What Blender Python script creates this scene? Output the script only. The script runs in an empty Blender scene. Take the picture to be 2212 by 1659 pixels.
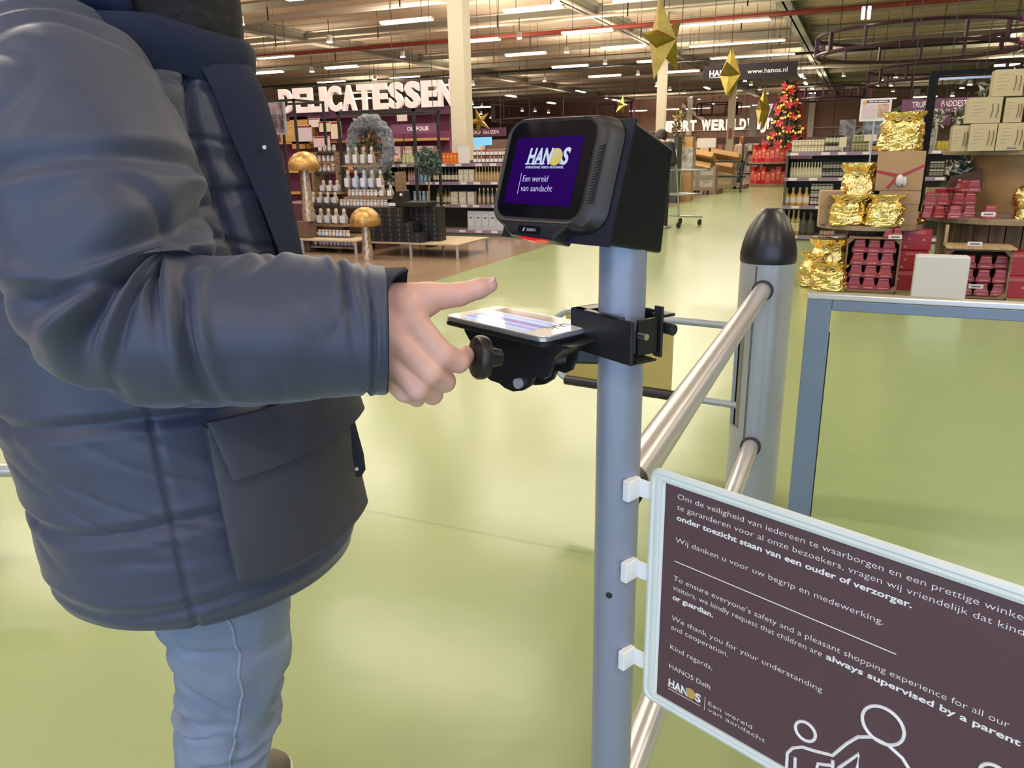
import bpy, math, random
from math import sin, cos, pi, radians, sqrt, atan2
from mathutils import Vector, Matrix, noise
from mathutils.bvhtree import BVHTree
import numpy as np
S = bpy.context.scene
COL = S.collection
random.seed(7)

# ---------------------------------------------------------------- camera
FPX = 1661.0
TH, AZ, RO = radians(16.7), radians(23.8), radians(1.0)
CAM = Vector((0, 0, 1.28))
FW = Vector((-sin(AZ) * cos(TH), cos(AZ) * cos(TH), -sin(TH)))
_r0 = Vector((cos(AZ), sin(AZ), 0)); _u0 = _r0.cross(FW)
RT = _r0 * cos(RO) - _u0 * sin(RO); UP = _u0 * cos(RO) + _r0 * sin(RO)
cd = bpy.data.cameras.new('camera'); cam = bpy.data.objects.new('camera', cd); COL.objects.link(cam)
cam.matrix_world = Matrix((( RT.x, UP.x, -FW.x, CAM.x), (RT.y, UP.y, -FW.y, CAM.y), (RT.z, UP.z, -FW.z, CAM.z), (0, 0, 0, 1)))
cd.sensor_fit = 'HORIZONTAL'; cd.sensor_width = 36.0; cd.lens = 36.0 * FPX / 2212.0
cd.clip_start = 0.02; cd.clip_end = 300
S.camera = cam

# ---------------------------------------------------------------- world, colour management
S.view_settings.view_transform = 'Standard'; S.view_settings.look = 'None'
S.view_settings.gamma = 1.0; S.view_settings.use_curve_mapping = False
S.view_settings.exposure = 0.0
S.cycles.max_bounces = 6; S.cycles.diffuse_bounces = 3; S.cycles.glossy_bounces = 3
S.cycles.transmission_bounces = 6; S.cycles.transparent_max_bounces = 8
S.cycles.caustics_reflective = False; S.cycles.caustics_refractive = False
S.cycles.sample_clamp_indirect = 4.0; S.cycles.blur_glossy = 0.5
S.cycles.use_denoising = True
W = bpy.data.worlds.new('world'); S.world = W; W.use_nodes = True
W.node_tree.nodes['Background'].inputs[0].default_value = (0.62, 0.78, 1.0, 1)
W.node_tree.nodes['Background'].inputs[1].default_value = 1.1

def area_light(name, loc, rot, sx, sy, power, color):
    l = bpy.data.lights.new(name, 'AREA'); l.shape = 'RECTANGLE'; l.size = sx; l.size_y = sy
    l.energy = power; l.color = color
    o = bpy.data.objects.new(name, l); COL.objects.link(o); o.location = loc; o.rotation_euler = rot
    return o
# daylight through the entrance front behind the camera
area_light('entrance_daylight', (2.5, -5.3, 1.9), (radians(90), 0, 0), 14, 3.4, 430, (0.46, 0.62, 1.0))

# ---------------------------------------------------------------- helpers
def ray(x, y): return FW + RT * ((x - 1106) / FPX) - UP * ((y - 829.5) / FPX)
def aty(x, y, Y): d = ray(x, y); return CAM + d * (Y / d.y)
def atz(x, y, z=0.0): d = ray(x, y); return CAM + d * ((z - CAM.z) / d.z)
def atk(x, y, k): return CAM + ray(x, y) * k

MATS = {}
def mat(name, color=(.5, .5, .5), rough=.5, metal=0., emis=None, es=1., noise_s=0, noise_a=0., bump_s=0, bump_a=0.,
        coat=0., spec=.5, sheen=0., aniso=None, alpha=1., stretch=None, color2=None, bump_d=0.01):
    if name in MATS: return MATS[name]
    m = bpy.data.materials.new(name); m.use_nodes = True; nt = m.node_tree; N = nt.nodes; L = nt.links
    p = N['Principled BSDF']
    c = (*color, 1)
    p.inputs['Base Color'].default_value = c; p.inputs['Roughness'].default_value = rough
    p.inputs['Metallic'].default_value = metal; p.inputs['Specular IOR Level'].default_value = spec
    p.inputs['Coat Weight'].default_value = coat; p.inputs['Coat Roughness'].default_value = .08
    p.inputs['Sheen Weight'].default_value = sheen
    if alpha < 1: p.inputs['Alpha'].default_value = alpha
    if emis: p.inputs['Emission Color'].default_value = (*emis, 1); p.inputs['Emission Strength'].default_value = es
    tc = None
    if noise_s or bump_s:
        tc = N.new('ShaderNodeTexCoord'); mp = N.new('ShaderNodeMapping'); L.new(tc.outputs['Object'], mp.inputs[0])
        if stretch: mp.inputs['Scale'].default_value = stretch
    if noise_s:
        n = N.new('ShaderNodeTexNoise'); n.inputs['Scale'].default_value = noise_s; n.inputs['Detail'].default_value = 4
        L.new(mp.outputs[0], n.inputs['Vector'])
        mx = N.new('ShaderNodeMix'); mx.data_type = 'RGBA'
        c2 = color2 or tuple(max(0, v * (1 - noise_a)) for v in color)
        mr = N.new('ShaderNodeMapRange'); mr.inputs[1].default_value = .35; mr.inputs[2].default_value = .65
        L.new(n.outputs['Fac'], mr.inputs[0]); L.new(mr.outputs[0], mx.inputs['Factor'])
        mx.inputs['A'].default_value = c; mx.inputs['B'].default_value = (*c2, 1)
        L.new(mx.outputs['Result'], p.inputs['Base Color'])
    if bump_s:
        n2 = N.new('ShaderNodeTexNoise'); n2.inputs['Scale'].default_value = bump_s; n2.inputs['Detail'].default_value = 3
        L.new(mp.outputs[0], n2.inputs['Vector'])
        b = N.new('ShaderNodeBump'); b.inputs['Strength'].default_value = bump_a; b.inputs['Distance'].default_value = bump_d
        L.new(n2.outputs['Fac'], b.inputs['Height']); L.new(b.outputs[0], p.inputs['Normal'])
    MATS[name] = m
    return m

class MB:
    """collects shapes, then links them as ONE mesh object"""
    def __init__(s): s.v = []; s.f = []; s.m = []; s.T = None
    def add(s, vs, fs, mi=0):
        o = len(s.v)
        s.v += [tuple(s.T @ Vector(v)) for v in vs] if s.T is not None else [tuple(v) for v in vs]
        s.f += [tuple(i + o for i in f) for f in fs]; s.m += [mi] * len(fs); return s
    def box(s, c, d, mi=0, rz=0, R=None):
        hx, hy, hz = d[0] / 2, d[1] / 2, d[2] / 2
        M = R if R is not None else Matrix.Rotation(rz, 3, 'Z')
        vs = [M @ Vector((x * hx, y * hy, z * hz)) + Vector(c) for x in (-1, 1) for y in (-1, 1) for z in (-1, 1)]
        return s.add(vs, [(0, 1, 3, 2), (4, 6, 7, 5), (0, 4, 5, 1), (2, 3, 7, 6), (0, 2, 6, 4), (1, 5, 7, 3)], mi)
    def b2(s, lo, hi, mi=0):
        return s.box([(a + b) / 2 for a, b in zip(lo, hi)], [b - a for a, b in zip(lo, hi)], mi)
    def loft(s, rings, mi=0, caps=True, closed=True):
        n = len(rings[0]); o = []
        vs = [v for r in rings for v in r]; fs = []
        for i in range(len(rings) - 1):
            for j in range(n if closed else n - 1):
                a = i * n + j; b = i * n + (j + 1) % n
                fs.append((a, b, b + n, a + n))
        if caps and closed: fs.append(tuple(range(n))[::-1]); fs.append(tuple((len(rings) - 1) * n + j for j in range(n)))
        return s.add(vs, fs, mi)
    def cone(s, p0, p1, r0, r1=None, seg=16, mi=0, caps=True):
        r1 = r0 if r1 is None else r1
        p0 = Vector(p0); p1 = Vector(p1); q = (p1 - p0).to_track_quat('Z', 'Y')
        rg = [[p + q @ Vector((cos(t) * r, sin(t) * r, 0)) for t in [2 * pi * k / seg for k in range(seg)]] for p, r in ((p0, r0), (p1, r1))]
        return s.loft(rg, mi, caps)
    def lathe(s, prof, c=(0, 0, 0), seg=16, mi=0, axis=None, mis=None, caps=True):
        q = Vector(axis).to_track_quat('Z', 'Y') if axis else None
        rg = []
        for r, z in prof:
            rg.append([Vector(c) + ((q @ Vector((cos(t) * r, sin(t) * r, z))) if q else Vector((cos(t) * r, sin(t) * r, z))) for t in [2 * pi * k / seg for k in range(seg)]])
        if mis is None: return s.loft(rg, mi, caps)
        for i in range(len(rg) - 1): s.loft([rg[i], rg[i + 1]], mis[i], False)
        if caps:
            s.add(rg[0], [tuple(range(seg))[::-1]], mis[0]); s.add(rg[-1], [tuple(range(seg))], mis[-1])
        return s
    def tube(s, path, r, seg=10, mi=0, caps=True):
        P = [Vector(p) for p in path]; rs = r if hasattr(r, '__len__') else [r] * len(P)
        rg = []; up = None
        for i, p in enumerate(P):
            t = (P[min(i + 1, len(P) - 1)] - P[max(i - 1, 0)]).normalized()
            if up is None: up = t.orthogonal().normalized()
            up = (up - t * up.dot(t)).normalized(); sd = t.cross(up)
            rg.append([p + (up * cos(a) + sd * sin(a)) * rs[i] for a in [2 * pi * k / seg for k in range(seg)]])
        return s.loft(rg, mi, caps)
    def sphere(s, c, r, seg=14, rg=8, mi=0, sc=(1, 1, 1)):
        prof = [(max(1e-4, r * sin(pi * i / rg)), -r * cos(pi * i / rg)) for i in range(rg + 1)]
        R = [[Vector((c[0] + cos(t) * a * sc[0], c[1] + sin(t) * a * sc[1], c[2] + z * sc[2])) for t in [2 * pi * k / seg for k in range(seg)]] for a, z in prof]
        return s.loft(R, mi)
    def prism(s, poly, o, u, v, n, depth, mi=0):
        """polygon (a,b) in plane o+u*a+v*b extruded along n by depth"""
        o, u, v, n = map(Vector, (o, u, v, n)); k = len(poly)
        A = [o + u * a + v * b for a, b in poly]; B = [p + n * depth for p in A]
        fs = [tuple(range(k))[::-1], tuple(range(k, 2 * k))] + [(i, (i + 1) % k, (i + 1) % k + k, i + k) for i in range(k)]
        return s.add(A + B, fs, mi)
    def text(s, body, o, u, v, h, width=None, bold=0., depth=.0006, mi=0, align='LEFT', shear=0.):
        """lettering standing on the plane o,u,v; h = height of a capital"""
        cu = bpy.data.curves.new('t', 'FONT'); cu.body = body; cu.size = 1; cu.offset = bold; cu.extrude = .5; cu.resolution_u = 3; cu.shear = shear
        ob = bpy.data.objects.new('t', cu); me = bpy.data.meshes.new_from_object(ob)
        u = Vector(u); v = Vector(v); o = Vector(o); n = u.cross(v)
        vs = [x.co.copy() for x in me.vertices]; fs = [tuple(p.vertices) for p in me.polygons]
        bpy.data.objects.remove(ob); bpy.data.curves.remove(cu); bpy.data.meshes.remove(me)
        if not vs: return s
        x0 = min(a.x for a in vs); x1 = max(a.x for a in vs); k = h / .73
        kx = (width / (x1 - x0)) if width else k
        off = 0 if align == 'LEFT' else -(x1 - x0) * kx / 2
        return s.add([o + u * ((a.x - x0) * kx + off) + v * (a.y * k) + n * ((a.z + .5) * depth) for a in vs], fs, mi)
    def build(s, name, mats, parent=None, smooth=False, bevel=0., seg=2, sub=0, link=True):
        me = bpy.data.meshes.new(name); me.from_pydata(s.v, [], s.f)
        mats = mats if isinstance(mats, (list, tuple)) else [mats]
        for m in mats: me.materials.append(m)
        me.polygons.foreach_set('material_index', s.m)
        if smooth: me.polygons.foreach_set('use_smooth', [True] * len(me.polygons))
        me.update()
        o = bpy.data.objects.new(name, me); COL.objects.link(o)
        if parent: o.parent = parent
        if bevel:
            b = o.modifiers.new('bevel', 'BEVEL'); b.width = bevel; b.segments = seg; b.limit_method = 'ANGLE'; b.angle_limit = radians(40)
            b.harden_normals = False
        if sub: q = o.modifiers.new('sub', 'SUBSURF'); q.levels = sub; q.render_levels = sub
        if smooth and not sub:
            try: me.set_sharp_from_angle(angle=radians(40))
            except Exception: pass
        return o

def tag(o, label=None, cat=None, group=None, kind=None):
    if label: o['label'] = label
    if cat: o['category'] = cat
    if group: o['group'] = group
    if kind: o['kind'] = kind
    return o
def thing(name, label, cat, loc=(0, 0, 0), rz=0., group=None):
    o = bpy.data.objects.new(name, None); COL.objects.link(o); o.empty_display_size = .1
    o.location = loc; o.rotation_euler = (0, 0, rz)
    return tag(o, label, cat, group)
def struct(o): o['kind'] = 'structure'; return o
KIDS = {}
def kids(o):
    return [c for c in bpy.data.objects if c.parent == o]
def dup(root, loc, rz=None, label=None, group=None, K=None):
    r = root.copy(); COL.objects.link(r); r.location = loc
    if rz is not None: r.rotation_euler = (root.rotation_euler[0], root.rotation_euler[1], rz)
    if label: r['label'] = label
    if group: r['group'] = group
    if root.type == 'EMPTY' or root.get('haskids'):
        if root.name not in KIDS: KIDS[root.name] = [(c, kids(c)) for c in kids(root)]
        for ch, gs in KIDS[root.name]:
            c = ch.copy(); COL.objects.link(c); c.parent = r
            for g in gs:
                d = g.copy(); COL.objects.link(d); d.parent = c
    return r
X3, Y3, Z3 = Vector((1, 0, 0)), Vector((0, 1, 0)), Vector((0, 0, 1))

# common materials
m_white = mat('white_plastic', (.78, .78, .78), .35)
m_offw = mat('offwhite_paint', (.62, .58, .50), .5)
m_black = mat('black_plastic', (.012, .012, .014), .38)
m_blackm = mat('black_metal', (.02, .02, .022), .45)
m_alu = mat('grey_lacquered_metal', (.42, .44, .48), .32, .25, noise_s=6, noise_a=.06)
m_alu2 = mat('satin_metal_rail', (.52, .51, .52), .27, .5)
m_purple = mat('purple_sign', (.105, .035, .085), .45)
m_purple2 = mat('mauve_shelf_edge', (.28, .20, .30), .5)
m_txt = mat('white_lettering', (.85, .83, .82), .5)
m_dark = mat('dark_shelf_metal', (.045, .045, .04), .5)
m_wood = mat('rough_crate_wood', (.30, .19, .10), .7, noise_s=5, noise_a=.45, stretch=(1, 1, 8), bump_s=30, bump_a=.3)
m_woodl = mat('pale_wood', (.50, .36, .20), .6, noise_s=4, noise_a=.3, stretch=(8, 1, 1))
m_kraft = mat('kraft_cardboard', (.42, .27, .15), .75, noise_s=3, noise_a=.08)
m_kraftl = mat('light_kraft_box', (.50, .42, .26), .75, noise_s=3, noise_a=.08)
m_red = mat('red_wrapping', (.34, .035, .04), .35, noise_s=20, noise_a=.35)
m_redc = mat('red_printed_box', (.36, .012, .02), .4)
m_gold = mat('gold_foil', (.93, .70, .26), .22, 1.0, bump_s=14, bump_a=1.0, bump_d=.03)
m_goldst = mat('gold_star_foil', (.46, .34, .08), .30, .92, noise_s=8, noise_a=.3)
m_tag = mat('white_price_card', (.72, .70, .70), .5)
m_lamp = mat('lamp_tube', (1, 1, 1), .5, emis=(1.0, .93, .80), es=9)
m_spotE = mat('spot_lens', (1, 1, 1), .5, emis=(1.0, .92, .78), es=26)
# ================================================================ the hall
def floor_mat():
    m = bpy.data.materials.new('green_resin_floor'); m.use_nodes = True; nt = m.node_tree; N = nt.nodes; L = nt.links
    p = N['Principled BSDF']; tc = N.new('ShaderNodeTexCoord'); sp = N.new('ShaderNodeSeparateXYZ'); L.new(tc.outputs['Object'], sp.inputs[0])
    n = N.new('ShaderNodeTexNoise'); n.inputs['Scale'].default_value = .9; n.inputs['Detail'].default_value = 3; L.new(tc.outputs['Object'], n.inputs['Vector'])
    mr = N.new('ShaderNodeMapRange'); mr.inputs[1].default_value = .3; mr.inputs[2].default_value = .7; L.new(n.outputs[0], mr.inputs[0])
    mx = N.new('ShaderNodeMix'); mx.data_type = 'RGBA'; L.new(mr.outputs[0], mx.inputs['Factor'])
    mx.inputs['A'].default_value = (.265, .335, .158, 1); mx.inputs['B'].default_value = (.288, .34, .168, 1)
    # joints across the hall
    def line(y0, w):
        s = N.new('ShaderNodeMath'); s.operation = 'SUBTRACT'; s.inputs[1].default_value = y0; L.new(sp.outputs['Y'], s.inputs[0])
        a = N.new('ShaderNodeMath'); a.operation = 'ABSOLUTE'; L.new(s.outputs[0], a.inputs[0])
        c = N.new('ShaderNodeMapRange'); c.inputs[1].default_value = w * .4; c.inputs[2].default_value = w; c.inputs[3].default_value = .25; c.inputs[4].default_value = 0
        L.new(a.outputs[0], c.inputs[0]); return c
    c1 = line(2.19, .012); c2 = line(5.83, .012)
    ad = N.new('ShaderNodeMath'); ad.operation = 'ADD'; L.new(c1.outputs[0], ad.inputs[0]); L.new(c2.outputs[0], ad.inputs[1])
    m2 = N.new('ShaderNodeMix'); m2.data_type = 'RGBA'; L.new(ad.outputs[0], m2.inputs['Factor']); L.new(mx.outputs['Result'], m2.inputs['A'])
    m2.inputs['B'].default_value = (.14, .17, .07, 1); L.new(m2.outputs['Result'], p.inputs['Base Color'])
    p.inputs['Roughness'].default_value = .22; p.inputs['Specular IOR Level'].default_value = .24
    n2 = N.new('ShaderNodeTexNoise'); n2.inputs['Scale'].default_value = 7; n2.inputs['Detail'].default_value = 3; L.new(tc.outputs['Object'], n2.inputs['Vector'])
    b = N.new('ShaderNodeBump'); b.inputs['Strength'].default_value = .35; b.inputs['Distance'].default_value = .004
    L.new(n2.outputs[0], b.inputs['Height']); L.new(b.outputs[0], p.inputs['Normal'])
    return m
m_floor = floor_mat()
m_beige = mat('beige_tile_floor', (.30, .205, .14), .2, noise_s=2, noise_a=.12, bump_s=6, bump_a=.3, bump_d=.004)
m_ceil = mat('ceiling_sheet', (.60, .49, .36), .8, noise_s=1.2, noise_a=.1)
m_beam = mat('ceiling_beam_paint', (.34, .33, .27), .6)
m_wallb = mat('brown_cladding', (.42, .26, .21), .7, noise_s=2, noise_a=.1)
XL, XR, YB, YF, ZC = -36., 24., -6., 74., 5.83
b = MB(); b.add([(-4, YB, 0), (XR, YB, 0), (XR, YF, 0), (-4, YF, 0)], [(0, 1, 2, 3)]); b.add([(-4, YB, -.1), (XR, YB, -.1), (XR, YF, -.1), (-4, YF, -.1)], [(3, 2, 1, 0)])
struct(b.build('floor', m_floor))
b = MB(); b.add([(XL, YB, 0), (-4, YB, 0), (-4, YF, 0), (XL, YF, 0)], [(0, 1, 2, 3)])
struct(b.build('floor', m_beige))
# trapezoid roof sheet running along X
b = MB(); ys = []; y = YB
prof = []
while y < YF:
    prof += [(y, ZC), (y + .62, ZC), (y + .68, ZC - .03), (y + .94, ZC - .03), (y + 1.0, ZC)]; y += 1.0
vs = []; fs = []
for i, (yy, z) in enumerate(prof): vs += [(XL, yy, z), (XR, yy, z)]
for i in range(len(prof) - 1): fs.append((2 * i, 2 * i + 2, 2 * i + 3, 2 * i + 1))
b.add(vs, fs); struct(b.build('ceiling', m_ceil))
def wall(name, lo, hi, m=m_wallb): b = MB(); b.b2(lo, hi); return struct(b.build(name, m))
# far wall: cladding panels with seams, white braces
b = MB(); x = XL
while x < XR: b.b2((x + .03, YF - .1, 2.2), (x + 2.37, YF, ZC)); x += 2.4
b.b2((XL, YF - .04, 0), (XR, YF + .1, ZC)); struct(b.build('wall_far', m_wallb))
b = MB(); b.b2((XL, YF - .3, 2.9), (XR, YF - .15, 3.0)); struct(b.build('trim_1', m_offw))
m_steel = mat('pale_steel', (.75, .72, .66), .5)
for x0 in (-14.5, -4.2, 3.6):
    b = MB(); b.box((x0, YF - .5, ZC / 2), (.5, .3, ZC)); struct(b.build('trim_2',  m_steel))
for (xa, za, xb, zb) in ((-15.2, 5.2, -12.4, 3.3), (-.9, 2.3, 4.2, 5.3)):
    b = MB(); b.tube([(xa, YF - .4, za), (xb, YF - .4, zb)], .22, 4); struct(b.build('trim_3',  m_steel))
wall('wall_left', (XL - .2, YB, 0), (XL, YF, ZC), mat('left_wall_paint', (.42, .34, .27), .7)); wall('wall_right', (XR, YB, 0), (XR + .2, YF, ZC), mat('right_wall_paint', (.5, .45, .38), .7))
# entrance front behind the camera
wall('wall_entrance', (XL, YB - .2, 3.7), (XR, YB, ZC)); wall('wall_entrance', (XL, YB - .2, 0), (-9, YB, 3.7)); wall('wall_entrance', (11, YB - .2, 0), (XR, YB, 3.7))
b = MB()
for i in range(11): b.b2((-9 + i * 2 - .04, YB - .12, 0), (-9 + i * 2 + .04, YB, 3.7))
b.b2((-9, YB - .12, 2.3), (11, YB, 2.38)); struct(b.build('window_1', m_blackm))
# ceiling beams along Y, purlins along X, pipes
for x, w, h in ((-8.3, .34, .42), (-2.52, .42, .5), (-19.8, .34, .4), (6, .4, .5), (14, .4, .5)):
    b = MB(); b.b2((x - w / 2, YB, ZC - h), (x + w / 2, YF, ZC - h + .04)); b.b2((x - w / 2, YB, ZC - .1), (x + w / 2, YF, ZC - .02)); b.b2((x - .03, YB, ZC - h), (x + .03, YF, ZC))
    struct(b.build('trim_4', m_beam))
for yy in (16.2, 20.4, 26, 30.3, 34.6, 39, 43.5, 48, 53, 58, 63, 68):
    b = MB(); b.b2((XL, yy - .08, ZC - .26), (XR, yy + .08, ZC - .08)); struct(b.build('trim_5', m_beam))
m_pipe = mat('red_sprinkler_pipe', (.30, .045, .03), .4)
m_duct = mat('pale_conduit', (.52, .47, .40), .4)
def pipe(y, z, r, m, x0=XL, x1=XR, label='', nm='ceiling_pipe'):
    b = MB(); b.cone((x0, y, z), (x1, y, z), r, seg=8); tag(b.build(nm, m, smooth=True), label, 'pipe')
pipe(24.9, 4.93, .07, m_pipe, label='long red sprinkler pipe running across under the ceiling')
pipe(19.1, 5.05, .09, m_duct, label='pale conduit pipe crossing the ceiling nearest the top of the photo')
pipe(23.4, 5.05, .045, m_duct, label='thin pale conduit just in front of the red ceiling pipe')
pipe(36.0, 5.0, .05, m_blackm, label='thin black cable pipe running across far under the ceiling')
pipe(41.5, 4.95, .07, m_duct, label='pale conduit pipe beyond the black cable pipe')
# tall rectangular columns
def column(x, y, w, label):
    b = MB(); b.b2((x - w / 2, y - w / 2, 0), (x + w / 2, y + w / 2, ZC)); o = b.build('column', mat('cream_column', (.56, .50, .38), .55), bevel=.015); struct(o)
column(-6.45, 12.66, .29, ''); column(aty(1430, 200, 28.6).x, 28.6, .30, ''); column(aty(1577, 300, 43).x, 43, .34, '')
# ------------------------------------------------------------- hanging tube lamps
def make_lamp(n=1, louvre=False):
    r = thing('tube_lamp', '', 'lamp'); L_ = 1.5 * n
    b = MB(); b.box((L_ / 2, 0, .045), (L_ + .06, .16 if not louvre else .2, .05)); b.build('housing', m_offw, r)
    b = MB()
    if not louvre: b.box((L_ / 2, 0, .005), (L_, .15, .035))
    else:
        k = 0
        while k * .085 < L_: b.box((.04 + k * .085, 0, .005), (.06, .16, .03)); k += 1
    b.build('tube', m_lamp, r)
    b = MB(); b.cone((.3, 0, .07), (.3, 0, ZC - 4.605), .008, seg=5); b.cone((L_ - .3, 0, .07), (L_ - .3, 0, ZC - 4.605), .008, seg=5); b.build('suspension_wire', m_blackm, r)
    return r
lp = make_lamp(); ll = make_lamp(2, True); used = [0, 0]
rowname = {0: 'nearest row', 1: 'second row', 2: 'third row', 3: 'fourth row', 4: 'fifth row', 5: 'sixth row', 6: 'seventh row', 7: 'eighth row'}
def place_lamp(x, y, kind, label, group, rz=0., light=True):
    src = (lp, ll)[kind]; L_ = 1.5 * (kind + 1)
    if not used[kind]: used[kind] = 1; o = src; o.location = (x, y, 4.6); o.rotation_euler[2] = rz; tag(o, label, group=group)
    else: o = dup(src, (x, y, 4.6), rz, label, group)
    if light:
        area_light('ceiling_fill_light', (x + cos(rz) * L_ / 2, y + sin(rz) * L_ / 2, 4.35), (pi, 0, rz), L_, 1.6, (85 * (.75 if y < 12 else 1.15) * (1.9 if x > 3 and y > 10 else 1) if kind == 0 else 38), (1.0, .86, .68) if kind == 0 else (.96, .93, .72))  # invisible fill light added under each lamp to brighten the ceiling
        area_light('tube_lamp_light', (x + cos(rz) * L_ / 2, y + sin(rz) * L_ / 2, 4.57), (0, 0, rz), L_, .16, 62 * (kind + 1) * (1.05 if y < 5 else .8 if y < 9 else 1.1), (1.0, .89, .74))
rows = [2.5, 6.8, 11.0, 15.2, 19.0, 23.2, 27.1, 31.8, 36.6]
for j, y in enumerate(rows):
    for x in (-23.7, -19.75, -11.95, -8.4):
        if y == 27.1 and x == -23.7: x = -23.4
        if y < 10 and x < -15: continue
        place_lamp(x, y, 0, 'white tube lamp over the left departments, row %s from entrance, %s' % ('one two three four five six seven eight nine'.split()[j], {0: 'leftmost of its row', 1: 'second from the left', 2: 'third from the left', 3: 'nearest the aisle'}[[-24, -20, -12, -8].index(min([-24, -20, -12, -8], key=lambda q: abs(q - x)))]), 'tube lamps in row %d' % (j + 1), light=(x > -15 or j % 2 == 0))
for j, y in enumerate([2.5, 6.8, 11, 15.2, 19.0, 23.5, 28.1, 32.2]):
    place_lamp(-5.65, y, 1, 'long louvred lamp over the aisle, row %s from the entrance' % ('one two three four five six seven eight'.split()[j]), 'louvred lamps over the aisle')
for j, (x, y) in enumerate([(1.6, 2.6), (1.2, 6.4), (1.4, 10.2), (4.4, 4.4), (4.6, -1.5), (.5, -2.5), (-4, -2.5), (5.5, 9), (8, 13), (6, 19), (6, 25), (11, 33), (5, 42)]):  # lamps added to brighten the right side and the area behind the camera
    place_lamp(x, y, 0, 'white tube lamp added to light the right hand side', 'added tube lamps for the right hand side')
for j, (x, y) in enumerate([(-18.8, 69), (-13.4, 68.7), (-5.3, 66), (-2.8, 65.4), (-16, 68.8), (-8.3, 67), (-10.2, 69), (.4, 65), (3, 65)]):
    place_lamp(x, y, 0, 'tube lamp in the last row before the brown far wall', 'tube lamps along the far wall', light=(j % 2 == 0))
for j, (x, y) in enumerate([(-30, 23), (-30, 32), (-29, 42), (-27, 55)]):  # lamps added to brighten the dark far left of the hall
    place_lamp(x, y, 0, 'tube lamp added to light the far left, mostly hidden behind the parka', 'added far left tube lamps')
for j, (x, y) in enumerate([(-19.9, 45), (-15.1, 44), (-20.3, 53), (-15.6, 53), (-3, 41), (-8.3, 46), (-7.4, 50), (-3.1, 46), (-3, 50), (-3, 54)]):
    place_lamp(x, y, 0, 'tube lamp turned lengthwise to the aisle in the middle of the hall', 'lengthwise tube lamps', rz=radians(91), light=(j % 2 == 0))
# cross hanging dark lamp pair
# ------------------------------------------------------------- track spots
def make_spot():
    r = thing('ceiling_spot', '', 'spotlight')
    b = MB(); b.lathe([(.07, .02), (.075, .16), (.035, .19)], seg=10); b.build('spot_head', m_offw, r, smooth=True)
    b = MB(); b.lathe([(.075, .0), (.075, .022)], seg=10); b.build('lens', m_spotE, r)
    b = MB(); b.cone((0, 0, .17), (0, 0, .55), .012, seg=5); b.build('stem', m_blackm, r)
    return r
sp0 = make_spot(); first = True
spots = [(520, 54, 16), (712, 92, 20), (870, 124, 24), (674, 156, 27), (809, 173, 30), (1122, 84, 22), (1201, 10, 15), (1224, 114, 26), (1307, 139, 30), (1378, 162, 33), (1176, 176, 34), (1021, 184, 30),
         (1020, 226, 40), (1041, 230, 44), (1039, 247, 48), (1310, 213, 40), (1156, 241, 46), (1185, 244, 48), (1128, 240, 44), (1419, 187, 32), (1447, 195, 38), (1478, 202, 42), (1493, 210, 46), (1510, 215, 50), (1541, 225, 55), (1484, 236, 55), (1590, 211, 44),
         (1609, 176, 34), (1622, 184, 38), (1641, 194, 42), (1657, 203, 46), (1738, 170, 40), (1751, 202, 40), (1763, 222, 44), (1822, 165, 36), (1838, 196, 40), (1904, 174, 34), (1935, 168, 32), (1895, 187, 36), (1929, 198, 38), (1925, 186, 34), (2012, 186, 30), (2078, 191, 28), (2095, 184, 26), (2057, 208, 32), (1865, 186, 44), (1598, 276, 60), (1060, 255, 52), (942, 197, 26), (745, 235, 28), (883, 271, 30), (930, 238, 30), (962, 255, 34)]
for i, (x, y, k) in enumerate(spots):
    p = atk(x, y, k); w = 'left' if x < 1000 else ('middle' if x < 1600 else 'right')
    lab = 'small round white ceiling spot lit over the %s of the hall' % {'left': 'left departments', 'middle': 'aisle', 'right': 'right hand departments'}[w]
    if first: o = sp0; o.location = p; tag(o, lab, group='ceiling spots ' + w); first = False
    else: o = dup(sp0, p, 0., lab, 'ceiling spots ' + w)
    if p.z > 4.9: pass
# small dark hangers under the ceiling
hg = MB(); hg.cone((0, 0, 0), (0, 0, .32), .02, seg=5); hg.cone((0, 0, .3), (0, 0, 1.3), .006, seg=4)
hg0 = hg.build('cable_hanger', m_blackm); k = 0
for j, y in enumerate((17.2, 21.2, 25.3, 29.4, 33.6)):
    for x in (-22, -18, -14.2, -10.3, -6.6, -3.6):
        lab = 'thin dark cable hanger below the ceiling'
        if k == 0: hg0.location = (x, y, 4.62); tag(hg0, lab, 'hanger', 'cable hangers')
        else: dup(hg0, (x + (j % 2) * .7, y, 4.62), 0., lab, 'cable hangers')
        k += 1
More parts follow.
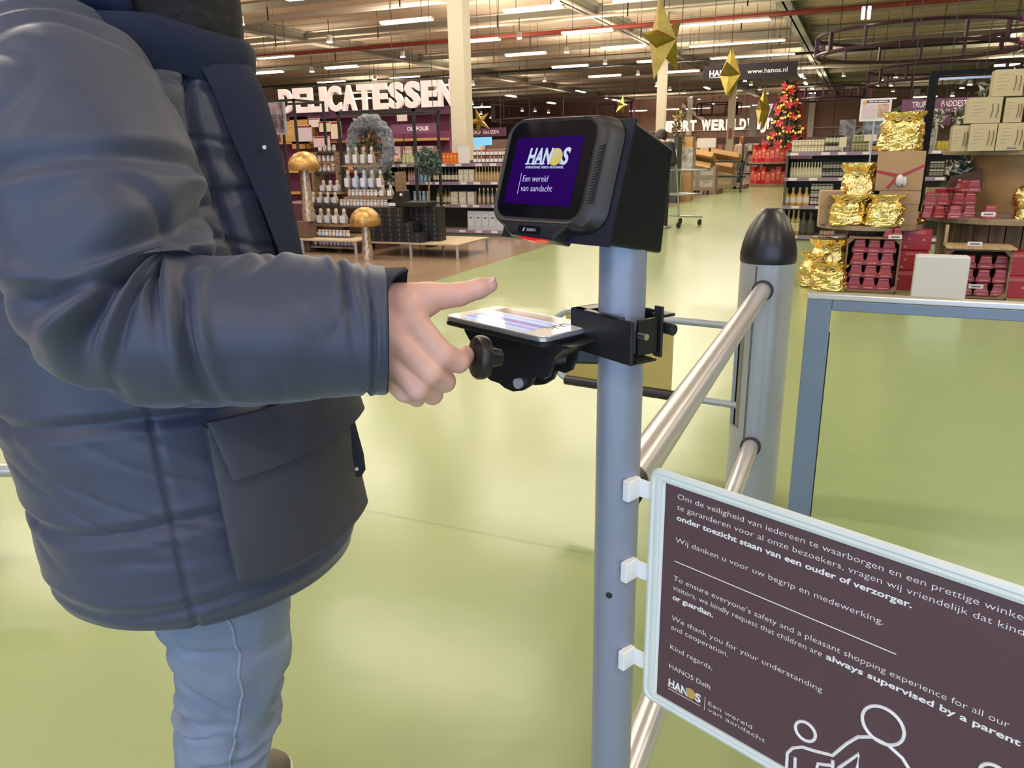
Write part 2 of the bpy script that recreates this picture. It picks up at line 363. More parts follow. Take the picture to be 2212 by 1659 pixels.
# ------------------------------------------------------------- round steel lighting rings
m_ring = mat('aubergine_ring_paint', (.06, .022, .045), .4); m_ringp = mat('magenta_ring_end', (.45, .05, .30), .4)
def ring(c, r, h, label, n=14, mag=None):
    t = thing('ceiling_ring', label, 'hanging ring', (c.x, c.y, c.z - h / 2))
    for nm, z in (('upper_hoop', h), ('lower_hoop', 0)):
        b = MB(); P = [(cos(a) * r, sin(a) * r, z) for a in [2 * pi * i / 48 for i in range(49)]]
        b.tube(P, .04, 6, caps=False)
        if z == 0: b.tube([(x * .93, y * .93, z) for x, y, z in P], .03, 6, caps=False)
        b.build(nm, m_ring, t, smooth=True)
        if mag:
            b = MB(); b.tube([(cos(radians(a)) * r * 1.002, sin(radians(a)) * r * 1.002, z) for a in range(mag[0], mag[1] + 1, 4)], .06, 6); b.build('magenta_sleeve', m_ringp, t, smooth=True)
    for i in range(n):
        a = 2 * pi * (i + .3) / n; b = MB(); b.box((cos(a) * r, sin(a) * r, h / 2), (.09, .05, h), rz=a); b.build('upright', m_ringp if (i in (0,)) else m_ring, t)
    for i in range(3):
        a = 2 * pi * i / 3 + .4; b = MB(); b.cone((cos(a) * r, sin(a) * r, h), (cos(a) * r, sin(a) * r, ZC - c.z + h / 2), .01, seg=5); b.build('suspension_wire', m_blackm, t)
ring(atk(1983, 92, 18.5), 2.28, .42, 'largest dark purple round steel ring hanging at the upper right', mag=(-35, 12))
ring(atk(2035, 163, 25), 2.2, .42, 'dark purple round ring hanging behind the black display frame')
ring(atk(1790, 203, 30), 1.5, .40, 'small dark purple ring hanging right of the christmas tree')
ring(atk(1215, 240, 42), 3.9, .9, 'dark ring far back above the scanner screen')
# hanging pair of short upright tubes
t = thing('pendant_lamp', 'pendant of two short upright white tubes at the top of the photo', 'lamp', atk(1871, 28, 17))
for s in (-.06, .06):
    b = MB(); b.lathe([(.03, -.13), (.035, -.1), (.035, .1), (.03, .13)], c=(s, 0, 0), seg=8); b.build('tube', m_lamp, t, smooth=True)
b = MB(); b.box((0, 0, .15), (.2, .06, .03)); b.cone((0, 0, .15), (0, 0, 1.3), .01, seg=5); b.build('hanger', m_blackm, t)
# ------------------------------------------------------------- gold stars
def star(c, R, depth, ry, rz, label):
    b = MB(); n = 5; pts = []
    for i in range(10):
        a = pi / 2 + i * pi / 5; rr = R if i % 2 == 0 else R * .36; pts.append(Vector((cos(a) * rr, 0, sin(a) * rr)))
    vs = pts + [Vector((0, -depth, 0)), Vector((0, depth, 0))]
    fs = [(i, (i + 1) % 10, 10) for i in range(10)] + [((i + 1) % 10, i, 11) for i in range(10)]
    M = Matrix.Rotation(rz, 3, 'Z') @ Matrix.Rotation(ry, 3, 'Y')
    b.add([M @ v for v in vs], fs)
    o = b.build('hanging_star', m_goldst); o['haskids'] = True
    tag(o, label, 'christmas star', 'folded gold stars'); o.location = c
    b = MB(); b.cone((0, 0, R * .4), (0, 0, ZC - c.z), .004, seg=4); b.build('string', m_blackm, o)
star(atk(1432, 88, 6.5), .34, .13, radians(-14), radians(72), 'big gold paper star hanging near, above the scanner')
star(atk(1577, 162, 9), .31, .12, radians(5), radians(90), 'gold star seen edge on in front of the dark web address banner')
star(atk(1648, 236, 13), .36, .12, radians(8), radians(84), 'gold star hanging in front of the red lit christmas tree')
star(atk(1036, 262, 14), .24, .09, radians(-20), radians(50), 'small gold star hanging beside the cream column')
star(atk(1342, 228, 20), .26, .1, radians(12), radians(60), 'small gold star peeking over the scanner top')
# ------------------------------------------------------------- web address banner
p0 = aty(1518, 176, 20); p1 = aty(1721, 165, 20); zb, zt = aty(1518, 176, 20).z, aty(1518, 143, 20).z
t = thing('banner_sign', 'dark purple hanging banner with white web address above the aisle', 'sign', ((p0.x + p1.x) / 2, 20, zb))
w = p1.x - p0.x; h = zt - zb
b = MB(); b.b2((-w / 2, 0, 0), (w / 2, .05, h)); b.build('board', mat('dark_banner', (.012, .004, .008), .6), t)
b = MB(); b.text('www.hanos.nl', (-w * .02, -.002, h * .36), X3, Z3, h * .30, w * .42, .01, -.004); b.build('web_address', m_txt, t)
b = MB(); b.text('HAN', (-w * .43, -.002, h * .30), X3, Z3, h * .40, w * .17, .03, -.004); b.text('S', (-w * .18, -.002, h * .30), X3, Z3, h * .40, w * .06, .03, -.004); b.b2((-w * .43, -.004, h * .2), (-w * .12, -.001, h * .23)); b.build('logo_lettering', m_txt, t)
b = MB(); b.cone((-w * .22, -.003, h * .48), (-w * .22, -.001, h * .48), h * .2, seg=20); b.build('logo_globe', m_goldst, t)
for s in (-.4, .4): b = MB(); b.cone((s * w, .02, h), (s * w, .02, ZC - zb), .008, seg=5); b.build('suspension_wire', m_blackm, t)
# far wall lettering
def wall_word(name, label, txt, pa, pb, hgt, Y, m, depth=.18):
    a = aty(*pa, Y); c = aty(*pb, Y); t = thing(name, label, 'sign', (a.x, Y, a.z)); W_ = c.x - a.x
    n = len(txt); wd = {'I': .45, 'M': 1.25, 'W': 1.45, ' ': .6, 'J': .8, 'L': .85}
    tot = sum(wd.get(ch, 1.) for ch in txt); x = 0
    for ch in txt:
        cw = wd.get(ch, 1.) / tot * W_
        if ch != ' ':
            b = MB(); b.text(ch, (x + cw * .06, -depth, 0), X3, Z3, hgt, cw * .88, .045, -depth); b.build('letter', m, t)
        x += cw
    return t
m_letter = mat('lit_sign_letters', (.75, .68, .58), .5, emis=(1, .9, .75), es=1.0)
wall_word('wall_lettering', 'white letters IMPORT WERELDWIJD on the brown far wall', 'IMPORT WERELDWIJD', (1420, 284), (1672, 274), .82, 68, m_letter)
b = MB(); p = aty(1636, 250, 60); b.text('W', (p.x, 60, p.z), X3, Z3, .75, 1.05, .06, .12); b.build('wall_letter', mat('cool_lit_letter', (.7, .7, .85), .5, emis=(.8, .8, 1), es=.6))
tag(bpy.data.objects['wall_letter'], 'single bluish lit letter W above the far lettering left of the tree', 'sign')
wb = aty(1620, 262, 59); b = MB(); b.box((wb.x + .2, 59, (wb.z + 1) / 2), (.5, .2, wb.z + 1)); tag(b.build('fascia_panel', m_steel), 'pale panel standing beside the bluish letter W far back', 'panel')
# ================================================================ foreground: stand, scanner, phone, notice, barriers
PX, PY = -.265, .958
m_pole = mat('blue_grey_pole_lacquer', (.25, .28, .36), .32, .15, noise_s=9, noise_a=.05)
# ---- scanner post
t = thing('scanner_post', 'round grey metal post carrying the price scanner, phone holder and notice', 'post', (PX, PY, 0))
b = MB(); b.cone((0, 0, .012), (0, 0, 1.172), .0303, seg=48); b.build('tube', m_pole, t, smooth=True)
b = MB(); b.lathe([(.09, 0), (.09, .008), (.04, .014)], seg=32); b.build('floor_flange', m_pole, t, smooth=True)
p = atk(1314, 1289, 1.085); b = MB(); nrm = (CAM - p); nrm.z = 0; nrm.normalize()
dx = (Vector((p.x, p.y, 0)) - Vector((PX, PY, 0))).normalized(); q = Vector((dx.x * .0296, dx.y * .0296, p.z)); b.cone(q, q + dx * .0012, .0048, seg=14); b.build('drill_hole', m_black, t)

# ---- scanner
YW, PT = -.33, .34
K = .95
sc_c = atk(1182, 366, K); s_ = K / .86
n_ = Vector((sin(YW) * cos(PT), -cos(YW) * cos(PT), sin(PT))); u_ = Vector((cos(YW), sin(YW), 0)); v_ = n_.cross(u_)
t = thing('price_scanner', 'black price scanner with a lit purple screen on top of the grey post', 'scanner', (PX, PY, 1.16))
O = Vector((PX, PY, 1.16))
def Q(a, bb, c=0.): return sc_c + (u_ * a + v_ * bb + n_ * c) * s_ - O
def rrect(x0, x1, y0, y1, r, c, n=6, r2=None):
    out = []; rr = [r, r, r2 or r, r2 or r]
    for (cx, cy, a0, ri) in ((x1 - rr[0], y1 - rr[0], 0, rr[0]), (x0 + rr[1], y1 - rr[1], 90, rr[1]), (x0 + rr[2], y0 + rr[2], 180, rr[2]), (x1 - rr[3], y0 + rr[3], 270, rr[3])):
        for i in range(n + 1):
            a = radians(a0 + 90 * i / n); out.append(Q(cx + cos(a) * ri, cy + sin(a) * ri, c))
    return out
m_scn = mat('scanner_housing', (.022, .020, .019), .45, noise_s=60, noise_a=.1)
b = MB()
b.loft([rrect(-.055, .077, -.052, .048, .02, -.028), rrect(-.069, .086, -.064, .058, .024, -.022), rrect(-.0715, .088, -.0665, .0605, .025, -.010), rrect(-.0695, .080, -.064, .0585, .024, .001), rrect(-.066, .066, -.0605, .0565, .022, .0045), rrect(-.0635, .0625, -.0585, .055, .021, .0035)])
b.build('front_housing', m_scn, t, smooth=True)
b = MB(); b.loft([rrect(-.061, .0605, -.056, .0535, .016, .0030), rrect(-.0605, .060, -.0555, .053, .016, .0046)])
b.build('glass_panel', mat('scanner_glass', (.004, .004, .006), .08, spec=.6), t, smooth=True)
scr_m = mat('scanner_screen', (.008, 0, .02), .2, emis=(.013, .0, .085), es=.85, spec=.15)
b = MB(); b.loft([[Q(a, c, .0046) for a, c in ((-.051, -.0405), (.0465, -.0425), (.0465, .0355), (-.049, .0345))], [Q(a, c, .0050) for a, c in ((-.051, -.0405), (.0465, -.0425), (.0465, .0355), (-.049, .0345))]])
scr = b.build('screen', scr_m, t)
wh_e = mat('screen_white_pixels', (.3, .3, .35), .4, emis=(.42, .55, .78), es=.6)
k = s_
def slab(mb, s, x, y, h, w, bold=.02, shear=.18): mb.text(s, Q(x, y, .0051), u_, v_, h * k, w * k, bold, .0002, shear=shear)
b = MB(); slab(b, 'HAN', -.028, .0045, .0185, .036, .035); slab(b, 'S', .021, .0045, .0185, .0115, .04)
for (xx, ww) in ((-.030, .011), (-.0195, .010), (-.009, .008), (.020, .007)): b.prism([(0, 0), (ww * k, 0), (ww * k, .0012 * k), (0, .0012 * k)], Q(xx, .0042, .0051), u_, v_, n_, .0002)
b.text('INTERNATIONALE  HORECA  GROOTHANDEL', Q(-.028, -.0005, .0051), u_, v_, .0028 * k, .055 * k, .01, .0002)
b.build('screen_logo_lettering', wh_e, scr)
b = MB(); b.lathe([(.0098 * k, 0), (.0098 * k, .0003)], c=Q(.0125, .0125, .0050), axis=n_, seg=24); b.build('screen_logo_globe', mat('screen_globe', (.3, .25, .05), .4, emis=(.50, .42, .09), es=.6), scr)
b = MB()
for i in range(4): b.text('\\\\', Q(.0065 + i * .0032, .011 + i * .0008, .00535), u_, v_, .008 * k, .0032 * k, -.01, .0002)
b.build('globe_hatching', wh_e, scr)
b = MB(); b.text('Een wereld', Q(-.0285, -.0155, .0051), u_, v_, .0075 * k, .037 * k, -.005, .0002, shear=.05); b.text('van aandacht', Q(-.0285, -.0265, .0051), u_, v_, .0075 * k, .046 * k, -.005, .0002, shear=.05)
b.prism([(0, 0), (.0007 * k, 0), (.0007 * k, .024 * k), (0, .024 * k)], Q(-.0325, -.030, .0051), u_, v_, n_, .0002)
b.build('screen_slogan_lettering', mat('screen_lilac_pixels', (.3, .3, .35), .4, emis=(.33, .28, .60), es=.8), scr)
b = MB()
for i in range(20):
    y = .022 - i * .0032; b.prism([(0, 0), (.009 * k, .0035 * k), (.009 * k, .0045 * k), (0, .001 * k)], Q(.0675, y, .0035), u_, v_, n_, .0012)
b.build('speaker_grille', m_black, t)
# rear case: front follows the tilted face, back is upright
def back(a, vb):  # point on the upright back plane at height vb along v
    p = Q(a, vb, 0); yb = 0.052; w = n_.normalized(); tt = ((p.y + PY) - (PY + yb)) / (-w.y) ; return p - w * abs(tt)
b = MB()
fr = [Q(-.058, .054, -.02), Q(.0935, .056, -.012), Q(.0935, -.078, -.012), Q(-.058, -.074, -.02)]
bt = 0.155 - .03
zt = 1.332; zb_ = 1.166
bk = [Vector((-.125 - .02, .055, zt - 1.16)), Vector((.068, -.012, zt - 1.172)), Vector((.068, -.012, zb_ - 1.176)), Vector((-.125 - .02, .055, zb_ - 1.158))]
fr = [Q(-.058, .054, -.014), Q(.094, .057, -.014), Q(.094, -.0765, -.014), Q(-.058, -.074, -.014)]
dB = Vector((-n_.x, -n_.y, 0)).normalized()
bk = [fr[0] + dB * .09 + Z3 * -.030, fr[1] + dB * .088 + Z3 * -.032, fr[2] + dB * .118 + Z3 * -.022, fr[3] + dB * .118 + Z3 * -.018]
b.loft([fr, bk]); b.build('rear_case', mat('rear_case_plastic', (.007, .008, .011), .35, spec=.25), t, bevel=.004)
b = MB(); b.loft([[Q(-.059, .056, -.012), Q(.0955, .059, -.012), Q(.0955, -.0785, -.012), Q(-.059, -.076, -.012)], [Q(-.059, .056, -.016), Q(.0955, .059, -.016), Q(.0955, -.0785, -.016), Q(-.059, -.076, -.016)]])
b.build('mounting_frame', mat('dark_blue_edge', (.004, .007, .018), .5, spec=.3), t, bevel=.001)
# barcode reader under the display
b = MB(); b.loft([[Q(-.056, -.060, -.012), Q(.050, -.062, -.012), Q(.052, -.060, .004), Q(-.054, -.058, .004)], [Q(-.052, -.076, -.020), Q(.036, -.080, -.026), Q(.030, -.079, .002), Q(-.030, -.076, .004)]])
b.build('reader_housing', m_black, t, bevel=.003, seg=3)
b = MB(); b.loft([[Q(a, -.073 - .008 * (1 - (a / .033) ** 2), .000) for a in (-.033, -.016, 0, .016, .033)] + [Q(a, -.071, .000) for a in (.033, 0, -.033)], [Q(a, -.073 - .008 * (1 - (a / .033) ** 2), -.012) for a in (-.033, -.016, 0, .016, .033)] + [Q(a, -.071, -.012) for a in (.033, 0, -.033)]])
b.build('red_reader_window', mat('red_reader_glow', (.4, .005, .01), .2, emis=(.9, .01, .02), es=.55), t)
b = MB(); b.loft([[Q(a, c, .0045) for a, c in ((-.020, -.0735), (.012, -.0745), (.012, -.0655), (-.020, -.0655))], [Q(a, c, .0053) for a, c in ((-.020, -.0735), (.012, -.0745), (.012, -.0655), (-.020, -.0655))]])
bd = b.build('maker_badge', mat('glossy_badge', (.005, .005, .006), .1), t)
b = MB(); b.text('ZEBRA', Q(-.007, -.0715, .0054), u_, v_, .0032 * k, .014 * k, .01, .0002); b.prism([(0, 0), (.0025, .005), (.004, .0045), (.0028, 0)], Q(-.013, -.072, .0054), u_, v_, n_, .0002); b.build('badge_lettering', mat('badge_grey', (.35, .35, .4), .5), bd)
b = MB(); b.tube([Vector((-.028, -.012, -.03)), Vector((-.034, -.014, -.07)), Vector((-.036, -.013, -.10)), Vector((-.031, -.010, -.16))], .0016, 6); 

# ---- clamp and phone holder
C0 = Vector((PX, PY, 1.0)); t = thing('phone_holder', 'black metal phone holder clamped round the grey post', 'phone holder', tuple(C0))
ca = radians(-33); cu = Vector((cos(ca), sin(ca), 0)); cv = Vector((-sin(ca), cos(ca), 0))
RC = Matrix.Rotation(ca, 3, 'Z')
b = MB()
zc, hz = .0555, .055
# four walls of the sleeve around the post, open at its right end
def wallb(x0, x1, y0, y1, z0=zc - hz / 2, z1=zc + hz / 2): b.box(RC @ Vector(((x0 + x1) / 2, (y0 + y1) / 2, 0)) + Vector((0, 0, (z0 + z1) / 2)), (x1 - x0, y1 - y0, z1 - z0), R=RC)
wallb(-.054, .066, -.042, -.037); wallb(-.054, .034, .034, .039); wallb(-.054, -.049, -.042, .039)
wallb(-.054, .040, -.042, -.029, zc + hz / 2 - .003, zc + hz / 2); wallb(-.054, -.029, -.042, .039, zc + hz / 2 - .003, zc + hz / 2)
wallb(-.054, .066, -.042, -.029, zc - hz / 2, zc - hz / 2 + .003); wallb(-.054, -.029, -.042, .039, zc - hz / 2, zc - hz / 2 + .003); wallb(.030, .066, -.040, .002, zc - hz / 2, zc - hz / 2 + .003)
b.build('clamp_sleeve', m_black, t, bevel=.0012)
b = MB(); b.box(RC @ Vector((.046, .002, 0)) + Vector((0, 0, zc)), (.005, .032, .046), R=RC); b.box(RC @ Vector((.046, .022, 0)) + Vector((0, 0, zc + .004)), (.014, .004, .066), R=RC)
b.box(RC @ Vector((.042, .034, 0)) + Vector((0, 0, zc + .024)), (.02, .022, .004), R=RC); b.cone(RC @ Vector((.030, .032, 0)) + Vector((0, 0, zc + .008)), RC @ Vector((.060, .036, 0)) + Vector((0, 0, zc + .006)), .0075, seg=12)
b.build('clamp_bracket', m_black, t, bevel=.001)
b = MB(); q = RC @ Vector((.048, -.012, 0)) + Vector((0, 0, zc + .004)); b.cone(q, q + cu * .013, .0042, seg=10); b.build('clamp_bolt', mat('zinc_bolt', (.6, .6, .62), .25, .9), t, smooth=True)
# phone frame axes
pa, pb, pc, pd = [atz(x, y, 1.06) for x, y in ((946, 678), (1165, 726), (1303, 703), (1090, 660))]
pc_ = (pa + pb + pc + pd) / 4; pu = ((pb - pa) + (pc - pd)).normalized(); pv = Z3.cross(pu).normalized()
PL, PWd = ((pb - pa).length + (pc - pd).length) / 2, .104
RP = Matrix((pu, pv, Z3)).transposed()
def PQ(a, c, z): return pc_ + pu * a + pv * c + Z3 * z
def prr(hx, hy, r, z, n=5):
    out = []
    for (sx, sy, a0) in ((1, 1, 0), (-1, 1, 90), (-1, -1, 180), (1, -1, 270)):
        for i in range(n + 1): a = radians(a0 + 90 * i / n); out.append(PQ(sx * (hx - r) + cos(a) * r, sy * (hy - r) + sin(a) * r, z))
    return out
def rel(pts, o): return [p - o for p in pts]
b = MB(); b.loft([rel(prr(PL / 2 - .001, PWd / 2 - .001, .007, -.014), C0), rel(prr(PL / 2, PWd / 2, .008, -.0125), C0), rel(prr(PL / 2, PWd / 2, .008, -.0085), C0)]); b.build('phone_plate', m_black, t, smooth=True)
# arm from clamp to below the plate
A0 = C0 + Vector((0, 0, .036)) - cu * .03; A1 = PQ(.028, .0, -.035)
b = MB(); d = (A1 - A0); ax = d.normalized(); sd = ax.cross(Z3).normalized()
def sec(p, hw, z0, z1): return [p + sd * hw + Z3 * z1 - C0, p - sd * hw + Z3 * z1 - C0, p - sd * hw + Z3 * z0 - C0, p + sd * hw + Z3 * z0 - C0]
b.loft([sec(A0, .022, -.028, .016), sec(A0 + d * .5, .024, -.022, .018), sec(A1, .030, -.02, .022)]); b.build('arm', m_black, t, bevel=.004)
# cheek plates of the tilting joint (upright plates along the phone)
def vpl(x, y, off):  # pixel -> vertical plane along the phone length, off metres beyond the near edge
    o = PQ(0, off, 0); r = ray(x, y); tt = (o - CAM).dot(pv) / r.dot(pv); p = CAM + r * tt - o; return (p.dot(pu), p.z)
out = [(1000, 700), (1004, 716), (1016, 738), (1020, 770), (1040, 806), (1060, 822), (1078, 828), (1090, 838), (1108, 846), (1128, 844), (1144, 834), (1152, 816), (1160, 815), (1172, 820), (1184, 814), (1190, 796), (1194, 776), (1216, 756), (1236, 742), (1236, 712)]
hole = [(1148, 792), (1165, 788), (1166, 799), (1150, 803)]
for nm, off, th in (('cheek_plate', -.030, .006), ('cheek_plate', .012, .006)):
    poly = [vpl(x, y, -.030) for x, y in out]; poly = [(a, min(z, -.012)) for a, z in poly]
    b = MB(); b.prism(poly[::-1], PQ(0, off, 0) - C0, pu, Z3, pv, th); o = b.build(nm, m_black, t, bevel=.0015)
    hp = [vpl(x, y, -.030) for x, y in hole]
    hb = MB(); hb.prism(hp[::-1], PQ(0, off - .02, 0) - C0, pu, Z3, pv, .06); ho = hb.build('cut', m_black); COL.objects.unlink(ho)
    bo = o.modifiers.new('slot', 'BOOLEAN'); bo.operation = 'DIFFERENCE'; bo.object = ho; bo.solver = 'EXACT'; o.modifiers.move(1, 0)
a, z = vpl(1095, 780, -.03); b = MB(); b.b2((-.03, -.024, -.016), (.03, .012, .016)); 
core = [(1006, 712), (1012, 736), (1024, 764), (1046, 796), (1070, 812), (1100, 800), (1130, 790), (1150, 786), (1186, 780), (1206, 760), (1236, 742), (1236, 712)]
mbc = MB(); mbc.prism([(q_[0], min(q_[1], -.012)) for q_ in [vpl(x, y, -.03) for x, y in core]][::-1], PQ(0, -.024, 0) - C0, pu, Z3, pv, .036); mbc.build('joint_core', m_black, t, bevel=.003)
bb = MB(); o0 = PQ(a - .005, -.006, z) - C0
bb.box(o0, (.085, .030, .034), R=RP); bb.box(PQ(.02, -.005, -.020) - C0, (.12, .036, .016), R=RP); bb.build('joint_block', m_black, t, bevel=.004)
a, z = vpl(1123, 827, -.03); b = MB(); q = PQ(a, -.030, z) - C0; b.cone(q, q - pv * .006, .0072, seg=16); b.build('joint_bolt', mat('grey_rivet', (.45, .47, .52), .4, .3), t, smooth=True)
# thumb wheel
q = atk(1040, 772, .950) - C0; kax = (Vector((-.66, -.72, .12))).normalized()
b = MB(); b.lathe([(.010, -.026), (.014, -.008), (.0255, -.006), (.0275, -.001), (.0275, .005), (.025, .0085), (.013, .0105), (.001, .011)], c=q, axis=kax, seg=28); b.build('tightening_knob', mat('knob_rubber', (.015, .013, .014), .4), t, smooth=True)
# phone
Pb = PQ(0, 0, -.0085); t = thing('phone', 'white framed phone lying in the black holder with its screen lit', 'phone', tuple(Pb))
b = MB(); b.loft([rel(prr(PL / 2 - .0015, PWd / 2 - .0015, .010, -.0083), Pb), rel(prr(PL / 2 - .0003, PWd / 2 - .0003, .0105, -.007), Pb), rel(prr(PL / 2 - .0003, PWd / 2 - .0003, .0105, -.0028), Pb), rel(prr(PL / 2 - .0015, PWd / 2 - .0015, .0105, -.0012), Pb)])
b.build('body', mat('phone_side_silver', (.6, .6, .62), .25, .8), t, smooth=True)
b = MB(); b.loft([rel(prr(PL / 2 - .002, PWd / 2 - .002, .0100, -.0013), Pb), rel(prr(PL / 2 - .0024, PWd / 2 - .0024, .0098, -.0004), Pb)]); b.build('white_bezel', mat('phone_white_glass', (.78, .77, .78), .08, spec=.6), t, smooth=True)
def scr_mat():
    m = bpy.data.materials.new('phone_screen'); m.use_nodes = True; nt = m.node_tree; N = nt.nodes; L = nt.links; p = N['Principled BSDF']
    tc = N.new('ShaderNodeTexCoord'); mp = N.new('ShaderNodeMapping'); L.new(tc.outputs['Object'], mp.inputs[0]); mp.inputs['Rotation'].default_value = (0, 0, -atan2(pu.y, pu.x))
    s = N.new('ShaderNodeSeparateXYZ'); L.new(mp.outputs[0], s.inputs[0])
    r = N.new('ShaderNodeMapRange'); r.inputs[1].default_value = -PWd / 2; r.inputs[2].default_value = PWd / 2; L.new(s.outputs['Y'], r.inputs[0])
    cr = N.new('ShaderNodeValToRGB'); cr.color_ramp.interpolation = 'CONSTANT'; L.new(r.outputs[0], cr.inputs[0])
    el = cr.color_ramp.elements; cols = [(0, (.50, .62, .95)), (.18, (.28, .30, .80)), (.26, (.46, .56, .95)), (.33, (.20, .12, .55)), (.45, (.42, .60, 1.0)), (.56, (.28, .34, .7)), (.60, (.45, .62, .95)), (.67, (.10, .035, .05)), (.86, (.20, .14, .16)), (.9, (.13, .05, .07))]
    el[0].position = 0; el[0].color = (*cols[0][1], 1); el[1].position = cols[1][0]; el[1].color = (*cols[1][1], 1)
    for ps, c in cols[2:]: e = el.new(ps); e.color = (*c, 1)
    L.new(cr.outputs[0], p.inputs['Emission Color']); p.inputs['Emission Strength'].default_value = .75; p.inputs['Base Color'].default_value = (.02, .02, .03, 1); p.inputs['Roughness'].default_value = .08
    return m
hx0, hx1 = -PL / 2 + .026, PL / 2 - .040; hy = PWd / 2 - .007
def prc(x0, x1, y0, y1, z): return [PQ(x0, y0, z) - Pb, PQ(x1, y0, z) - Pb, PQ(x1, y1, z) - Pb, PQ(x0, y1, z) - Pb]
b = MB(); b.loft([prc(hx0, hx1, -hy, hy, -.0005), prc(hx0, hx1, -hy, hy, -.0001)]); sc2 = b.build('screen', scr_mat(), t)
b = MB()
for i, (a, c, w) in enumerate(((-.055, -.040, .03), (.0, -.040, .045), (-.05, -.022, .04), (.01, -.021, .03))):
    b.text('artikel', PQ(a, c, 0) - Pb, pu, pv, .005, w, 0, .0001)
# printed black sign text on the white end of the frame
b = MB(); b.text('SCAN', PQ(PL / 2 - .030, -.006, -.0003) - Pb, pv, -pu, .006, .034, .02, .0002); b.text('HIER', PQ(PL / 2 - .019, -.004, -.0003) - Pb, pv, -pu, .006, .028, .02, .0002)
b = MB()
for i in range(9): b.prism([(0, 0), (.002, 0), (.0035, .012), (.0015, .012)], PQ(PL / 2 - .033 + (i % 3) * .005, -.012 + i * .0045, -.0003) - Pb, pv, -pu, Z3, .0003)
b.build('printed_marks', mat('grey_print', (.12, .11, .14), .5), t)

# ---- notice board (A3 frame) on three clips
s0 = Vector((-.213, .936, 0)); sd_ = Vector((.9245, -.381, 0)).normalized(); sn = sd_.cross(Z3).normalized()
Bo = s0 + Z3 * .521; t = thing('notice_board', 'framed aubergine notice about supervising children clipped to the grey post', 'notice board', tuple(Bo))
LB, HB = .500, .361
def SQ(a, z, n=0.): return sd_ * a + Z3 * (z - .521) + sn * n
def srect(x0, x1, z0, z1, r, n, k=6):
    out = []
    for (cx, cz, a0) in ((x1 - r, z1 - r, 0), (x0 + r, z1 - r, 90), (x0 + r, z0 + r, 180), (x1 - r, z0 + r, 270)):
        for i in range(k + 1): a = radians(a0 + 90 * i / k); out.append(SQ(cx + cos(a) * r, cz + sin(a) * r, n))
    return out
z0, z1 = .521, .882
rings = [srect(.019, LB - .019, z0 + .017, z1 - .017, .004, -.004), srect(.006, LB - .006, z0 + .006, z1 - .006, .012, -.005), srect(0, LB, z0, z1, .016, 0), srect(.002, LB - .002, z0 + .002, z1 - .002, .015, .004), srect(.006, LB - .006, z0 + .006, z1 - .006, .012, .0055),
         srect(.009, LB - .009, z0 + .009, z1 - .009, .010, .0035), srect(.013, LB - .013, z0 + .012, z1 - .012, .008, .0050), srect(.0185, LB - .0185, z0 + .0165, z1 - .0165, .005, .0035), srect(.019, LB - .019, z0 + .017, z1 - .017, .005, .001)]
b = MB(); b.loft(rings, caps=False); b.build('frame', mat('pale_frame_plastic', (.70, .75, .71), .28, noise_s=3, noise_a=.05), t, smooth=True)
b = MB(); b.loft([srect(.017, LB - .017, z0 + .015, z1 - .015, .003, -.003), srect(.017, LB - .017, z0 + .015, z1 - .015, .003, .0008)]); b.build('backing_sheet', m_white, t)
b = MB(); b.loft([srect(.0245, LB - .0225, z0 + .017, z1 - .017, .001, .0008), srect(.0245, LB - .0225, z0 + .017, z1 - .017, .001, .0014)]); pst = b.build('poster', mat('aubergine_poster', (.095, .048, .060), .45), t)
H = .0078
def line(mb, s, x, z, w, bold=-.012): mb.text(s, SQ(x, z, .0015), sd_, Z3, H, w, bold, .0002)
b = MB(); g = -.012
line(b, 'Om de veiligheid van iedereen te waarborgen en een prettige winkelervaring', .0435, .848, .437)
line(b, 'te garanderen voor al onze bezoekers, vragen wij vriendelijk dat kinderen', .0435, .833, .416)
line(b, 'Wij danken u voor uw begrip en medewerking.', .0435, .786, .266)
line(b, 'To ensure everyone\u2019s safety and a pleasant shopping experience for all our', .0435, .729, .393)
line(b, 'visitors, we kindly request that children are', .0435, .7145, .205)
line(b, 'We thank you for your understanding', .0435, .668, .210)
line(b, 'and cooperation.', .0435, .6535, .087)
line(b, 'Kind regards,', .0435, .622, .066)
line(b, 'HANOS Delft', .0435, .591, .066)
b.text('Een wereld', SQ(.1075, .566, .0015), sd_, Z3, .0068, .064, -.015, .0002); b.text('van aandacht', SQ(.1075, .5565, .0015), sd_, Z3, .0068, .083, -.015, .0002)
b.build('thin_lettering', m_txt, pst)
b = MB()
for a in (('onder toezicht staan van een ouder of verzorger.', .0435, .818, .291), ('always supervised by a parent', .2535, .7145, .195), ('or guardian.', .0435, .700, .062)): b = MB(); line(b, *a, .022); b.build('bold_lettering', m_txt, pst)
b = MB(); b.prism([(0, 0), (.283, 0), (.283, .0012), (0, .0012)], SQ(.0435, .757, .0015), sd_, Z3, sn, .0002); b.build('divider_line', m_txt, pst)
b = MB(); b.text('HAN', SQ(.0435, .5615, .0015), sd_, Z3, .0130, .031, .03, .0002); b.text('S', SQ(.0865, .5625, .0015), sd_, Z3, .0125, .009, .03, .0002)
for xx, ww in ((.042, .008), (.051, .008), (.061, .007)): b.prism([(0, 0), (ww, 0), (ww, .001), (0, .001)], SQ(xx, .5612, .0015), sd_, Z3, sn, .0002)
b.prism([(0, 0), (.052, 0), (.052, .0008), (0, .0008)], SQ(.0435, .557, .0015), sd_, Z3, sn, .0002); b.prism([(0, 0), (.0007, 0), (.0007, .021), (0, .021)], SQ(.1015, .555, .0015), sd_, Z3, sn, .0002)
b.build('logo_lettering', m_txt, pst)
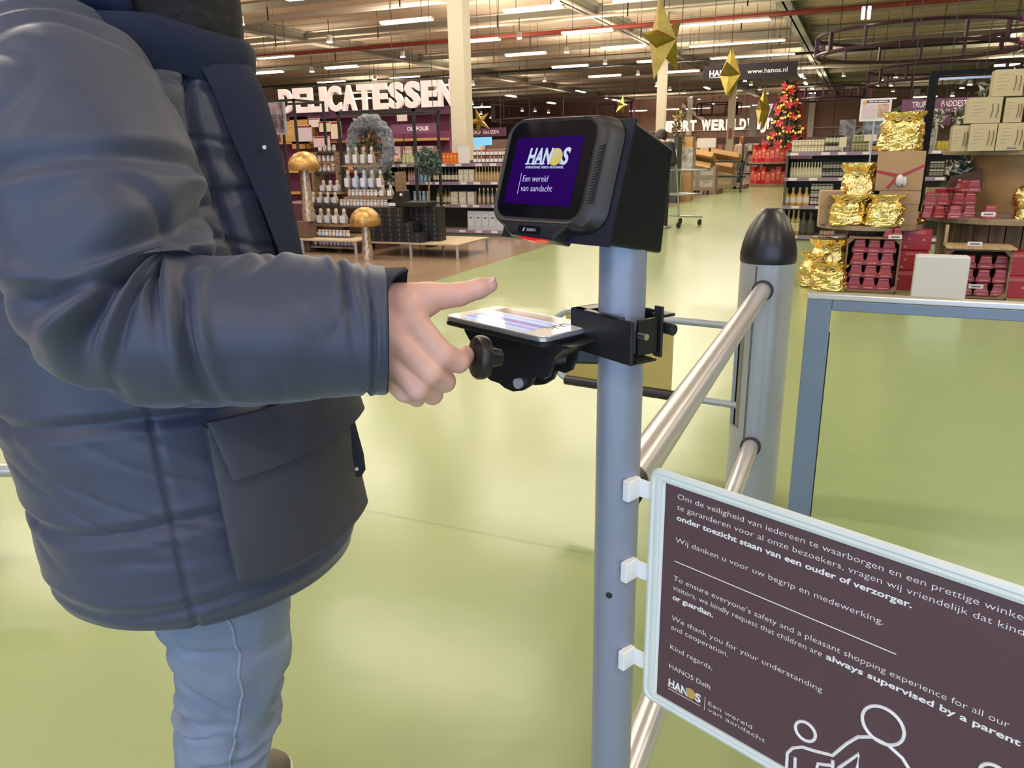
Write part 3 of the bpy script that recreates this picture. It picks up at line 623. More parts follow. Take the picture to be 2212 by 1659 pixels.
b = MB(); b.lathe([(.0078, 0), (.0078, .0003)], c=SQ(.0795, .5685, .0014), axis=sn, seg=24); b.build('logo_globe', mat('poster_globe', (.55, .34, .10), .5), pst)
# pictogram of a family, drawn as outlines
def PT2(x, y):
    r = ray(x, y); o = s0; tt = (o - CAM).dot(sn) / r.dot(sn); p = CAM + r * tt; return ((p - s0).dot(sd_), p.z)
def stroke(mb, pts, r=.0021): mb.tube([SQ(a, z, .0015) for a, z in pts], r, 6)
def circ(x, z, r, n=28): return [(x + cos(2 * pi * i / n) * r, z + sin(2 * pi * i / n) * r) for i in range(n + 1)]
b = MB()
stroke(b, circ(.2395, .6045, .0125)); stroke(b, circ(.3235, .664, .0225)); stroke(b, circ(.432, .668, .0125)) 
ctl = [PT2(*q) for q in [(1700, 1659), (1702, 1625), (1714, 1614), (1735, 1612), (1760, 1620), (1800, 1630), (1830, 1605), (1855, 1590), (1885, 1590), (1920, 1608), (1950, 1635), (1972, 1670)]]
b2 = []
for i in range(len(ctl) - 1):
    for q in range(5): f_ = q / 5; b2.append((ctl[i][0] * (1 - f_) + ctl[i + 1][0] * f_, ctl[i][1] * (1 - f_) + ctl[i + 1][1] * f_))
stroke(b, b2 + [ctl[-1]]); 
for sg in ([(1718, 1664), (1719, 1634)], [(1765, 1662), (1768, 1648), (1800, 1652)], [(1812, 1658), (1858, 1626), (1852, 1662)], [(1800, 1640), (1800, 1660)]): stroke(b, [PT2(*q) for q in sg])
b.build('family_pictogram', m_txt, pst)
b = MB()
for i, (px_, py_) in enumerate(((1376, 1058), (1371, 1237), (1366, 1432))):
    z = PT2(1400, py_ + 2)[1]; bb = MB(); bb.box(SQ(-.012, z, -.001), (.020, .004, .026), R=Matrix((sd_, sn, Z3)).transposed()); bb.box(SQ(-.024, z, .010), (.011, .026, .030), R=Matrix((sd_, sn, Z3)).transposed())
    bb.box(SQ(.003, z, -.002), (.016, .004, .022), R=Matrix((sd_, sn, Z3)).transposed()); bb.build('mounting_clip', m_white, t, bevel=.0015)

# ---- bollard
BX, BY = -.262, 2.83; BH = .902
t = thing('barrier_bollard', 'fat grey bollard with a black domed cap beyond the scanner post', 'bollard', (BX, BY, 0))
R_ = .092; seg = 64; a_slot = (radians(196), radians(236)); b = MB(); zs = [0, .02, .30, .655, BH]
for i in range(len(zs) - 1):
    for k_ in range(seg):
        a0 = 2 * pi * k_ / seg; a1 = 2 * pi * (k_ + 1) / seg; mid = (a0 + a1) / 2
        if i == 2 and a_slot[0] < mid < a_slot[1]: continue
        for rr, fl in ((R_, 0), (R_ - .012, 1)):
            q = [(cos(a0) * rr, sin(a0) * rr, zs[i]), (cos(a1) * rr, sin(a1) * rr, zs[i]), (cos(a1) * rr, sin(a1) * rr, zs[i + 1]), (cos(a0) * rr, sin(a0) * rr, zs[i + 1])]
            b.add(q, [(0, 1, 2, 3) if not fl else (3, 2, 1, 0)])
for zz in (.30, .655):
    n0 = 8
    for k_ in range(n0):
        a0 = a_slot[0] + (a_slot[1] - a_slot[0]) * k_ / n0; a1 = a_slot[0] + (a_slot[1] - a_slot[0]) * (k_ + 1) / n0
        b.add([(cos(a0) * R_, sin(a0) * R_, zz), (cos(a1) * R_, sin(a1) * R_, zz), (cos(a1) * .08, sin(a1) * .08, zz), (cos(a0) * .08, sin(a0) * .08, zz)], [(0, 1, 2, 3)])
for aa in a_slot: b.add([(cos(aa) * R_, sin(aa) * R_, .30), (cos(aa) * .08, sin(aa) * .08, .30), (cos(aa) * .08, sin(aa) * .08, .655), (cos(aa) * R_, sin(aa) * R_, .655)], [(0, 1, 2, 3)])
b.build('housing', m_alu, t, smooth=True)
gr = radians(253); b = MB(); b.box((cos(gr) * (R_ + .0005), sin(gr) * (R_ + .0005), BH / 2), (.002, .006, BH - .01), rz=gr); b.build('groove', mat('groove_dark', (.12, .12, .13), .5), t)
b = MB(); b.cone((-.045, -.026, .10), (-.045, -.026, .80), .026, seg=20); b.build('inner_post', mat('bronze_inner_post', (.30, .27, .23), .4, .4), t, smooth=True)
b = MB(); b.lathe([(R_ + .001, BH), (R_ + .003, BH + .006), (R_ + .003, BH + .030), (R_ - .002, BH + .062), (R_ - .012, BH + .098), (R_ - .026, BH + .130), (R_ - .042, BH + .158), (R_ - .058, BH + .178), (R_ - .064, BH + .182), (.001, BH + .182)], seg=48); b.build('domed_cap', mat('cap_plastic', (.018, .018, .02), .33), t, smooth=True)
# rails between bollard and post
zr1, zr2 = .815, .245
for z, lab, ya in ((zr1, 'upper round rail running from the fat bollard to the scanner post', PY + .045), (zr2, 'lower round rail running from the fat bollard towards the scanner post', PY + .045)):
    t = thing('barrier_rail', lab, 'rail', (PX, ya, z)); L_ = BY - R_ - ya
    b = MB(); b.cone((0, 0, 0), (.002, L_ - .0, 0), .0285, seg=28); b.build('tube', m_alu2, t, smooth=True)
    b = MB(); b.cone((.002, L_ - .012, 0), (.002, L_ + .012, 0), .036, seg=24); b.build('collar', mat('dark_rubber_collar', (.05, .05, .055), .6), t, smooth=True)
    b = MB(); b.cone((0, -.02, 0), (0, .02, 0), .0295, seg=24); b.build('end_sleeve', m_black, t, smooth=True)
# swing arm with tinted panel
base = Vector((BX - .045, BY - .026, 0)); t = thing('swing_arm', 'thin tube swing arm with a tinted sign panel behind the scanner post', 'swing gate', (base.x, base.y, .36))
da = radians(180 - 8 ); ad = Vector((cos(da), sin(da), 0)); dz = .36
La = .80; rr = .10; zt, zl = .668, .372
P = [(ad * .0 + Z3 * (zt - dz))]
P += [ad * .3 + Z3 * (zt - dz)]
for i in range(7): a = radians(90 - 15 * i); P.append(ad * (La - rr + cos(a) * rr) + Z3 * (zt - dz - rr + sin(a) * rr))
for i in range(7): a = radians(0 - 15 * i); P.append(ad * (La - rr + cos(a) * rr) + Z3 * (zl - dz + rr + sin(a) * rr))
P += [ad * .3 + Z3 * (zl - dz), ad * .0 + Z3 * (zl - dz)]
b = MB(); b.tube(P, .0135, 12); b.build('tube_loop', m_alu, t, smooth=True)
m_tint = bpy.data.materials.new('tinted_plexiglass'); m_tint.use_nodes = True; nt = m_tint.node_tree; tr = nt.nodes.new('ShaderNodeBsdfTransparent'); tr.inputs[0].default_value = (.60, .55, .38, 1)
gl = nt.nodes.new('ShaderNodeBsdfGlossy'); gl.inputs['Roughness'].default_value = .1; mxs = nt.nodes.new('ShaderNodeMixShader'); mxs.inputs[0].default_value = .05; nt.links.new(tr.outputs[0], mxs.inputs[1]); nt.links.new(gl.outputs[0], mxs.inputs[2]); nt.links.new(mxs.outputs[0], nt.nodes['Material Output'].inputs[0])
def arm_a(x): # distance along arm for a pixel column
    r = ray(x, 780); nn = ad.cross(Z3); tt = (base - CAM).dot(nn) / r.dot(nn); return ((CAM + r * tt) - base).dot(ad)
a0_, a1_ = arm_a(1453), arm_a(1222); nn = ad.cross(Z3).normalized(); RA = Matrix((ad, nn, Z3)).transposed()
b = MB(); b.box(ad * ((a0_ + a1_) / 2) + Z3 * (.525 - dz) , (a1_ - a0_, .003, .285), R=RA); b.build('tinted_panel', m_tint, t)
b = MB(); b.cone(ad * (a0_ - .02) + Z3 * (zl - dz), ad * a1_ + Z3 * (zl - dz), .0205, seg=14); b.build('black_foam_sleeve', m_black, t, smooth=True)
ac = arm_a(1308); b = MB(); b.lathe([(.055, 0), (.055, .001)], c=ad * ac + Z3 * (.575 - dz) + nn * .002, axis=nn, seg=32, mi=1); b.lathe([(.048, 0), (.048, .0014)], c=ad * ac + Z3 * (.575 - dz) + nn * .002, axis=nn, seg=32); b.build('round_sticker', [mat('sticker_blue', (.03, .10, .45), .4), m_white], t)
# ---- glass gate at the right
t = thing('glass_gate', 'glass gate wing in a blue grey metal frame at the right', 'gate', (-.097, 2.30, 0)); m_gf = mat('gate_frame_lacquer', (.19, .24, .31), .35, .2)
GL = 1.75
b = MB(); b.b2((0, -.018, .0), (.064, .018, .876)); b.b2((GL - .064, -.018, 0), (GL, .018, .876)); b.b2((.0645, -.0175, .846), (GL - .0645, .0175, .8755)); b.build('frame', m_gf, t, bevel=.002)
b = MB(); b.b2((-.003, -.020, .876), (GL + .003, .020, .892)); b.build('top_rail', mat('bright_top_rail', (.62, .6, .6), .25, .6), t, bevel=.003)
b = MB(); b.b2((.064, -.004, .03), (.067, .004, .78)); b.build('gasket', m_black, t)
m_gl = bpy.data.materials.new('clear_gate_glass'); m_gl.use_nodes = True; nt = m_gl.node_tree; tr = nt.nodes.new('ShaderNodeBsdfTransparent'); tr.inputs[0].default_value = (.93, .97, .94, 1)
gl = nt.nodes.new('ShaderNodeBsdfGlossy'); gl.inputs['Roughness'].default_value = .02; fr_ = nt.nodes.new('ShaderNodeFresnel'); fr_.inputs[0].default_value = 1.3; mxs = nt.nodes.new('ShaderNodeMixShader'); nt.links.new(fr_.outputs[0], mxs.inputs[0]); nt.links.new(tr.outputs[0], mxs.inputs[1]); nt.links.new(gl.outputs[0], mxs.inputs[2]); nt.links.new(mxs.outputs[0], nt.nodes['Material Output'].inputs[0])
b = MB(); b.b2((.067, -.004, .03), (GL - .064, .004, .846)); b.build('glass_pane', m_gl, t)
# short piece of rail at the far left edge
t = thing('barrier_rail', 'end of a pale round rail at the left edge behind the jacket', 'rail', tuple(atk(-60, 1015, 2.6)))
b = MB(); b.cone((-.5, -.18, 0), (.145, .055, 0), .024, seg=20); b.build('tube', m_alu2, t, smooth=True)
# ================================================================ the shopper in the padded parka
PB = Vector((cos(AZ), sin(AZ), 0)) * -.5 + Vector((-sin(AZ), cos(AZ), 0)) * 1.1
RHv, FHv = Vector((cos(AZ), sin(AZ), 0)), Vector((-sin(AZ), cos(AZ), 0))
def lp3(x, y, z): return Vector((x + .5, y - 1.1, z))      # person coordinates -> local
def pix(px, py, yp):                                         # pixel on the upright plane yp metres ahead
    r = ray(px, py); t_ = (yp) / r.dot(FHv); p = CAM + r * t_; return lp3(p.dot(RHv), yp, p.z)
person = thing('person', 'person in a slate blue padded parka and light jeans reaching for the phone holder', 'person', (PB.x, PB.y, 0), AZ)

def roundcones(P, segs, k=.006):
    """smooth union of tapered capsules; P (n,3)"""
    d = None
    for a, b_, ra, rb in segs:
        a = np.array(a); b_ = np.array(b_); ba = b_ - a; pa = P - a
        h = np.clip((pa @ ba) / (ba @ ba), 0, 1); q = np.linalg.norm(pa - h[:, None] * ba, axis=1) - (ra + (rb - ra) * h)
        if d is None: d = q
        else:
            hh = np.clip(.5 + .5 * (d - q) / k, 0, 1); d = d * (1 - hh) + q * hh - k * hh * (1 - hh)
    return d
def surfnet(f, lo, hi, h):
    ax = [np.arange(lo[i], hi[i] + h, h) for i in range(3)]; G = np.stack(np.meshgrid(*ax, indexing='ij'), -1); sh = G.shape[:3]
    V = f(G.reshape(-1, 3)).reshape(sh); nx, ny, nz = sh
    c = [V[i:nx - 1 + i, j:ny - 1 + j, k:nz - 1 + k] for i in (0, 1) for j in (0, 1) for k in (0, 1)]
    mn = np.minimum.reduce(c); mx = np.maximum.reduce(c); act = (mn < 0) & (mx >= 0)
    idx = -np.ones(act.shape, int); ids = np.argwhere(act); idx[act] = np.arange(len(ids))
    acc = np.zeros((len(ids), 3)); cnt = np.zeros(len(ids))
    off = [(i, j, k) for i in (0, 1) for j in (0, 1) for k in (0, 1)]
    for a in range(8):
        for b_ in range(a + 1, 8):
            if sum(abs(off[a][q] - off[b_][q]) for q in range(3)) != 1: continue
            va = V[tuple((ids + off[a]).T)]; vb = V[tuple((ids + off[b_]).T)]; m = (va < 0) != (vb < 0)
            t_ = np.where(m, va / np.where(m, va - vb, 1), 0)[:, None]
            acc += np.where(m[:, None], np.array(off[a]) * (1 - t_) + np.array(off[b_]) * t_, 0); cnt += m
    verts = (ids + acc / cnt[:, None]) * h + np.array([a[0] for a in ax])
    faces = []
    for d in range(3):
        e = [0, 0, 0]; e[d] = 1; u = [0, 0, 0]; u[(d + 1) % 3] = 1; w = [0, 0, 0]; w[(d + 2) % 3] = 1
        A = V[:nx - e[0], :ny - e[1], :nz - e[2]]; B = V[e[0]:, e[1]:, e[2]:]; m = (A < 0) != (B < 0)
        ps = np.argwhere(m); sg = A[m] < 0
        ok = (ps[:, (d + 1) % 3] > 0) & (ps[:, (d + 2) % 3] > 0) & (ps[:, (d + 1) % 3] < sh[(d + 1) % 3] - 1) & (ps[:, (d + 2) % 3] < sh[(d + 2) % 3] - 1)
        ps = ps[ok]; sg = sg[ok]; u = np.array(u); w = np.array(w)
        q = np.stack([idx[tuple((ps - s).T)] for s in (u * 0, u, u + w, w)], 1)
        q[~sg] = q[~sg][:, ::-1]; faces.append(q[:, ::-1])
    return verts, np.concatenate(faces)

m_skin = mat('skin', (.74, .46, .38), .46, noise_s=14, noise_a=.12, color2=(.70, .39, .33), bump_s=120, bump_a=.12, bump_d=.001)
m_skin.node_tree.nodes['Principled BSDF'].inputs['Subsurface Weight'].default_value = .12
m_skin.node_tree.nodes['Principled BSDF'].inputs['Subsurface Radius'].default_value = (.012, .005, .003)
def J(px, py, yp): return tuple(pix(px, py, yp))
def hand_right():
    W_ = J(800, 705, .885); E_ = J(740, 700, .875)
    I0 = J(893, 700, .885); M0 = J(872, 748, .875); R0_ = J(858, 790, .878); P0 = J(850, 822, .888)
    S_ = [(E_, W_, .030, .029),
          (W_, I0, .029, .0175), (W_, M0, .028, .0175), (W_, R0_, .027, .0160), (W_, P0, .024, .0145),
          (J(830, 655, .895), J(925, 643, .905), .024, .0175), (J(885, 668, .893), J(925, 664, .903), .022, .0105)]
    fing = {
     'i': [(I0, .0185), (J(953, 766, .885), .0160), (J(990, 780, .900), .0140), (J(1003, 768, .912), .0124)],
     'm': [(M0, .0180), (J(928, 804, .872), .0148), (J(960, 824, .898), .0132), (J(955, 812, .925), .0115)],
     'r': [(R0_, .0165), (J(903, 838, .872), .0138), (J(934, 852, .900), .0124), (J(928, 838, .932), .0105)],
     'p': [(P0, .0140), (J(874, 848, .892), .0115), (J(900, 860, .912), .0103), (J(898, 848, .932), .0092)],
     't': [(J(862, 652, .90), .0215), (J(925, 643, .905), .0180), (J(992, 636, .915), .0140), (J(1035, 623, .922), .0122), (J(1058, 616, .926), .0095)]}
    d = [S_]
    for k_, ch in fing.items(): d.append([(ch[i][0], ch[i + 1][0], ch[i][1], ch[i + 1][1]) for i in range(len(ch) - 1)])
    return d, fing
hparts, fing = hand_right()
def fh(P):
    out = None
    for segs in hparts:
        q = roundcones(P, segs, .010 if segs is hparts[0] else .004)
        if out is None: out = q
        else:
            k_ = .0028; hh = np.clip(.5 + .5 * (out - q) / k_, 0, 1); out = out * (1 - hh) + q * hh - k_ * hh * (1 - hh)
    return out
allp = np.array([p for s in hparts for q in s for p in q[:2]])
hv, hf = surfnet(fh, allp.min(0) - .035, allp.max(0) + .03, .0019)
# body: pelvis, trunk, neck, head, left arm; legs inside the trousers
def mir(x, y, z): return (x, 2.2 - y, z)
def L3(x, y, z): return tuple(lp3(x, y, z))
hip = (-.50, 1.1, .90)
bsegs = [(L3(-.50, 1.04, .90), L3(-.50, 1.16, .90), .12, .12), (L3(*hip), L3(-.50, 1.1, 1.12), .125, .11), (L3(-.51, 1.1, 1.12), L3(-.51, 1.1, 1.32), .105, .10), (L3(-.525, 1.0, 1.355), L3(-.525, 1.2, 1.355), .06, .06),
         (L3(-.49, 1.1, 1.38), L3(-.46, 1.1, 1.53), .062, .058), (L3(-.455, 1.1, 1.60), L3(-.43, 1.1, 1.59), .074, .070), (L3(-.475, 1.1, 1.68), L3(-.455, 1.1, 1.68), .085, .082), (L3(-.42, 1.1, 1.575), L3(-.385, 1.1, 1.555), .045, .028),
         (L3(-.50, 1.22, 1.38), L3(-.55, 1.33, 1.12), .055, .045), (L3(-.55, 1.33, 1.12), L3(-.44, 1.33, .90), .043, .032),
         (L3(-.53, .995, 1.35), L3(-.465, .88, 1.15), .052, .044), (L3(-.465, .88, 1.15), L3(-.25, .865, 1.095), .044, .034), (L3(-.25, .865, 1.095), E_ if False else tuple(hparts[0][0][0]), .034, .030),
         (L3(-.49, 1.05, .86), L3(-.475, 1.06, .47), .070, .052), (L3(-.475, 1.06, .47), L3(-.55, 1.07, .09), .048, .036), (L3(-.56, 1.06, .07), L3(-.42, 1.03, .035), .036, .028),
         (L3(-.50, 1.17, .86), L3(-.51, 1.21, .47), .068, .050), (L3(-.51, 1.21, .47), L3(-.60, 1.25, .10), .046, .036), (L3(-.61, 1.25, .07), L3(-.53, 1.35, .035), .036, .028)]
face = [(L3(-.362, 1.1, 1.65), L3(-.345, 1.1, 1.615), .011, .016), (L3(-.37, 1.1, 1.583), L3(-.368, 1.1, 1.583), .022, .022), (L3(-.373, 1.065, 1.672), L3(-.373, 1.135, 1.672), .014, .014),
        (L3(-.46, 1.012, 1.645), L3(-.465, 1.008, 1.615), .018, .012), (L3(-.46, 1.188, 1.645), L3(-.465, 1.192, 1.615), .018, .012)]
def fb(P):
    a = roundcones(P, bsegs, .03); q = roundcones(P, face, .006); k_ = .012; hh = np.clip(.5 + .5 * (a - q) / k_, 0, 1); a = a * (1 - hh) + q * hh - k_ * hh * (1 - hh)
    # left hand, relaxed, fingers curled
    return a
bv, bf = surfnet(fb, (-.30, -.36, -.01), (.45, .36, 1.80), .0085)
lh = [[(L3(-.44, 1.33, .90), L3(-.40, 1.335, .83), .028, .030)]] + [[(L3(-.40 + dx_, 1.335 + dy, .82), L3(-.375 + dx_, 1.33 + dy, .775), .012, .010), (L3(-.375 + dx_, 1.33 + dy, .775), L3(-.37 + dx_, 1.315 + dy, .745 + e), .010, .008)] for dx_, dy, e in ((.02, .0, .005), (0, .004, 0), (-.02, .004, .003), (-.038, 0, .012))] + [[(L3(-.40, 1.32, .86), L3(-.365, 1.30, .81), .013, .009)]]
def fl(P):
    out = None
    for s in lh:
        q = roundcones(P, s, .006); out = q if out is None else np.minimum(out, q)
    return out
lv, lf = surfnet(fl, (.0, .15, .70), (.20, .29, .94), .004)
b = MB(); b.add(hv.tolist(), hf.tolist()); b.add(bv.tolist(), bf.tolist()); b.add(lv.tolist(), lf.tolist())
body = b.build('body', m_skin, person, smooth=True)
for p in body.data.polygons: p.use_smooth = True
try: body.data.set_sharp_from_angle(angle=radians(180))
except Exception: pass
# nails
def nail(c, fw, up_, w, l, nm='fingernail'):
    fw = Vector(fw).normalized(); up_ = Vector(up_); up_ = (up_ - fw * up_.dot(fw)).normalized(); sd2 = fw.cross(up_); R = []
    for i in range(7):
        s = -1 + 2 * i / 6; row = []
        ww = w * sqrt(max(.05, 1 - (max(0, s - .2) / .85) ** 2)) * (1 if s > -.8 else .8)
        for j in range(7): a = (-1 + 2 * j / 6); row.append(Vector(c) + fw * (s * l) + sd2 * (a * ww) + up_ * (-.35 * w * a * a))
        R.append(row)
    b = MB(); b.loft(R, caps=False, closed=False); o = b.build(nm, mat('nail', (.72, .52, .48), .25), body, smooth=True)
    so = o.modifiers.new('thick', 'SOLIDIFY'); so.thickness = .0008
tdir = Vector(fing['t'][4][0]) - Vector(fing['t'][3][0])
nail(Vector(fing['t'][4][0]) + Vector((.000, -.0035, .0085)) - tdir * .05, tdir, (-.1, -.3, 1), .0062, .0080)
idir = Vector(fing['i'][3][0]) - Vector(fing['i'][2][0])
nail(Vector(fing['i'][3][0]) + Vector((-.0075, -.006, .0070)), Vector((.35, .25, -.35)), (-.5, -.35, .8), .0060, .0065)
# eyes, hair
for yy in (1.068, 1.132): b = MB(); b.sphere(lp3(-.377, yy, 1.655), .0115); b.build('eye', mat('eye_white', (.7, .7, .7), .2), person, smooth=True)
def fhair(P):
    a = roundcones(P, [(L3(-.49, 1.1, 1.70), L3(-.455, 1.1, 1.705), .093, .088), (L3(-.51, 1.1, 1.66), L3(-.50, 1.1, 1.58), .078, .062)], .02)
    cut = roundcones(P, [(L3(-.36, 1.1, 1.66), L3(-.38, 1.1, 1.56), .075, .10)], .01); return np.maximum(a, -cut)
hv2, hf2 = surfnet(fhair, (-.12, -.12, 1.48), (.16, .12, 1.82), .006)
b = MB(); b.add(hv2.tolist(), hf2.tolist()); b.build('hair', mat('dark_hair', (.03, .02, .015), .5, bump_s=60, bump_a=.8), person, smooth=True)

# ---------------- parka
m_par = mat('parka_fabric', (.037, .046, .084), .54, noise_s=2.2, noise_a=.12, bump_s=260, bump_a=.10, sheen=.2, bump_d=.001)
m_parin = mat('parka_navy_facing', (.014, .020, .045), .75, spec=.2, bump_s=200, bump_a=.1, bump_d=.001)
# rings: z, x back, x front, y near, y far
RG = [(.690, -.692, -.262, .872, 1.310), (.72, -.702, -.256, .862, 1.320), (.78, -.708, -.262, .858, 1.326), (.86, -.714, -.272, .858, 1.330), (.95, -.726, -.284, .862, 1.328), (1.05, -.738, -.300, .872, 1.32),
      (1.15, -.745, -.308, .890, 1.31), (1.25, -.735, -.324, .905, 1.295), (1.32, -.710, -.344, .925, 1.275), (1.37, -.685, -.352, .955, 1.245), (1.41, -.655, -.362, .99, 1.21), (1.44, -.63, -.372, 1.02, 1.18), (1.47, -.61, -.385, 1.035, 1.165)]
zsR = [r[0] for r in RG]
def ringat(z):
    z = min(max(z, zsR[0]), zsR[-1]); i = max(j for j in range(len(RG)) if zsR[j] <= z); i = min(i, len(RG) - 2)
    f_ = (z - zsR[i]) / (zsR[i + 1] - zsR[i]); f_ = max(0, min(1, f_))
    p = [RG[max(i - 1, 0)][q] for q in range(1, 5)]; a = RG[i][1:]; c = RG[i + 1][1:]; e = RG[min(i + 2, len(RG) - 1)][1:]
    return [.5 * (2 * a[q] + (c[q] - p[q]) * f_ + (2 * p[q] - 5 * a[q] + 4 * c[q] - e[q]) * f_ ** 2 + (3 * a[q] - p[q] - 3 * c[q] + e[q]) * f_ ** 3) for q in range(4)]
SEAMZ = [.728, .842, .980, 1.12, 1.27]
def sstep(a, b_, x): t_ = max(0, min(1, (x - a) / (b_ - a))); return t_ * t_ * (3 - 2 * t_)
def torso(th, z, off=0., plain=False):
    xb, xf, yn, yf = ringat(z); xc, yc = (xb + xf) / 2, (yn + yf) / 2; a, bb_ = (xf - xb) / 2, (yf - yn) / 2
    c, s = cos(th), sin(th); e = 1.0
    x = xc + a * math.copysign(abs(c) ** e, c); y = yc + bb_ * math.copysign(abs(s) ** e, s)
    nn_ = Vector((c / a, s / bb_, 0)).normalized()
    d = off
    if plain: P_ = Vector((x * 4.5, y * 4.5, z * 7.5)); d += .006 * noise.noise(P_) + .0012 * noise.noise(P_ * 4)
    elif z < 1.40:
        front = sstep(.2, .9, c) * sstep(.98, 1.08, z)           # chest panels are quilted lengthwise
        w = .0085 if z < 1.08 else .012
        for sz in SEAMZ:
            zz = sz + .012 * sin(th * 1.0 + 1) + .004 * sin(th * 5 + sz * 9)
            dd = (z - zz) / w; k_ = (1 - front * .8) if sz < 1.2 else (1 - front * .45)
            if abs(dd) < 4: d -= .0068 * math.exp(-dd * dd) * k_ * (.6 if sz == .728 else 1) - .0018 * math.exp(-((abs(dd) - 2.0) ** 2)) * k_
        d -= front * .022 * (math.exp(-((sin(th * 6.0 + .55 * (z - 1.1) * 6)) / .24) ** 2)) 
        # side seams
        for ts in (-1.25, -2.6, 1.25, 2.6):
            dd = (((th + pi) % (2 * pi) - pi) - ts - (z - .9) * .25) / .016
            if abs(dd) < 4: d -= .0055 * math.exp(-dd * dd)
        P_ = Vector((x * 4.5, y * 4.5, z * 7.5)); d += .0065 * noise.noise(P_) + (.0025 if z < 1.05 else .0045) * noise.noise(P_ * 2.7)
        r_ = 1 - abs(noise.noise(Vector((x * 5 + z * 3, y * 5, z * 16 + x * 5)))) ; d -= (.0022 if z < 1.05 else .005) * max(0, r_ - .86) / .14 * sstep(.74, .80, z)
    else:
        P_ = Vector((x * 9, y * 9, z * 12)); d += .006 * noise.noise(P_)
    return lp3(x, y, z) + nn_ * d
NT, NZ = 300, 260
b = MB(); R = []
for i in range(NZ + 1):
    z = .690 + (1.47 - .690) * i / NZ; R.append([torso(2 * pi * j / NT, z) for j in range(NT)])
inner = []
for z, o_ in ((.692, -.012), (.72, -.020), (.80, -.024), (.95, -.026)): inner.append([torso(2 * pi * j / NT, z, o_) for j in range(NT)])
b.loft(inner[::-1] + R, caps=False)
# sleeves
def catmull(P, n):
    out = []
    for i in range(len(P) - 1):
        p0, p1, p2, p3 = P[max(i - 1, 0)], P[i], P[i + 1], P[min(i + 2, len(P) - 1)]
        for k_ in range(n):
            f_ = k_ / n; out.append([.5 * (2 * b1 + (c_ - a_) * f_ + (2 * a_ - 5 * b1 + 4 * c_ - e_) * f_ ** 2 + (3 * b1 - a_ - 3 * c_ + e_) * f_ ** 3) for a_, b1, c_, e_ in zip(p0, p1, p2, p3)])
    out.append(list(P[-1])); return out
def sleeve(path, seams, creases, seed, mb, nseg=110, sub=22):
    Q_ = catmull(path, sub); n = len(Q_); pts = [lp3(*q[:3]) for q in Q_]; rad = [q[3] for q in Q_]; rings = []; up = None
    for i, p in enumerate(pts):
        t_ = (pts[min(i + 1, n - 1)] - pts[max(i - 1, 0)]).normalized()
        if up is None: up = (Z3 - t_ * Z3.dot(t_)).normalized() if abs(t_.z) < .9 else (X3 - t_ * X3.dot(t_)).normalized()
        up = (up - t_ * up.dot(t_)).normalized(); sd3 = t_.cross(up); row = []; s = i / (n - 1)
        for j in range(nseg):
            a = 2 * pi * j / nseg; d = up * cos(a) + sd3 * sin(a); r = rad[i]
            q = p + d * r
            for ss, w, am in seams:
                dd = (s - ss - .01 * sin(a * 2 + ss * 7)) / w
                if abs(dd) < 4: r -= am * math.exp(-dd * dd) - am * .3 * math.exp(-((abs(dd) - 1.8) ** 2))
            for (cs, ca_, slope, w, am, ext) in creases:
                da_ = (a - ca_ + pi) % (2 * pi) - pi
                dd = (s - cs - slope * da_) / w; fall = math.exp(-(da_ / ext) ** 2)
                if abs(dd) < 5: r -= 1.45 * am * fall * (math.exp(-dd * dd) - .55 * math.exp(-((abs(dd) - 2.0) / 1.0) ** 2))
            V_ = Vector((q.x * 6 + seed, q.y * 6, q.z * 6)); r += .008 * noise.noise(V_) + .005 * noise.noise(V_ * 2.6)
            rg_ = 1 - abs(noise.noise(Vector((s * 11 + seed, cos(a) * .9, sin(a) * .9 + s * 2)))); r -= (.0075 - .0055 * sstep(.55, .7, s)) * max(0, rg_ - .80) / .20 * sstep(0, .15, s) * (1 - sstep(.9, 1, s))
            row.append(p + d * r)
        rings.append(row)
    # cuff turned in
    last = rings[-1]; c = pts[-1]; t_ = (pts[-1] - pts[-2]).normalized()
    rings.append([c + (v - c) * .97 + t_ * .002 for v in last]); rings.append([c + (v - c) * .90 - t_ * .004 for v in last]); rings.append([c + (v - c) * .86 - t_ * .06 for v in last])
    mb.loft(rings, caps=False); return rings, c, t_
spath = [(-.545, 1.03, 1.395, .085), (-.520, .965, 1.355, .106), (-.482, .905, 1.29, .118), (-.455, .870, 1.215, .120), (-.440, .850, 1.140, .106), (-.395, .845, 1.100, .094), (-.33, .848, 1.092, .087), (-.26, .855, 1.091, .083), (-.20, .868, 1.089, .079), (-.148, .878, 1.086, .0765)]
creases = [(.50, pi * .05, .020, .016, .016, .8), (.455, .5, -.04, .014, .012, .8), (.56, -.9, .05, .013, .012, .9), (.62, -1.6, -.04, .012, .011, .8), (.70, -2.2, .05, .014, .006, .8), (.77, -1.2, -.05, .014, .005, .7), (.84, -2.0, .05, .012, .005, .7), (.36, -1.0, .05, .018, .010, .9), (.42, -2.2, -.06, .016, .010, .8), (.66, .4, .02, .012, .008, .8), (.90, -.6, .02, .008, .006, .8), (.52, -2.6, .06, .014, .012, .7)]
sl_r, sl_c, sl_t = sleeve(spath, [(.10, .012, .006), (.30, .012, .008), (.955, .006, .005)], creases, 3., b)
lpth = [(x, 2.2 - y, z, r) for x, y, z, r in [(-.505, 1.03, 1.405, .085), (-.50, .965, 1.37, .11), (-.51, .91, 1.29, .115), (-.525, .885, 1.20, .108), (-.545, .875, 1.12, .098), (-.53, .872, 1.05, .088), (-.49, .87, .98, .08), (-.45, .87, .92, .072)]]
sleeve(lpth, [(.3, .012, .008), (.95, .006, .005)], creases[:6], 11., b, nseg=60, sub=10)
parka = b.build('parka', m_par, person, smooth=True)
for p in parka.data.polygons: p.use_smooth = True
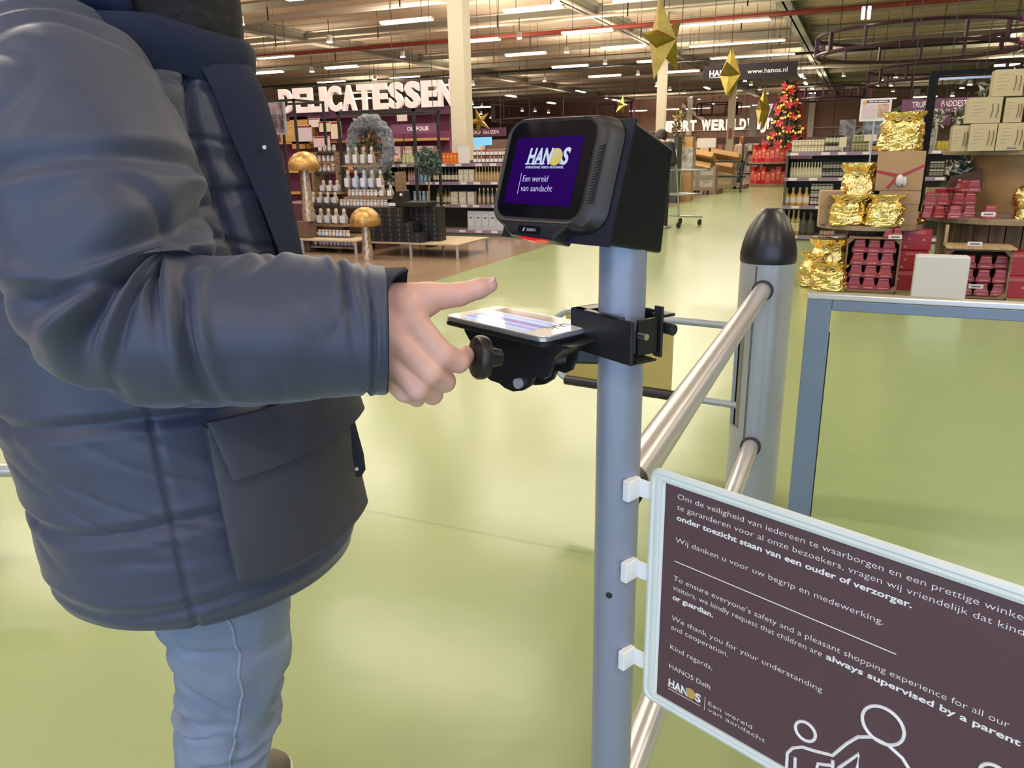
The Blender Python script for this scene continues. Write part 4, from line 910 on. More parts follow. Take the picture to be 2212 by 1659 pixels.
try: parka.data.set_sharp_from_angle(angle=radians(180))
except Exception: pass
lin = MB(); lr = []
for k_, (sc_, sh__) in enumerate(((.93, -.03), (.97, .002), (.985, .016), (.95, .018), (.90, -.03))):
    row_ = []
    for v in sl_r[-4]:
        r_ = v - sl_c; far = sstep(-.2, .9, (r_.normalized().y * .8 + r_.normalized().z * .6)); row_.append(sl_c + r_ * sc_ + sl_t * (sh__ if sh__ < 0 else sh__ * (.15 + 1.5 * far)))
    lr.append(row_)
lin.loft(lr, caps=False); lin.build('cuff_lining', m_parin, parka, smooth=True)
# locate a pixel on the near side of the trunk
def inv(px, py):
    best = None
    for i in range(60):
        z = .70 + .75 * i / 59
        for j in range(80):
            th = -pi + pi * j / 79; q = torso(th, z, 0); w_ = RHv * (q.x - .5) + FHv * (q.y + 1.1) + Z3 * q.z
            d = w_ - CAM; k_ = d.dot(FW); X_ = 1106 + FPX * d.dot(RT) / k_; Y_ = 829.5 - FPX * d.dot(UP) / k_; e = (X_ - px) ** 2 + (Y_ - py) ** 2
            if best is None or e < best[0]: best = (e, th, z)
    return best[1], best[2]
def patch(name, corners, off, thick, m, nu=24, nv=24, lift=None, par=None, edge=.004):
    TL, TR, BR, BL = [inv(*c) if len(c) == 2 else c[2:] for c in corners]; rows = []
    for i in range(nv + 1):
        v = i / nv; row = []
        for j in range(nu + 1):
            u = j / nu; th = (TL[0] * (1 - u) + TR[0] * u) * (1 - v) + (BL[0] * (1 - u) + BR[0] * u) * v; z = (TL[1] * (1 - u) + TR[1] * u) * (1 - v) + (BL[1] * (1 - u) + BR[1] * u) * v
            o_ = off + (lift(u, v) if lift else 0); row.append(torso(th, z, o_, True))
        rows.append(row)
    b = MB(); b.loft(rows, caps=False, closed=False); o = b.build(name, m, par or parka, smooth=True)
    for p in o.data.polygons: p.use_smooth = True
    so = o.modifiers.new('thick', 'SOLIDIFY'); so.thickness = thick; so.offset = 0
    bv_ = o.modifiers.new('bev', 'BEVEL'); bv_.width = .0015; bv_.segments = 2; bv_.limit_method = 'ANGLE'; bv_.angle_limit = radians(60)
    return o
m_pock = mat('pocket_fabric', (.046, .046, .066), .6, bump_s=260, bump_a=.10, bump_d=.001)
patch('pocket', [(432, 900), (735, 800), (762, 1082), (505, 1238)], .020, .030, m_pock, lift=lambda u, v: .010 * sin(pi * u) * sin(pi * min(1, v * 1.0)))
patch('pocket_flap', [(424, 892), (712, 800), (728, 882), (477, 1006)], .044, .012, m_pock, lift=lambda u, v: .006 * v)
# front facing strip with snaps and the loose lower corner
b = MB(); rows = []
fr_pts = [(1.400, -.345, .030), (1.392, -.331, .036), (1.36, -.318, .036), (1.30, -.306, .040), (1.22, -.296, .044), (1.14, -.287, .046), (1.05, -.270, .046), (.97, -.248, .048), (.90, -.234, .050), (.85, -.225, .050), (.825, -.224, .046), (.812, -.232, .030)]
for z, xf, w in fr_pts:
    xb_ = min(xf - .03, ringat(z)[1] - .06)
    wv = .010 + .036 * sstep(1.12, 1.36, z) if z > 1.0 else .04; rows.append([lp3(xf - wv, 1.02, z), lp3(xf - wv * .65, 1.032, z), lp3(xf - .010, 1.052, z), lp3(xf, 1.08, z), lp3(xf - .006, 1.10, z), lp3(xf - .03, 1.11, z), lp3(xf - .06, 1.10, z)])
b.loft(rows); pk = b.build('front_facing', m_parin, parka, smooth=True)
for (px, py) in ((571, 318), (770, 1012)):
    q = pix(px, py, 1.045); b = MB(); b.cone(q, q + Vector((.001, -.003, 0)), .0026, seg=12); b.build('snap_button', mat('snap', (.6, .58, .52), .4, .3), pk)
# collar stand, hood and dark scarf
b = MB(); rows = []
for z, o_ in ((1.385, .004), (1.41, .010), (1.435, .012), (1.445, .006), (1.44, -.006), (1.40, -.012)):
    row = []
    for j in range(60):
        a = 2 * pi * j / 60; front = sstep(.5, 1, cos(a)); xx = -.478 + (.108 + o_ + .022 * front) * cos(a); yy = 1.1 + (.125 + o_) * sin(a); row.append(lp3(xx, yy, z - .018 * front))
    rows.append(row)
b.loft(rows, caps=False); b.build('collar', m_parin, parka, smooth=True)
b = MB(); rows = []
for i in range(25):
    v = i / 24; ph = -.5 * pi + pi * 1.25 * v; row = []
    for j in range(56):
        a = radians(64) + (2 * pi - radians(128)) * j / 55; pr = .052 * (1 - .25 * abs(sin(a * .5 - pi / 2)))
        rad = .098 + pr * cos(ph) + .012 * noise.noise(Vector((a * 2.2, v * 3, 0))); rad2 = rad
        row.append(lp3(-.490 + rad * cos(a) * 1.0, 1.1 + rad2 * sin(a), 1.488 + .062 * sin(ph) + .03 * (1 - cos(a)) * .5 + .010 * noise.noise(Vector((a * 3, v * 4, 5)))))
    rows.append(row)
b.loft(rows, caps=False, closed=False); o = b.build('hood', m_parin, parka, smooth=True); so = o.modifiers.new('t', 'SOLIDIFY'); so.thickness = .012; o.modifiers.new('s', 'SUBSURF').render_levels = 1
m_sc = mat('black_scarf', (.008, .008, .010), .8, bump_s=40, bump_a=.6)
b = MB(); rows = []
for z, r_, f_ in ((1.36, .075, .03), (1.40, .086, .025), (1.44, .092, .026), (1.48, .096, .026), (1.52, .096, .024), (1.55, .092, .022), (1.56, .082, .018)):
    row = []
    for j in range(64):
        a = 2 * pi * j / 64; q = r_ + .008 * noise.noise(Vector((cos(a) * 3, sin(a) * 3, z * 18))); row.append(lp3(-.468 + q * cos(a) + f_ * max(0, cos(a)), 1.1 + q * sin(a), z))
    rows.append(row)
b.loft(rows, caps=True); b.build('scarf', m_sc, person, smooth=True)
# ---------------- jeans
m_jean = mat('light_denim', (.215, .26, .36), .75, noise_s=7, noise_a=.28, bump_s=160, bump_a=.25, bump_d=.001, color2=(.15, .185, .27))
def leg(path, mb, creases, seed, nseg=90, sub=24): sleeve(path, [], creases, seed, mb, nseg, sub)
b = MB()
kcr = [(.60, 0, .02, .012, .014, 1.1), (.66, -.8, -.05, .012, .012, .9), (.72, .4, .04, .010, .010, .9), (.80, -.6, .05, .010, .008, .9), (.55, 2.6, .03, .012, .012, .9), (.88, .6, -.04, .010, .008, 1.), (.63, -1.9, .06, .010, .012, .7)]
leg([(-.50, 1.05, .93, .13), (-.49, 1.045, .82, .122), (-.475, 1.05, .70, .113), (-.462, 1.055, .60, .103), (-.461, 1.06, .50, .089), (-.480, 1.065, .42, .079), (-.503, 1.07, .33, .074), (-.517, 1.07, .24, .069), (-.535, 1.07, .14, .068), (-.55, 1.07, .065, .067)], b, kcr, 5.)
leg([(-.50, 1.15, .93, .13), (-.50, 1.17, .82, .118), (-.495, 1.185, .70, .108), (-.49, 1.20, .60, .098), (-.50, 1.21, .50, .088), (-.525, 1.22, .42, .080), (-.55, 1.23, .33, .076), (-.575, 1.24, .24, .074), (-.60, 1.25, .14, .072), (-.61, 1.25, .075, .070)], b, kcr, 9., 60, 12)
jeans = b.build('jeans', m_jean, person, smooth=True)
for p in jeans.data.polygons: p.use_smooth = True
# pale outer side seam
b = MB(); P = []
for (px, py) in ((546, 1280), (550, 1330), (555, 1400), (558, 1460), (556, 1510), (552, 1540), (553, 1580), (548, 1620), (545, 1680)):
    P.append(pix(px, py, .965))
jbvh = BVHTree.FromPolygons([v.co for v in jeans.data.vertices], [tuple(p.vertices) for p in jeans.data.polygons])
def legpt(z, lx):
    pth = [(-.50, 1.05, .93, .13), (-.49, 1.045, .82, .122), (-.475, 1.05, .70, .113), (-.462, 1.055, .60, .103), (-.461, 1.06, .50, .089), (-.480, 1.065, .42, .079), (-.503, 1.07, .33, .074), (-.517, 1.07, .24, .069), (-.535, 1.07, .14, .068)]
    for i in range(len(pth) - 1):
        if pth[i][2] >= z >= pth[i + 1][2]:
            f_ = (pth[i][2] - z) / (pth[i][2] - pth[i + 1][2]); x, y, r = [pth[i][q] * (1 - f_) + pth[i + 1][q] * f_ for q in (0, 1, 3)]
            o_ = lp3(x + lx * r, y - .4, z); hit = jbvh.ray_cast(o_, Vector((0, 1, 0))); return (hit[0] if hit[0] else lp3(x, y - r, z))
b = MB(); b.tube([legpt(.70 - .5 * i / 60, .50 + .012 * sin(i * .9)) for i in range(61)], .0022, 6); b.build('side_seam', mat('denim_seam', (.25, .30, .41), .8, bump_s=90, bump_a=.6), jeans, smooth=True)
# ---------------- shoes
def shoe(ax_, ay, tx, ty, nm='shoe'):
    d = Vector((tx - ax_, ty - ay, 0)); L_ = d.length; d.normalize(); s3 = Vector((-d.y, d.x, 0)); o = lp3(ax_, ay, 0) - d * .06
    T_ = L_ + .06
    def row(s, w, h, z0=.024): return [o + d * (s * T_) + s3 * (w * cos(a)) + Z3 * (z0 + h * max(0, sin(a)) ** .8) for a in [pi * k_ / 14 for k_ in range(15)]] 
    R = [row(.0, .022, .055), row(.06, .034, .082), row(.2, .038, .10), row(.36, .038, .098), row(.5, .043, .078), (row(.65, .048, .060)), row(.8, .047, .046), row(.92, .036, .034), row(.985, .018, .018)]
    b = MB(); b.loft(R, closed=False, caps=False); b.add(R[0], [tuple(range(15))]); b.add(R[-1], [tuple(range(15))[::-1]]); up_ = b.build(nm, mat('olive_suede_shoe', (.14, .125, .10), .8, noise_s=20, noise_a=.3), person, smooth=True)
    R = []
    for s, w in ((-.02, .018), (0, .030), (.06, .038), (.2, .041), (.36, .040), (.5, .046), (.65, .051), (.8, .050), (.92, .040), (.99, .022), (1.01, .008)): R.append([o + d * (s * T_) + s3 * q + Z3 * zz for q, zz in ((w, .002), (w, .026), (w * .9, .030), (-w * .9, .030), (-w, .026), (-w, .002))])
    b = MB(); b.loft(R); b.build('sole', mat('white_rubber_sole', (.72, .70, .62), .5), up_, smooth=True)
    b = MB()
    for k_ in range(4): q = o + d * ((.42 + .07 * k_) * T_) + Z3 * (.024 + .088 - .013 * k_); b.tube([q - s3 * .022 - Z3 * .006, q, q + s3 * .022 - Z3 * .006], .0025, 6)
    b.build('laces', mat('laces', (.5, .48, .42), .7), up_)
shoe(-.60, 1.25, -.505, 1.375); shoe(-.56, 1.065, -.36, 1.04)
# ================================================================ products and shelving (builders)
PROTO = {}
def prod(name, kind, w, h, cols, d=None):
    """one article for sale, its base at the origin; cols = body, label, cap"""
    key = (name, kind, w, h, cols)
    if key in PROTO: return PROTO[key]
    ms = [mat('article_%.2f_%.2f_%.2f' % c, c, .28 if i == 0 else .5) for i, c in enumerate(cols)]
    b = MB(); r = w / 2
    if kind == 'jar':
        b.lathe([(r * .9, 0), (r, h * .05), (r, h * .2)], seg=12, mi=0); b.lathe([(r * 1.01, h * .2), (r * 1.01, h * .68)], seg=12, mi=1, caps=False)
        b.lathe([(r, h * .68), (r * .85, h * .8), (r * .8, h * .82)], seg=12, mi=0, caps=False); b.lathe([(r * .88, h * .8), (r * .9, h * .98), (r * .8, h)], seg=12, mi=2)
    elif kind == 'bottle':
        b.lathe([(r * .9, 0), (r, h * .03), (r, h * .15)], seg=12, mi=0); b.lathe([(r * 1.01, h * .15), (r * 1.01, h * .48)], seg=12, mi=1, caps=False)
        b.lathe([(r, h * .48), (r * .95, h * .58), (r * .4, h * .70), (r * .34, h * .86)], seg=12, mi=0, caps=False); b.lathe([(r * .4, h * .85), (r * .4, h)], seg=12, mi=2)
    elif kind == 'box':
        dd = d or w; b.b2((-r, -dd / 2, 0), (r, dd / 2, h), 0); b.b2((-r * .72, -dd / 2 - .002, h * .25), (r * .72, -dd / 2, h * .8), 1); b.b2((-r * .4, -dd / 2 - .003, h * .62), (r * .4, -dd / 2 - .001, h * .7), 2)
    elif kind == 'carafe':
        b.lathe([(r * .75, 0), (r, h * .1), (r, h * .45), (r * .55, h * .68), (r * .42, h * .8)], seg=12, mi=0); b.lathe([(r * .5, h * .8), (r * .5, h * .88), (r * .3, h), (.001, h)], seg=10, mi=2)
        b.b2((-r * .75, -r * 1.06, h * .12), (r * .75, -r * .9, h * .58), 1)
    me_o = b.build(name, ms, smooth=kind != 'box'); COL.objects.unlink(me_o); PROTO[key] = me_o; return me_o
def put(p, x, y, z, label, cat, group, rz=0.):
    o = p.copy(); COL.objects.link(o); o.location = (x, y, z); o.rotation_euler[2] = rz
    return tag(o, label, cat, group)
def row(name, kind, w, h, cols, x0, x1, y, z, n, label, cat, group, d=None, stack=1, deep=1, jit=.0):
    p = prod(name, kind, w, h, cols, d)
    for s in range(stack):
        for q in range(deep):
            for i in range(n):
                x = x0 + (x1 - x0) * (i + .5) / n + random.uniform(-jit, jit); put(p, x, y + q * (d or w) * 1.08, z + s * h * 1.003, label, cat, group, random.uniform(-.12, .12) if kind != 'box' else 0)
def pxrow(Y, z, px0, px1, *a, **k):
    """a row between two pixel columns, standing on height z in the plane Y"""
    X0, X1 = aty(px0, 330, Y).x, aty(px1, 330, Y).x; return X0, X1
def price_card(par, x, y, z, w=.07, h=.032, txt=None):
    b = MB(); b.b2((x - w / 2, y - .004, z - h / 2), (x + w / 2, y, z + h / 2)); return b.build('price_card', m_tag, par)
def gondola(name, label, x0, x1, Y, depth, levels, top, strips=m_purple2, back=m_dark, rz=0., cards=7, base_h=None):
    t = thing(name, label, 'shelving', ((x0 + x1) / 2, Y, 0), rz); w = (x1 - x0) / 2
    b = MB(); b.b2((-w, depth - .03, 0), (w, depth, top)); b.build('back_panel', back, t)
    for s in (-w, w - .03): b = MB(); b.b2((s, .02, 0), (s + .03, depth, top)); b.build('side_panel', back, t)
    b = MB(); b.b2((-w, .03, 0), (w, depth, .06)); b.build('plinth', mat('grey_plinth', (.16, .18, .15), .5), t)
    for i, z in enumerate(levels):
        b = MB(); b.b2((-w, .015, z - .03), (w, depth, z)); sh = b.build('shelf', mat('shelf_board', (.40, .36, .34), .5), t)
        b = MB(); b.b2((-w, 0, z - .045), (w, .015, z + .004)); st = b.build('label_strip', strips, t)
        for k_ in range(cards):
            xx = -w + (k_ + .5 + random.uniform(-.25, .25)) * 2 * w / cards; price_card(st, xx, -.001, z - .02, .11, .036)
    return t
# ================================================================ left hand departments
YL = 11.3
gondola('shelf_unit', 'long shelf unit of oils, jars and boxes at the left beyond the black gift boxes', -7.3, -4.35, YL, .5, [.10, .50, .855, 1.135], 1.18, cards=9)
LX = lambda px: aty(px, 380, YL).x
c_wh, c_bl, c_gold, c_cream, c_oil, c_dk, c_or = (.66, .64, .62), (.25, .42, .62), (.55, .36, .12), (.62, .58, .45), (.16, .15, .03), (.03, .03, .03), (.70, .16, .02)
def lrow(px0, px1, z, n, name, kind, w, h, cols, label, cat, group, **k): row(name, kind, w, h, cols, LX(px0), LX(px1), YL + .09, z, n, label, cat, group, **k)
lrow(953, 992, 1.135, 5, 'crisps_bag', 'box', .062, .17, (c_or, (.75, .2, .03), (.8, .7, .5)), 'orange packet standing on top of the oil shelf unit left of the price boards', 'packet', 'orange packets on the left shelf top', d=.05)
lrow(1018, 1100, 1.135, 9, 'spice_jar', 'jar', .062, .105, (c_dk, c_wh, (.4, .1, .08)), 'small white labelled jar stacked two high on the left shelf top', 'jar', 'white labelled jars on the left shelf top', stack=2)
lrow(865, 905, 1.135, 5, 'oil_bottle', 'bottle', .06, .22, ((.30, .36, .12), (.5, .55, .4), c_wh), 'pale green bottle on the left shelf top behind the grey wreath', 'bottle', 'pale green bottles on the left shelf top')
lrow(930, 985, .855, 7, 'balsamic_bottle', 'bottle', .062, .22, (c_dk, c_cream, c_dk), 'dark bottle with cream label on the second shelf of the left unit', 'bottle', 'dark cream labelled bottles on the left unit')
lrow(987, 1021, .855, 3, 'cream_carton', 'box', .085, .19, (c_cream, (.7, .68, .6), (.4, .36, .3)), 'cream carton on the second shelf of the left unit beside gold bottles', 'carton', 'cream cartons on the second left shelf', d=.09)
lrow(1021, 1100, .855, 12, 'gold_bottle', 'bottle', .05, .23, ((.50, .34, .14), (.55, .40, .2), (.75, .50, .2)), 'slim gold bottle on the second shelf of the left unit', 'bottle', 'gold bottles on the second left shelf')
lrow(852, 872, .855, 3, 'olive_oil_bottle', 'bottle', .055, .24, (c_oil, (.3, .22, .05), (.4, .3, .05)), 'olive green bottle on the second left shelf beside blue cans', 'bottle', 'olive green bottles on the second left shelf')
lrow(875, 892, .855, 3, 'rose_bottle', 'bottle', .05, .22, ((.45, .2, .2), (.6, .4, .4), c_dk), 'rose coloured bottle on the second left shelf between olive bottles and blue cans', 'bottle', 'rose bottles on the second left shelf')
lrow(893, 925, .855, 4, 'blue_tin', 'jar', .055, .20, (c_bl, (.35, .52, .7), (.5, .55, .6)), 'light blue tin on the second left shelf behind the black frame posts', 'tin', 'blue tins on the second left shelf')
lrow(884, 922, .50, 4, 'blue_tin', 'jar', .06, .21, (c_bl, (.35, .52, .7), (.5, .55, .6)), 'light blue tin on the third left shelf just above the black gift boxes', 'tin', 'blue tins on the third left shelf')
lrow(935, 968, .50, 4, 'oil_bottle', 'bottle', .065, .25, (c_oil, (.55, .52, .4), c_dk), 'dark green oil bottle on the third left shelf above the black gift boxes', 'bottle', 'green oil bottles on the third left shelf')
lrow(968, 1022, .50, 3, 'cream_carton', 'box', .12, .20, (c_cream, (.7, .68, .6), (.4, .36, .3)), 'wide cream carton on the third shelf of the left unit', 'carton', 'cream cartons on the third left shelf', d=.1)
lrow(1025, 1100, .50, 8, 'perfume_bottle', 'bottle', .055, .26, ((.22, .24, .10), (.5, .36, .3), (.8, .55, .25)), 'bottle with gold neck on the third shelf of the left unit', 'bottle', 'gold necked bottles on the third left shelf')
lrow(1005, 1100, .10, 6, 'blue_white_box', 'box', .125, .30, ((.52, .56, .66), (.6, .64, .72), (.12, .14, .2)), 'tall pale blue box on the lowest shelf beside the black gift boxes', 'box', 'pale blue boxes on the lowest left shelf', d=.12)
# price boards on top
for i, (a, c, y0, y1) in enumerate(((992, 1016, 318, 348), (1020, 1012, 318, 330))):
    if i: continue
    X0, X1 = LX(a), LX(c); b = MB(); b.b2((X0, YL - .01, 1.14), (X1, YL, 1.40)); tag(b.build('price_board', m_tag), 'white price board standing on the left shelf unit beside orange packets', 'sign')
def hang_sign(name, label, px0, px1, py0, py1, Y, m, txts, th=.03):
    A = aty(px0, py1, Y); B_ = aty(px1, py0, Y); w = B_.x - A.x; h = B_.z - A.z; t = thing(name, label, 'sign', (A.x, Y, A.z))
    b = MB(); b.b2((0, 0, 0), (w, th, h)); b.build('board', m, t)
    for s, fx, fz, fh, fw, bold in txts:
        b = MB(); b.text(s, (w * fx, -.001, h * fz), X3, Z3, h * fh, w * fw, bold, -.006); b.build('lettering', m_txt, t)
    for fx in (.1, .9): b = MB(); b.cone((w * fx, th / 2, h), (w * fx, th / 2, ZC - .015 - A.z), .006, seg=5); b.build('bracket', m_blackm, t)
    return t
m_mauve = mat('mauve_sign_board', (.165, .06, .125), .5)
hang_sign('department_sign', 'mauve shelf sign OLIJFOLIE above the left shelf unit behind the wreath', 846, 946, 266, 290, 11.9, m_mauve, [('OLIJFOLIE', .34, .32, .42, .46, .02)])
hang_sign('department_sign', 'dark purple sign MOSTERD SAUZEN right of the cream column', 985, 1092, 275, 296, 14.5, m_purple, [('MOSTERD', .10, .3, .42, .40, .01), ('SAUZEN', .56, .3, .42, .30, .01)])
b = MB(); A = aty(1019, 314, 15); B_ = aty(1060, 296, 15); b.b2((A.x, 15, A.z), (B_.x, 15.05, B_.z)); b.b2((A.x + .1, 15.01, 0), (A.x + .14, 15.04, A.z)); tag(b.build('lit_display', mat('cyan_display', (.1, .3, .5), .4, emis=(.25, .62, 1.0), es=.9)), 'small bright cyan lit display under the MOSTERD sign', 'display')
# DELICATESSEN fascia
t = wall_word('delicatessen_sign', 'big white letters DELICATESSEN standing on a purple fascia at the left', 'DELICATESSEN', (608, 243), (985, 226), .46, 14.0, mat('sign_letter_white', (.80, .70, .68), .45, emis=(1, .85, .8), es=.22), .08)
b = MB(); b.b2((-.15, 0, -.16), (4.25, .5, -.01)); b.build('fascia', m_purple, t)
# purple and wooden back wall below the fascia
p0 = aty(560, 330, 14.0); p1 = aty(955, 330, 14.0)
t = thing('promotion_shelving', 'purple and wooden wall shelving with cards under the DELICATESSEN sign', 'shelving', (p0.x, 14.0, 0)); w = p1.x - p0.x
b = MB(); b.b2((0, .35, 0), (w, .42, 2.16)); b.build('back_panel', mat('wine_wall_panel', (.20, .05, .12), .5), t)
b = MB(); b.b2((w * .20, .0, 1.45), (w * .30, .34, 2.1)); b.build('wooden_cupboard', mat('orange_wood', (.55, .30, .10), .5), t)
for z in (.5, .95, 1.55): b = MB(); b.b2((0, 0, z), (w, .34, z + .05)); b.build('shelf', mat('orange_wood', (.55, .30, .10), .5), t)
b = MB(); b.b2((w * .72, .1, .0), (w, .34, 1.35)); b.build('dark_cabinet', mat('dark_wine_cabinet', (.09, .03, .04), .5), t)
WX = lambda px: aty(px, 300, 13.95).x
for (a, c, y0, y1, lab, col) in ((641, 672, 270, 306, 'tall white promotion card with a red top edge above the first mushroom', (.62, .55, .62)), (678, 711, 294, 318, 'white promotion card with a red top edge left of the wreath', (.66, .5, .55)), (668, 689, 255, 275, 'small white pictogram card under the purple fascia', (.75, .66, .62)), (690, 712, 262, 285, 'pale carton standing on the wooden shelf under the fascia', (.70, .60, .48)), (716, 735, 262, 300, 'cream carton with red print left of the wreath', (.74, .66, .50)), (858, 878, 238, 262, 'narrow white card hanging right of the wreath', (.72, .62, .58))):
    A = aty(a, y1, 13.8); B_ = aty(c, y0, 13.8); t = thing('promotion_card', lab, 'card', (A.x, 13.8, A.z)); w = B_.x - A.x; h = B_.z - A.z
    b = MB(); b.b2((0, 0, 0), (w, .02, h)); b.build('card', mat('card_%.2f%.2f' % col[:2], col, .5), t); b = MB(); b.b2((w * .06, -.004, h * .86), (w * .94, 0, h * .96)); b.build('red_edge', m_red, t)
    b = MB(); b.b2((w / 2 - .01, .02, -A.z), (w / 2 + .01, .03, h * .5)); b.build('holder', m_blackm, t)
row('cutting_board', 'box', .22, .42, ((.58, .36, .13), (.62, .40, .16), (.5, .3, .1)), WX(606), WX(634), 14.0, 1.60, 2, 'upright wooden serving board on the shelf under DELICATESSEN', 'board', 'serving boards', d=.03)
row('carton_pack', 'box', .15, .22, ((.62, .25, .2), (.7, .6, .5), (.7, .7, .7)), WX(690), WX(860), 14.0, 1.0, 9, 'reddish carton on the wall shelves behind the wreath', 'carton', 'reddish cartons behind the wreath', d=.1)
row('pink_carton', 'box', .19, .45, ((.55, .38, .36), (.62, .5, .5), (.3, .1, .2)), WX(840), WX(935), 14.08, 1.0, 4, 'tall pinkish carton behind the black frame posts', 'carton', 'pinkish cartons behind the frame', d=.15)
b = MB(); 
# framed black and white poster
A = aty(572, 292, 10.0); B_ = aty(612, 217, 10.0); t = thing('framed_poster', 'framed grey and pink picture hanging behind the parka collar', 'poster', (A.x, 10.0, A.z)); w = B_.x - A.x; h = B_.z - A.z
b = MB(); b.b2((-.25, 0, 0), (w, .03, h)); b.build('frame', m_alu, t)
b = MB(); b.b2((-.22, -.004, .03), (w - .03, 0, h - .03)); b.build('picture', mat('grey_picture', (.40, .30, .36), .4, noise_s=9, noise_a=.85, stretch=(1, 1, .4)), t)
def frame_box(name, label, x0, x1, y0, y1, zt, r=.014, z0=0.):
    t = thing('steel_stand', label, 'display stand', (x0, y0, z0)); w, d, h = x1 - x0, y1 - y0, zt - z0
    for (x, y) in ((0, 0), (w, 0), (0, d), (w, d)): b = MB(); b.box((x, y, h / 2), (2 * r, 2 * r, h)); b.build('post', m_blackm, t)
    for (a, c) in (((0, 0), (w, 0)), ((0, d), (w, d)), ((0, 0), (0, d)), ((w, 0), (w, d))): b = MB(); b.box(((a[0] + c[0]) / 2, (a[1] + c[1]) / 2, h), (abs(c[0] - a[0]) + 2 * r, abs(c[1] - a[1]) + 2 * r, 2 * r)); b.build('top_bar', m_blackm, t)
    return t
f0 = aty(712, 240, 9.75); f1 = aty(877, 236, 9.75)
frame_box('display_frame', 'black open box frame holding the grey wreath', f0.x, f1.x, 9.95, 10.65, f1.z, .018)
f2 = aty(540, 216, 9.75); f3 = aty(634, 216, 9.75)
frame_box('display_frame', 'black open box frame with the grey picture behind the parka', f2.x, f3.x, 9.75, 10.45, f3.z, .016)
# frosted wreath
cw = aty(800, 318, 10.3); t = thing('christmas_wreath', 'big frosted grey christmas wreath hanging in the black frame', 'wreath', tuple(cw))
b = MB(); rows = []
for i in range(64):
    a = 2 * pi * i / 64; row_ = []
    for j in range(22):
        ph = 2 * pi * j / 22; q = Vector((cos(a) * 5, sin(a) * 5, ph * .9)); tr_ = .100 + .036 * noise.noise(q * 1.3) + .030 * noise.noise(Vector((cos(a) * 14, sin(a) * 14, cos(ph) * 3)))
        R0 = .325; rr = R0 + tr_ * cos(ph); row_.append(Vector((cos(a) * rr, sin(ph) * tr_ * .7, sin(a) * (rr * 1.12))))
    rows.append(row_)
b.loft(rows + [rows[0]], caps=False); b.build('frosted_ring', mat('frosted_moss', (.30, .33, .36), .9, noise_s=28, noise_a=.6, bump_s=50, bump_a=1., bump_d=.03), t, smooth=True)
def leaves(mb, n, cf, size, seed=1, mis=1):
    rnd = random.Random(seed)
    for i in range(n):
        c = Vector(cf(rnd)); d = Vector((rnd.gauss(0, 1), rnd.gauss(0, 1), rnd.gauss(0, 1))).normalized(); s = d.orthogonal().normalized(); l = size * rnd.uniform(.6, 1.3)
        mb.add([c, c + d * l * .5 + s * l * .2, c + d * l, c + d * l * .5 - s * l * .2], [(0, 1, 2, 3)], rnd.randrange(mis))
def inel(rnd, a, c_, z): 
    u = Vector((rnd.gauss(0, 1), rnd.gauss(0, 1), rnd.gauss(0, 1))).normalized() * rnd.random() ** .4; return (u.x * a, u.y * c_, u.z * z)
mg1, mg2, mg3 = mat('dark_leaf', (.035, .06, .03), .6), mat('mid_leaf', (.09, .12, .06), .6), mat('rust_leaf', (.45, .17, .08), .6)
b = MB(); leaves(b, 420, lambda r: inel(r, .24, .05, .26), .085, 3, 3); b.build('filled_centre', [mg1, mg2, mg3], t)
b = MB(); leaves(b, 160, lambda r: (lambda q: (q[0] + .20, q[1], q[2] - .42))(inel(r, .12, .06, .2)), .09, 5, 2); b.build('hanging_sprig', [mg1, mg2], t)
# ball shaped small tree
q = aty(924, 350, 9.9); t = thing('ball_tree', 'small ball shaped green tree on a thin stem right of the black frame', 'plant', (q.x, 9.9, 0)); 
b = MB(); leaves(b, 900, lambda r: (lambda q_: (q_[0], q_[1], q_[2] + q.z))(inel(r, .175, .175, .19)), .07, 9, 2); b.build('crown', [mat('silvery_leaf', (.10, .14, .11), .7), mat('deep_leaf', (.045, .07, .05), .7)], t)
b = MB(); b.cone((0, 0, .30), (0, 0, q.z - .05), .012, seg=8); b.build('trunk', m_wood, t); b = MB(); b.lathe([(.09, 0), (.12, .3), (.11, .3), (.10, .05)], seg=16); b.build('pot', m_black, t, smooth=True)
# golden mushrooms
def mushroom(px, py_top, py_bot, wpx, Y, label, z_bot):
    A = aty(px, py_top, Y); k_ = (A - CAM).dot(FW); R_ = wpx / 2 * k_ / FPX; zt = A.z; zc_ = aty(px, py_bot, Y).z; t = thing('mushroom_ornament', label, 'mushroom', (A.x, Y, z_bot)); h = zc_ - z_bot; hc = zt - zc_
    prof = [(R_ * .3, 0), (R_ * .92, -.004), (R_, hc * .10), (R_ * .97, hc * .35), (R_ * .82, hc * .65), (R_ * .55, hc * .88), (R_ * .25, hc * .98), (.002, hc)]
    b = MB(); seg = 40; rg = []
    for r_, z in prof: rg.append([Vector((cos(a) * r_ * (1 + .012 * sin(a * 9 + z * 20)), sin(a) * r_ * (1 + .012 * cos(a * 7)), h + z)) for a in [2 * pi * i / seg for i in range(seg)]])
    b.loft(rg); b.build('cap', mat('gold_crackle', (.54, .32, .11), .36, .6, noise_s=9, noise_a=.4, stretch=(3, 3, .6), bump_s=20, bump_a=.3), t, smooth=True)
    b = MB(); rg = []
    for i in range(13):
        f_ = i / 12; r_ = R_ * (.38 - .12 * f_) * (1 + .05 * sin(f_ * 9)); rg.append([Vector((cos(a) * r_, sin(a) * r_, h * f_ + .002)) for a in [2 * pi * j / 18 for j in range(18)]])
    b.loft(rg); b.build('stem', mat('silver_bronze_mosaic', (.36, .22, .11), .28, .6, noise_s=34, noise_a=.75, stretch=(1.6, 1.6, .6), color2=(.66, .56, .46), bump_s=40, bump_a=.5), t, smooth=True)
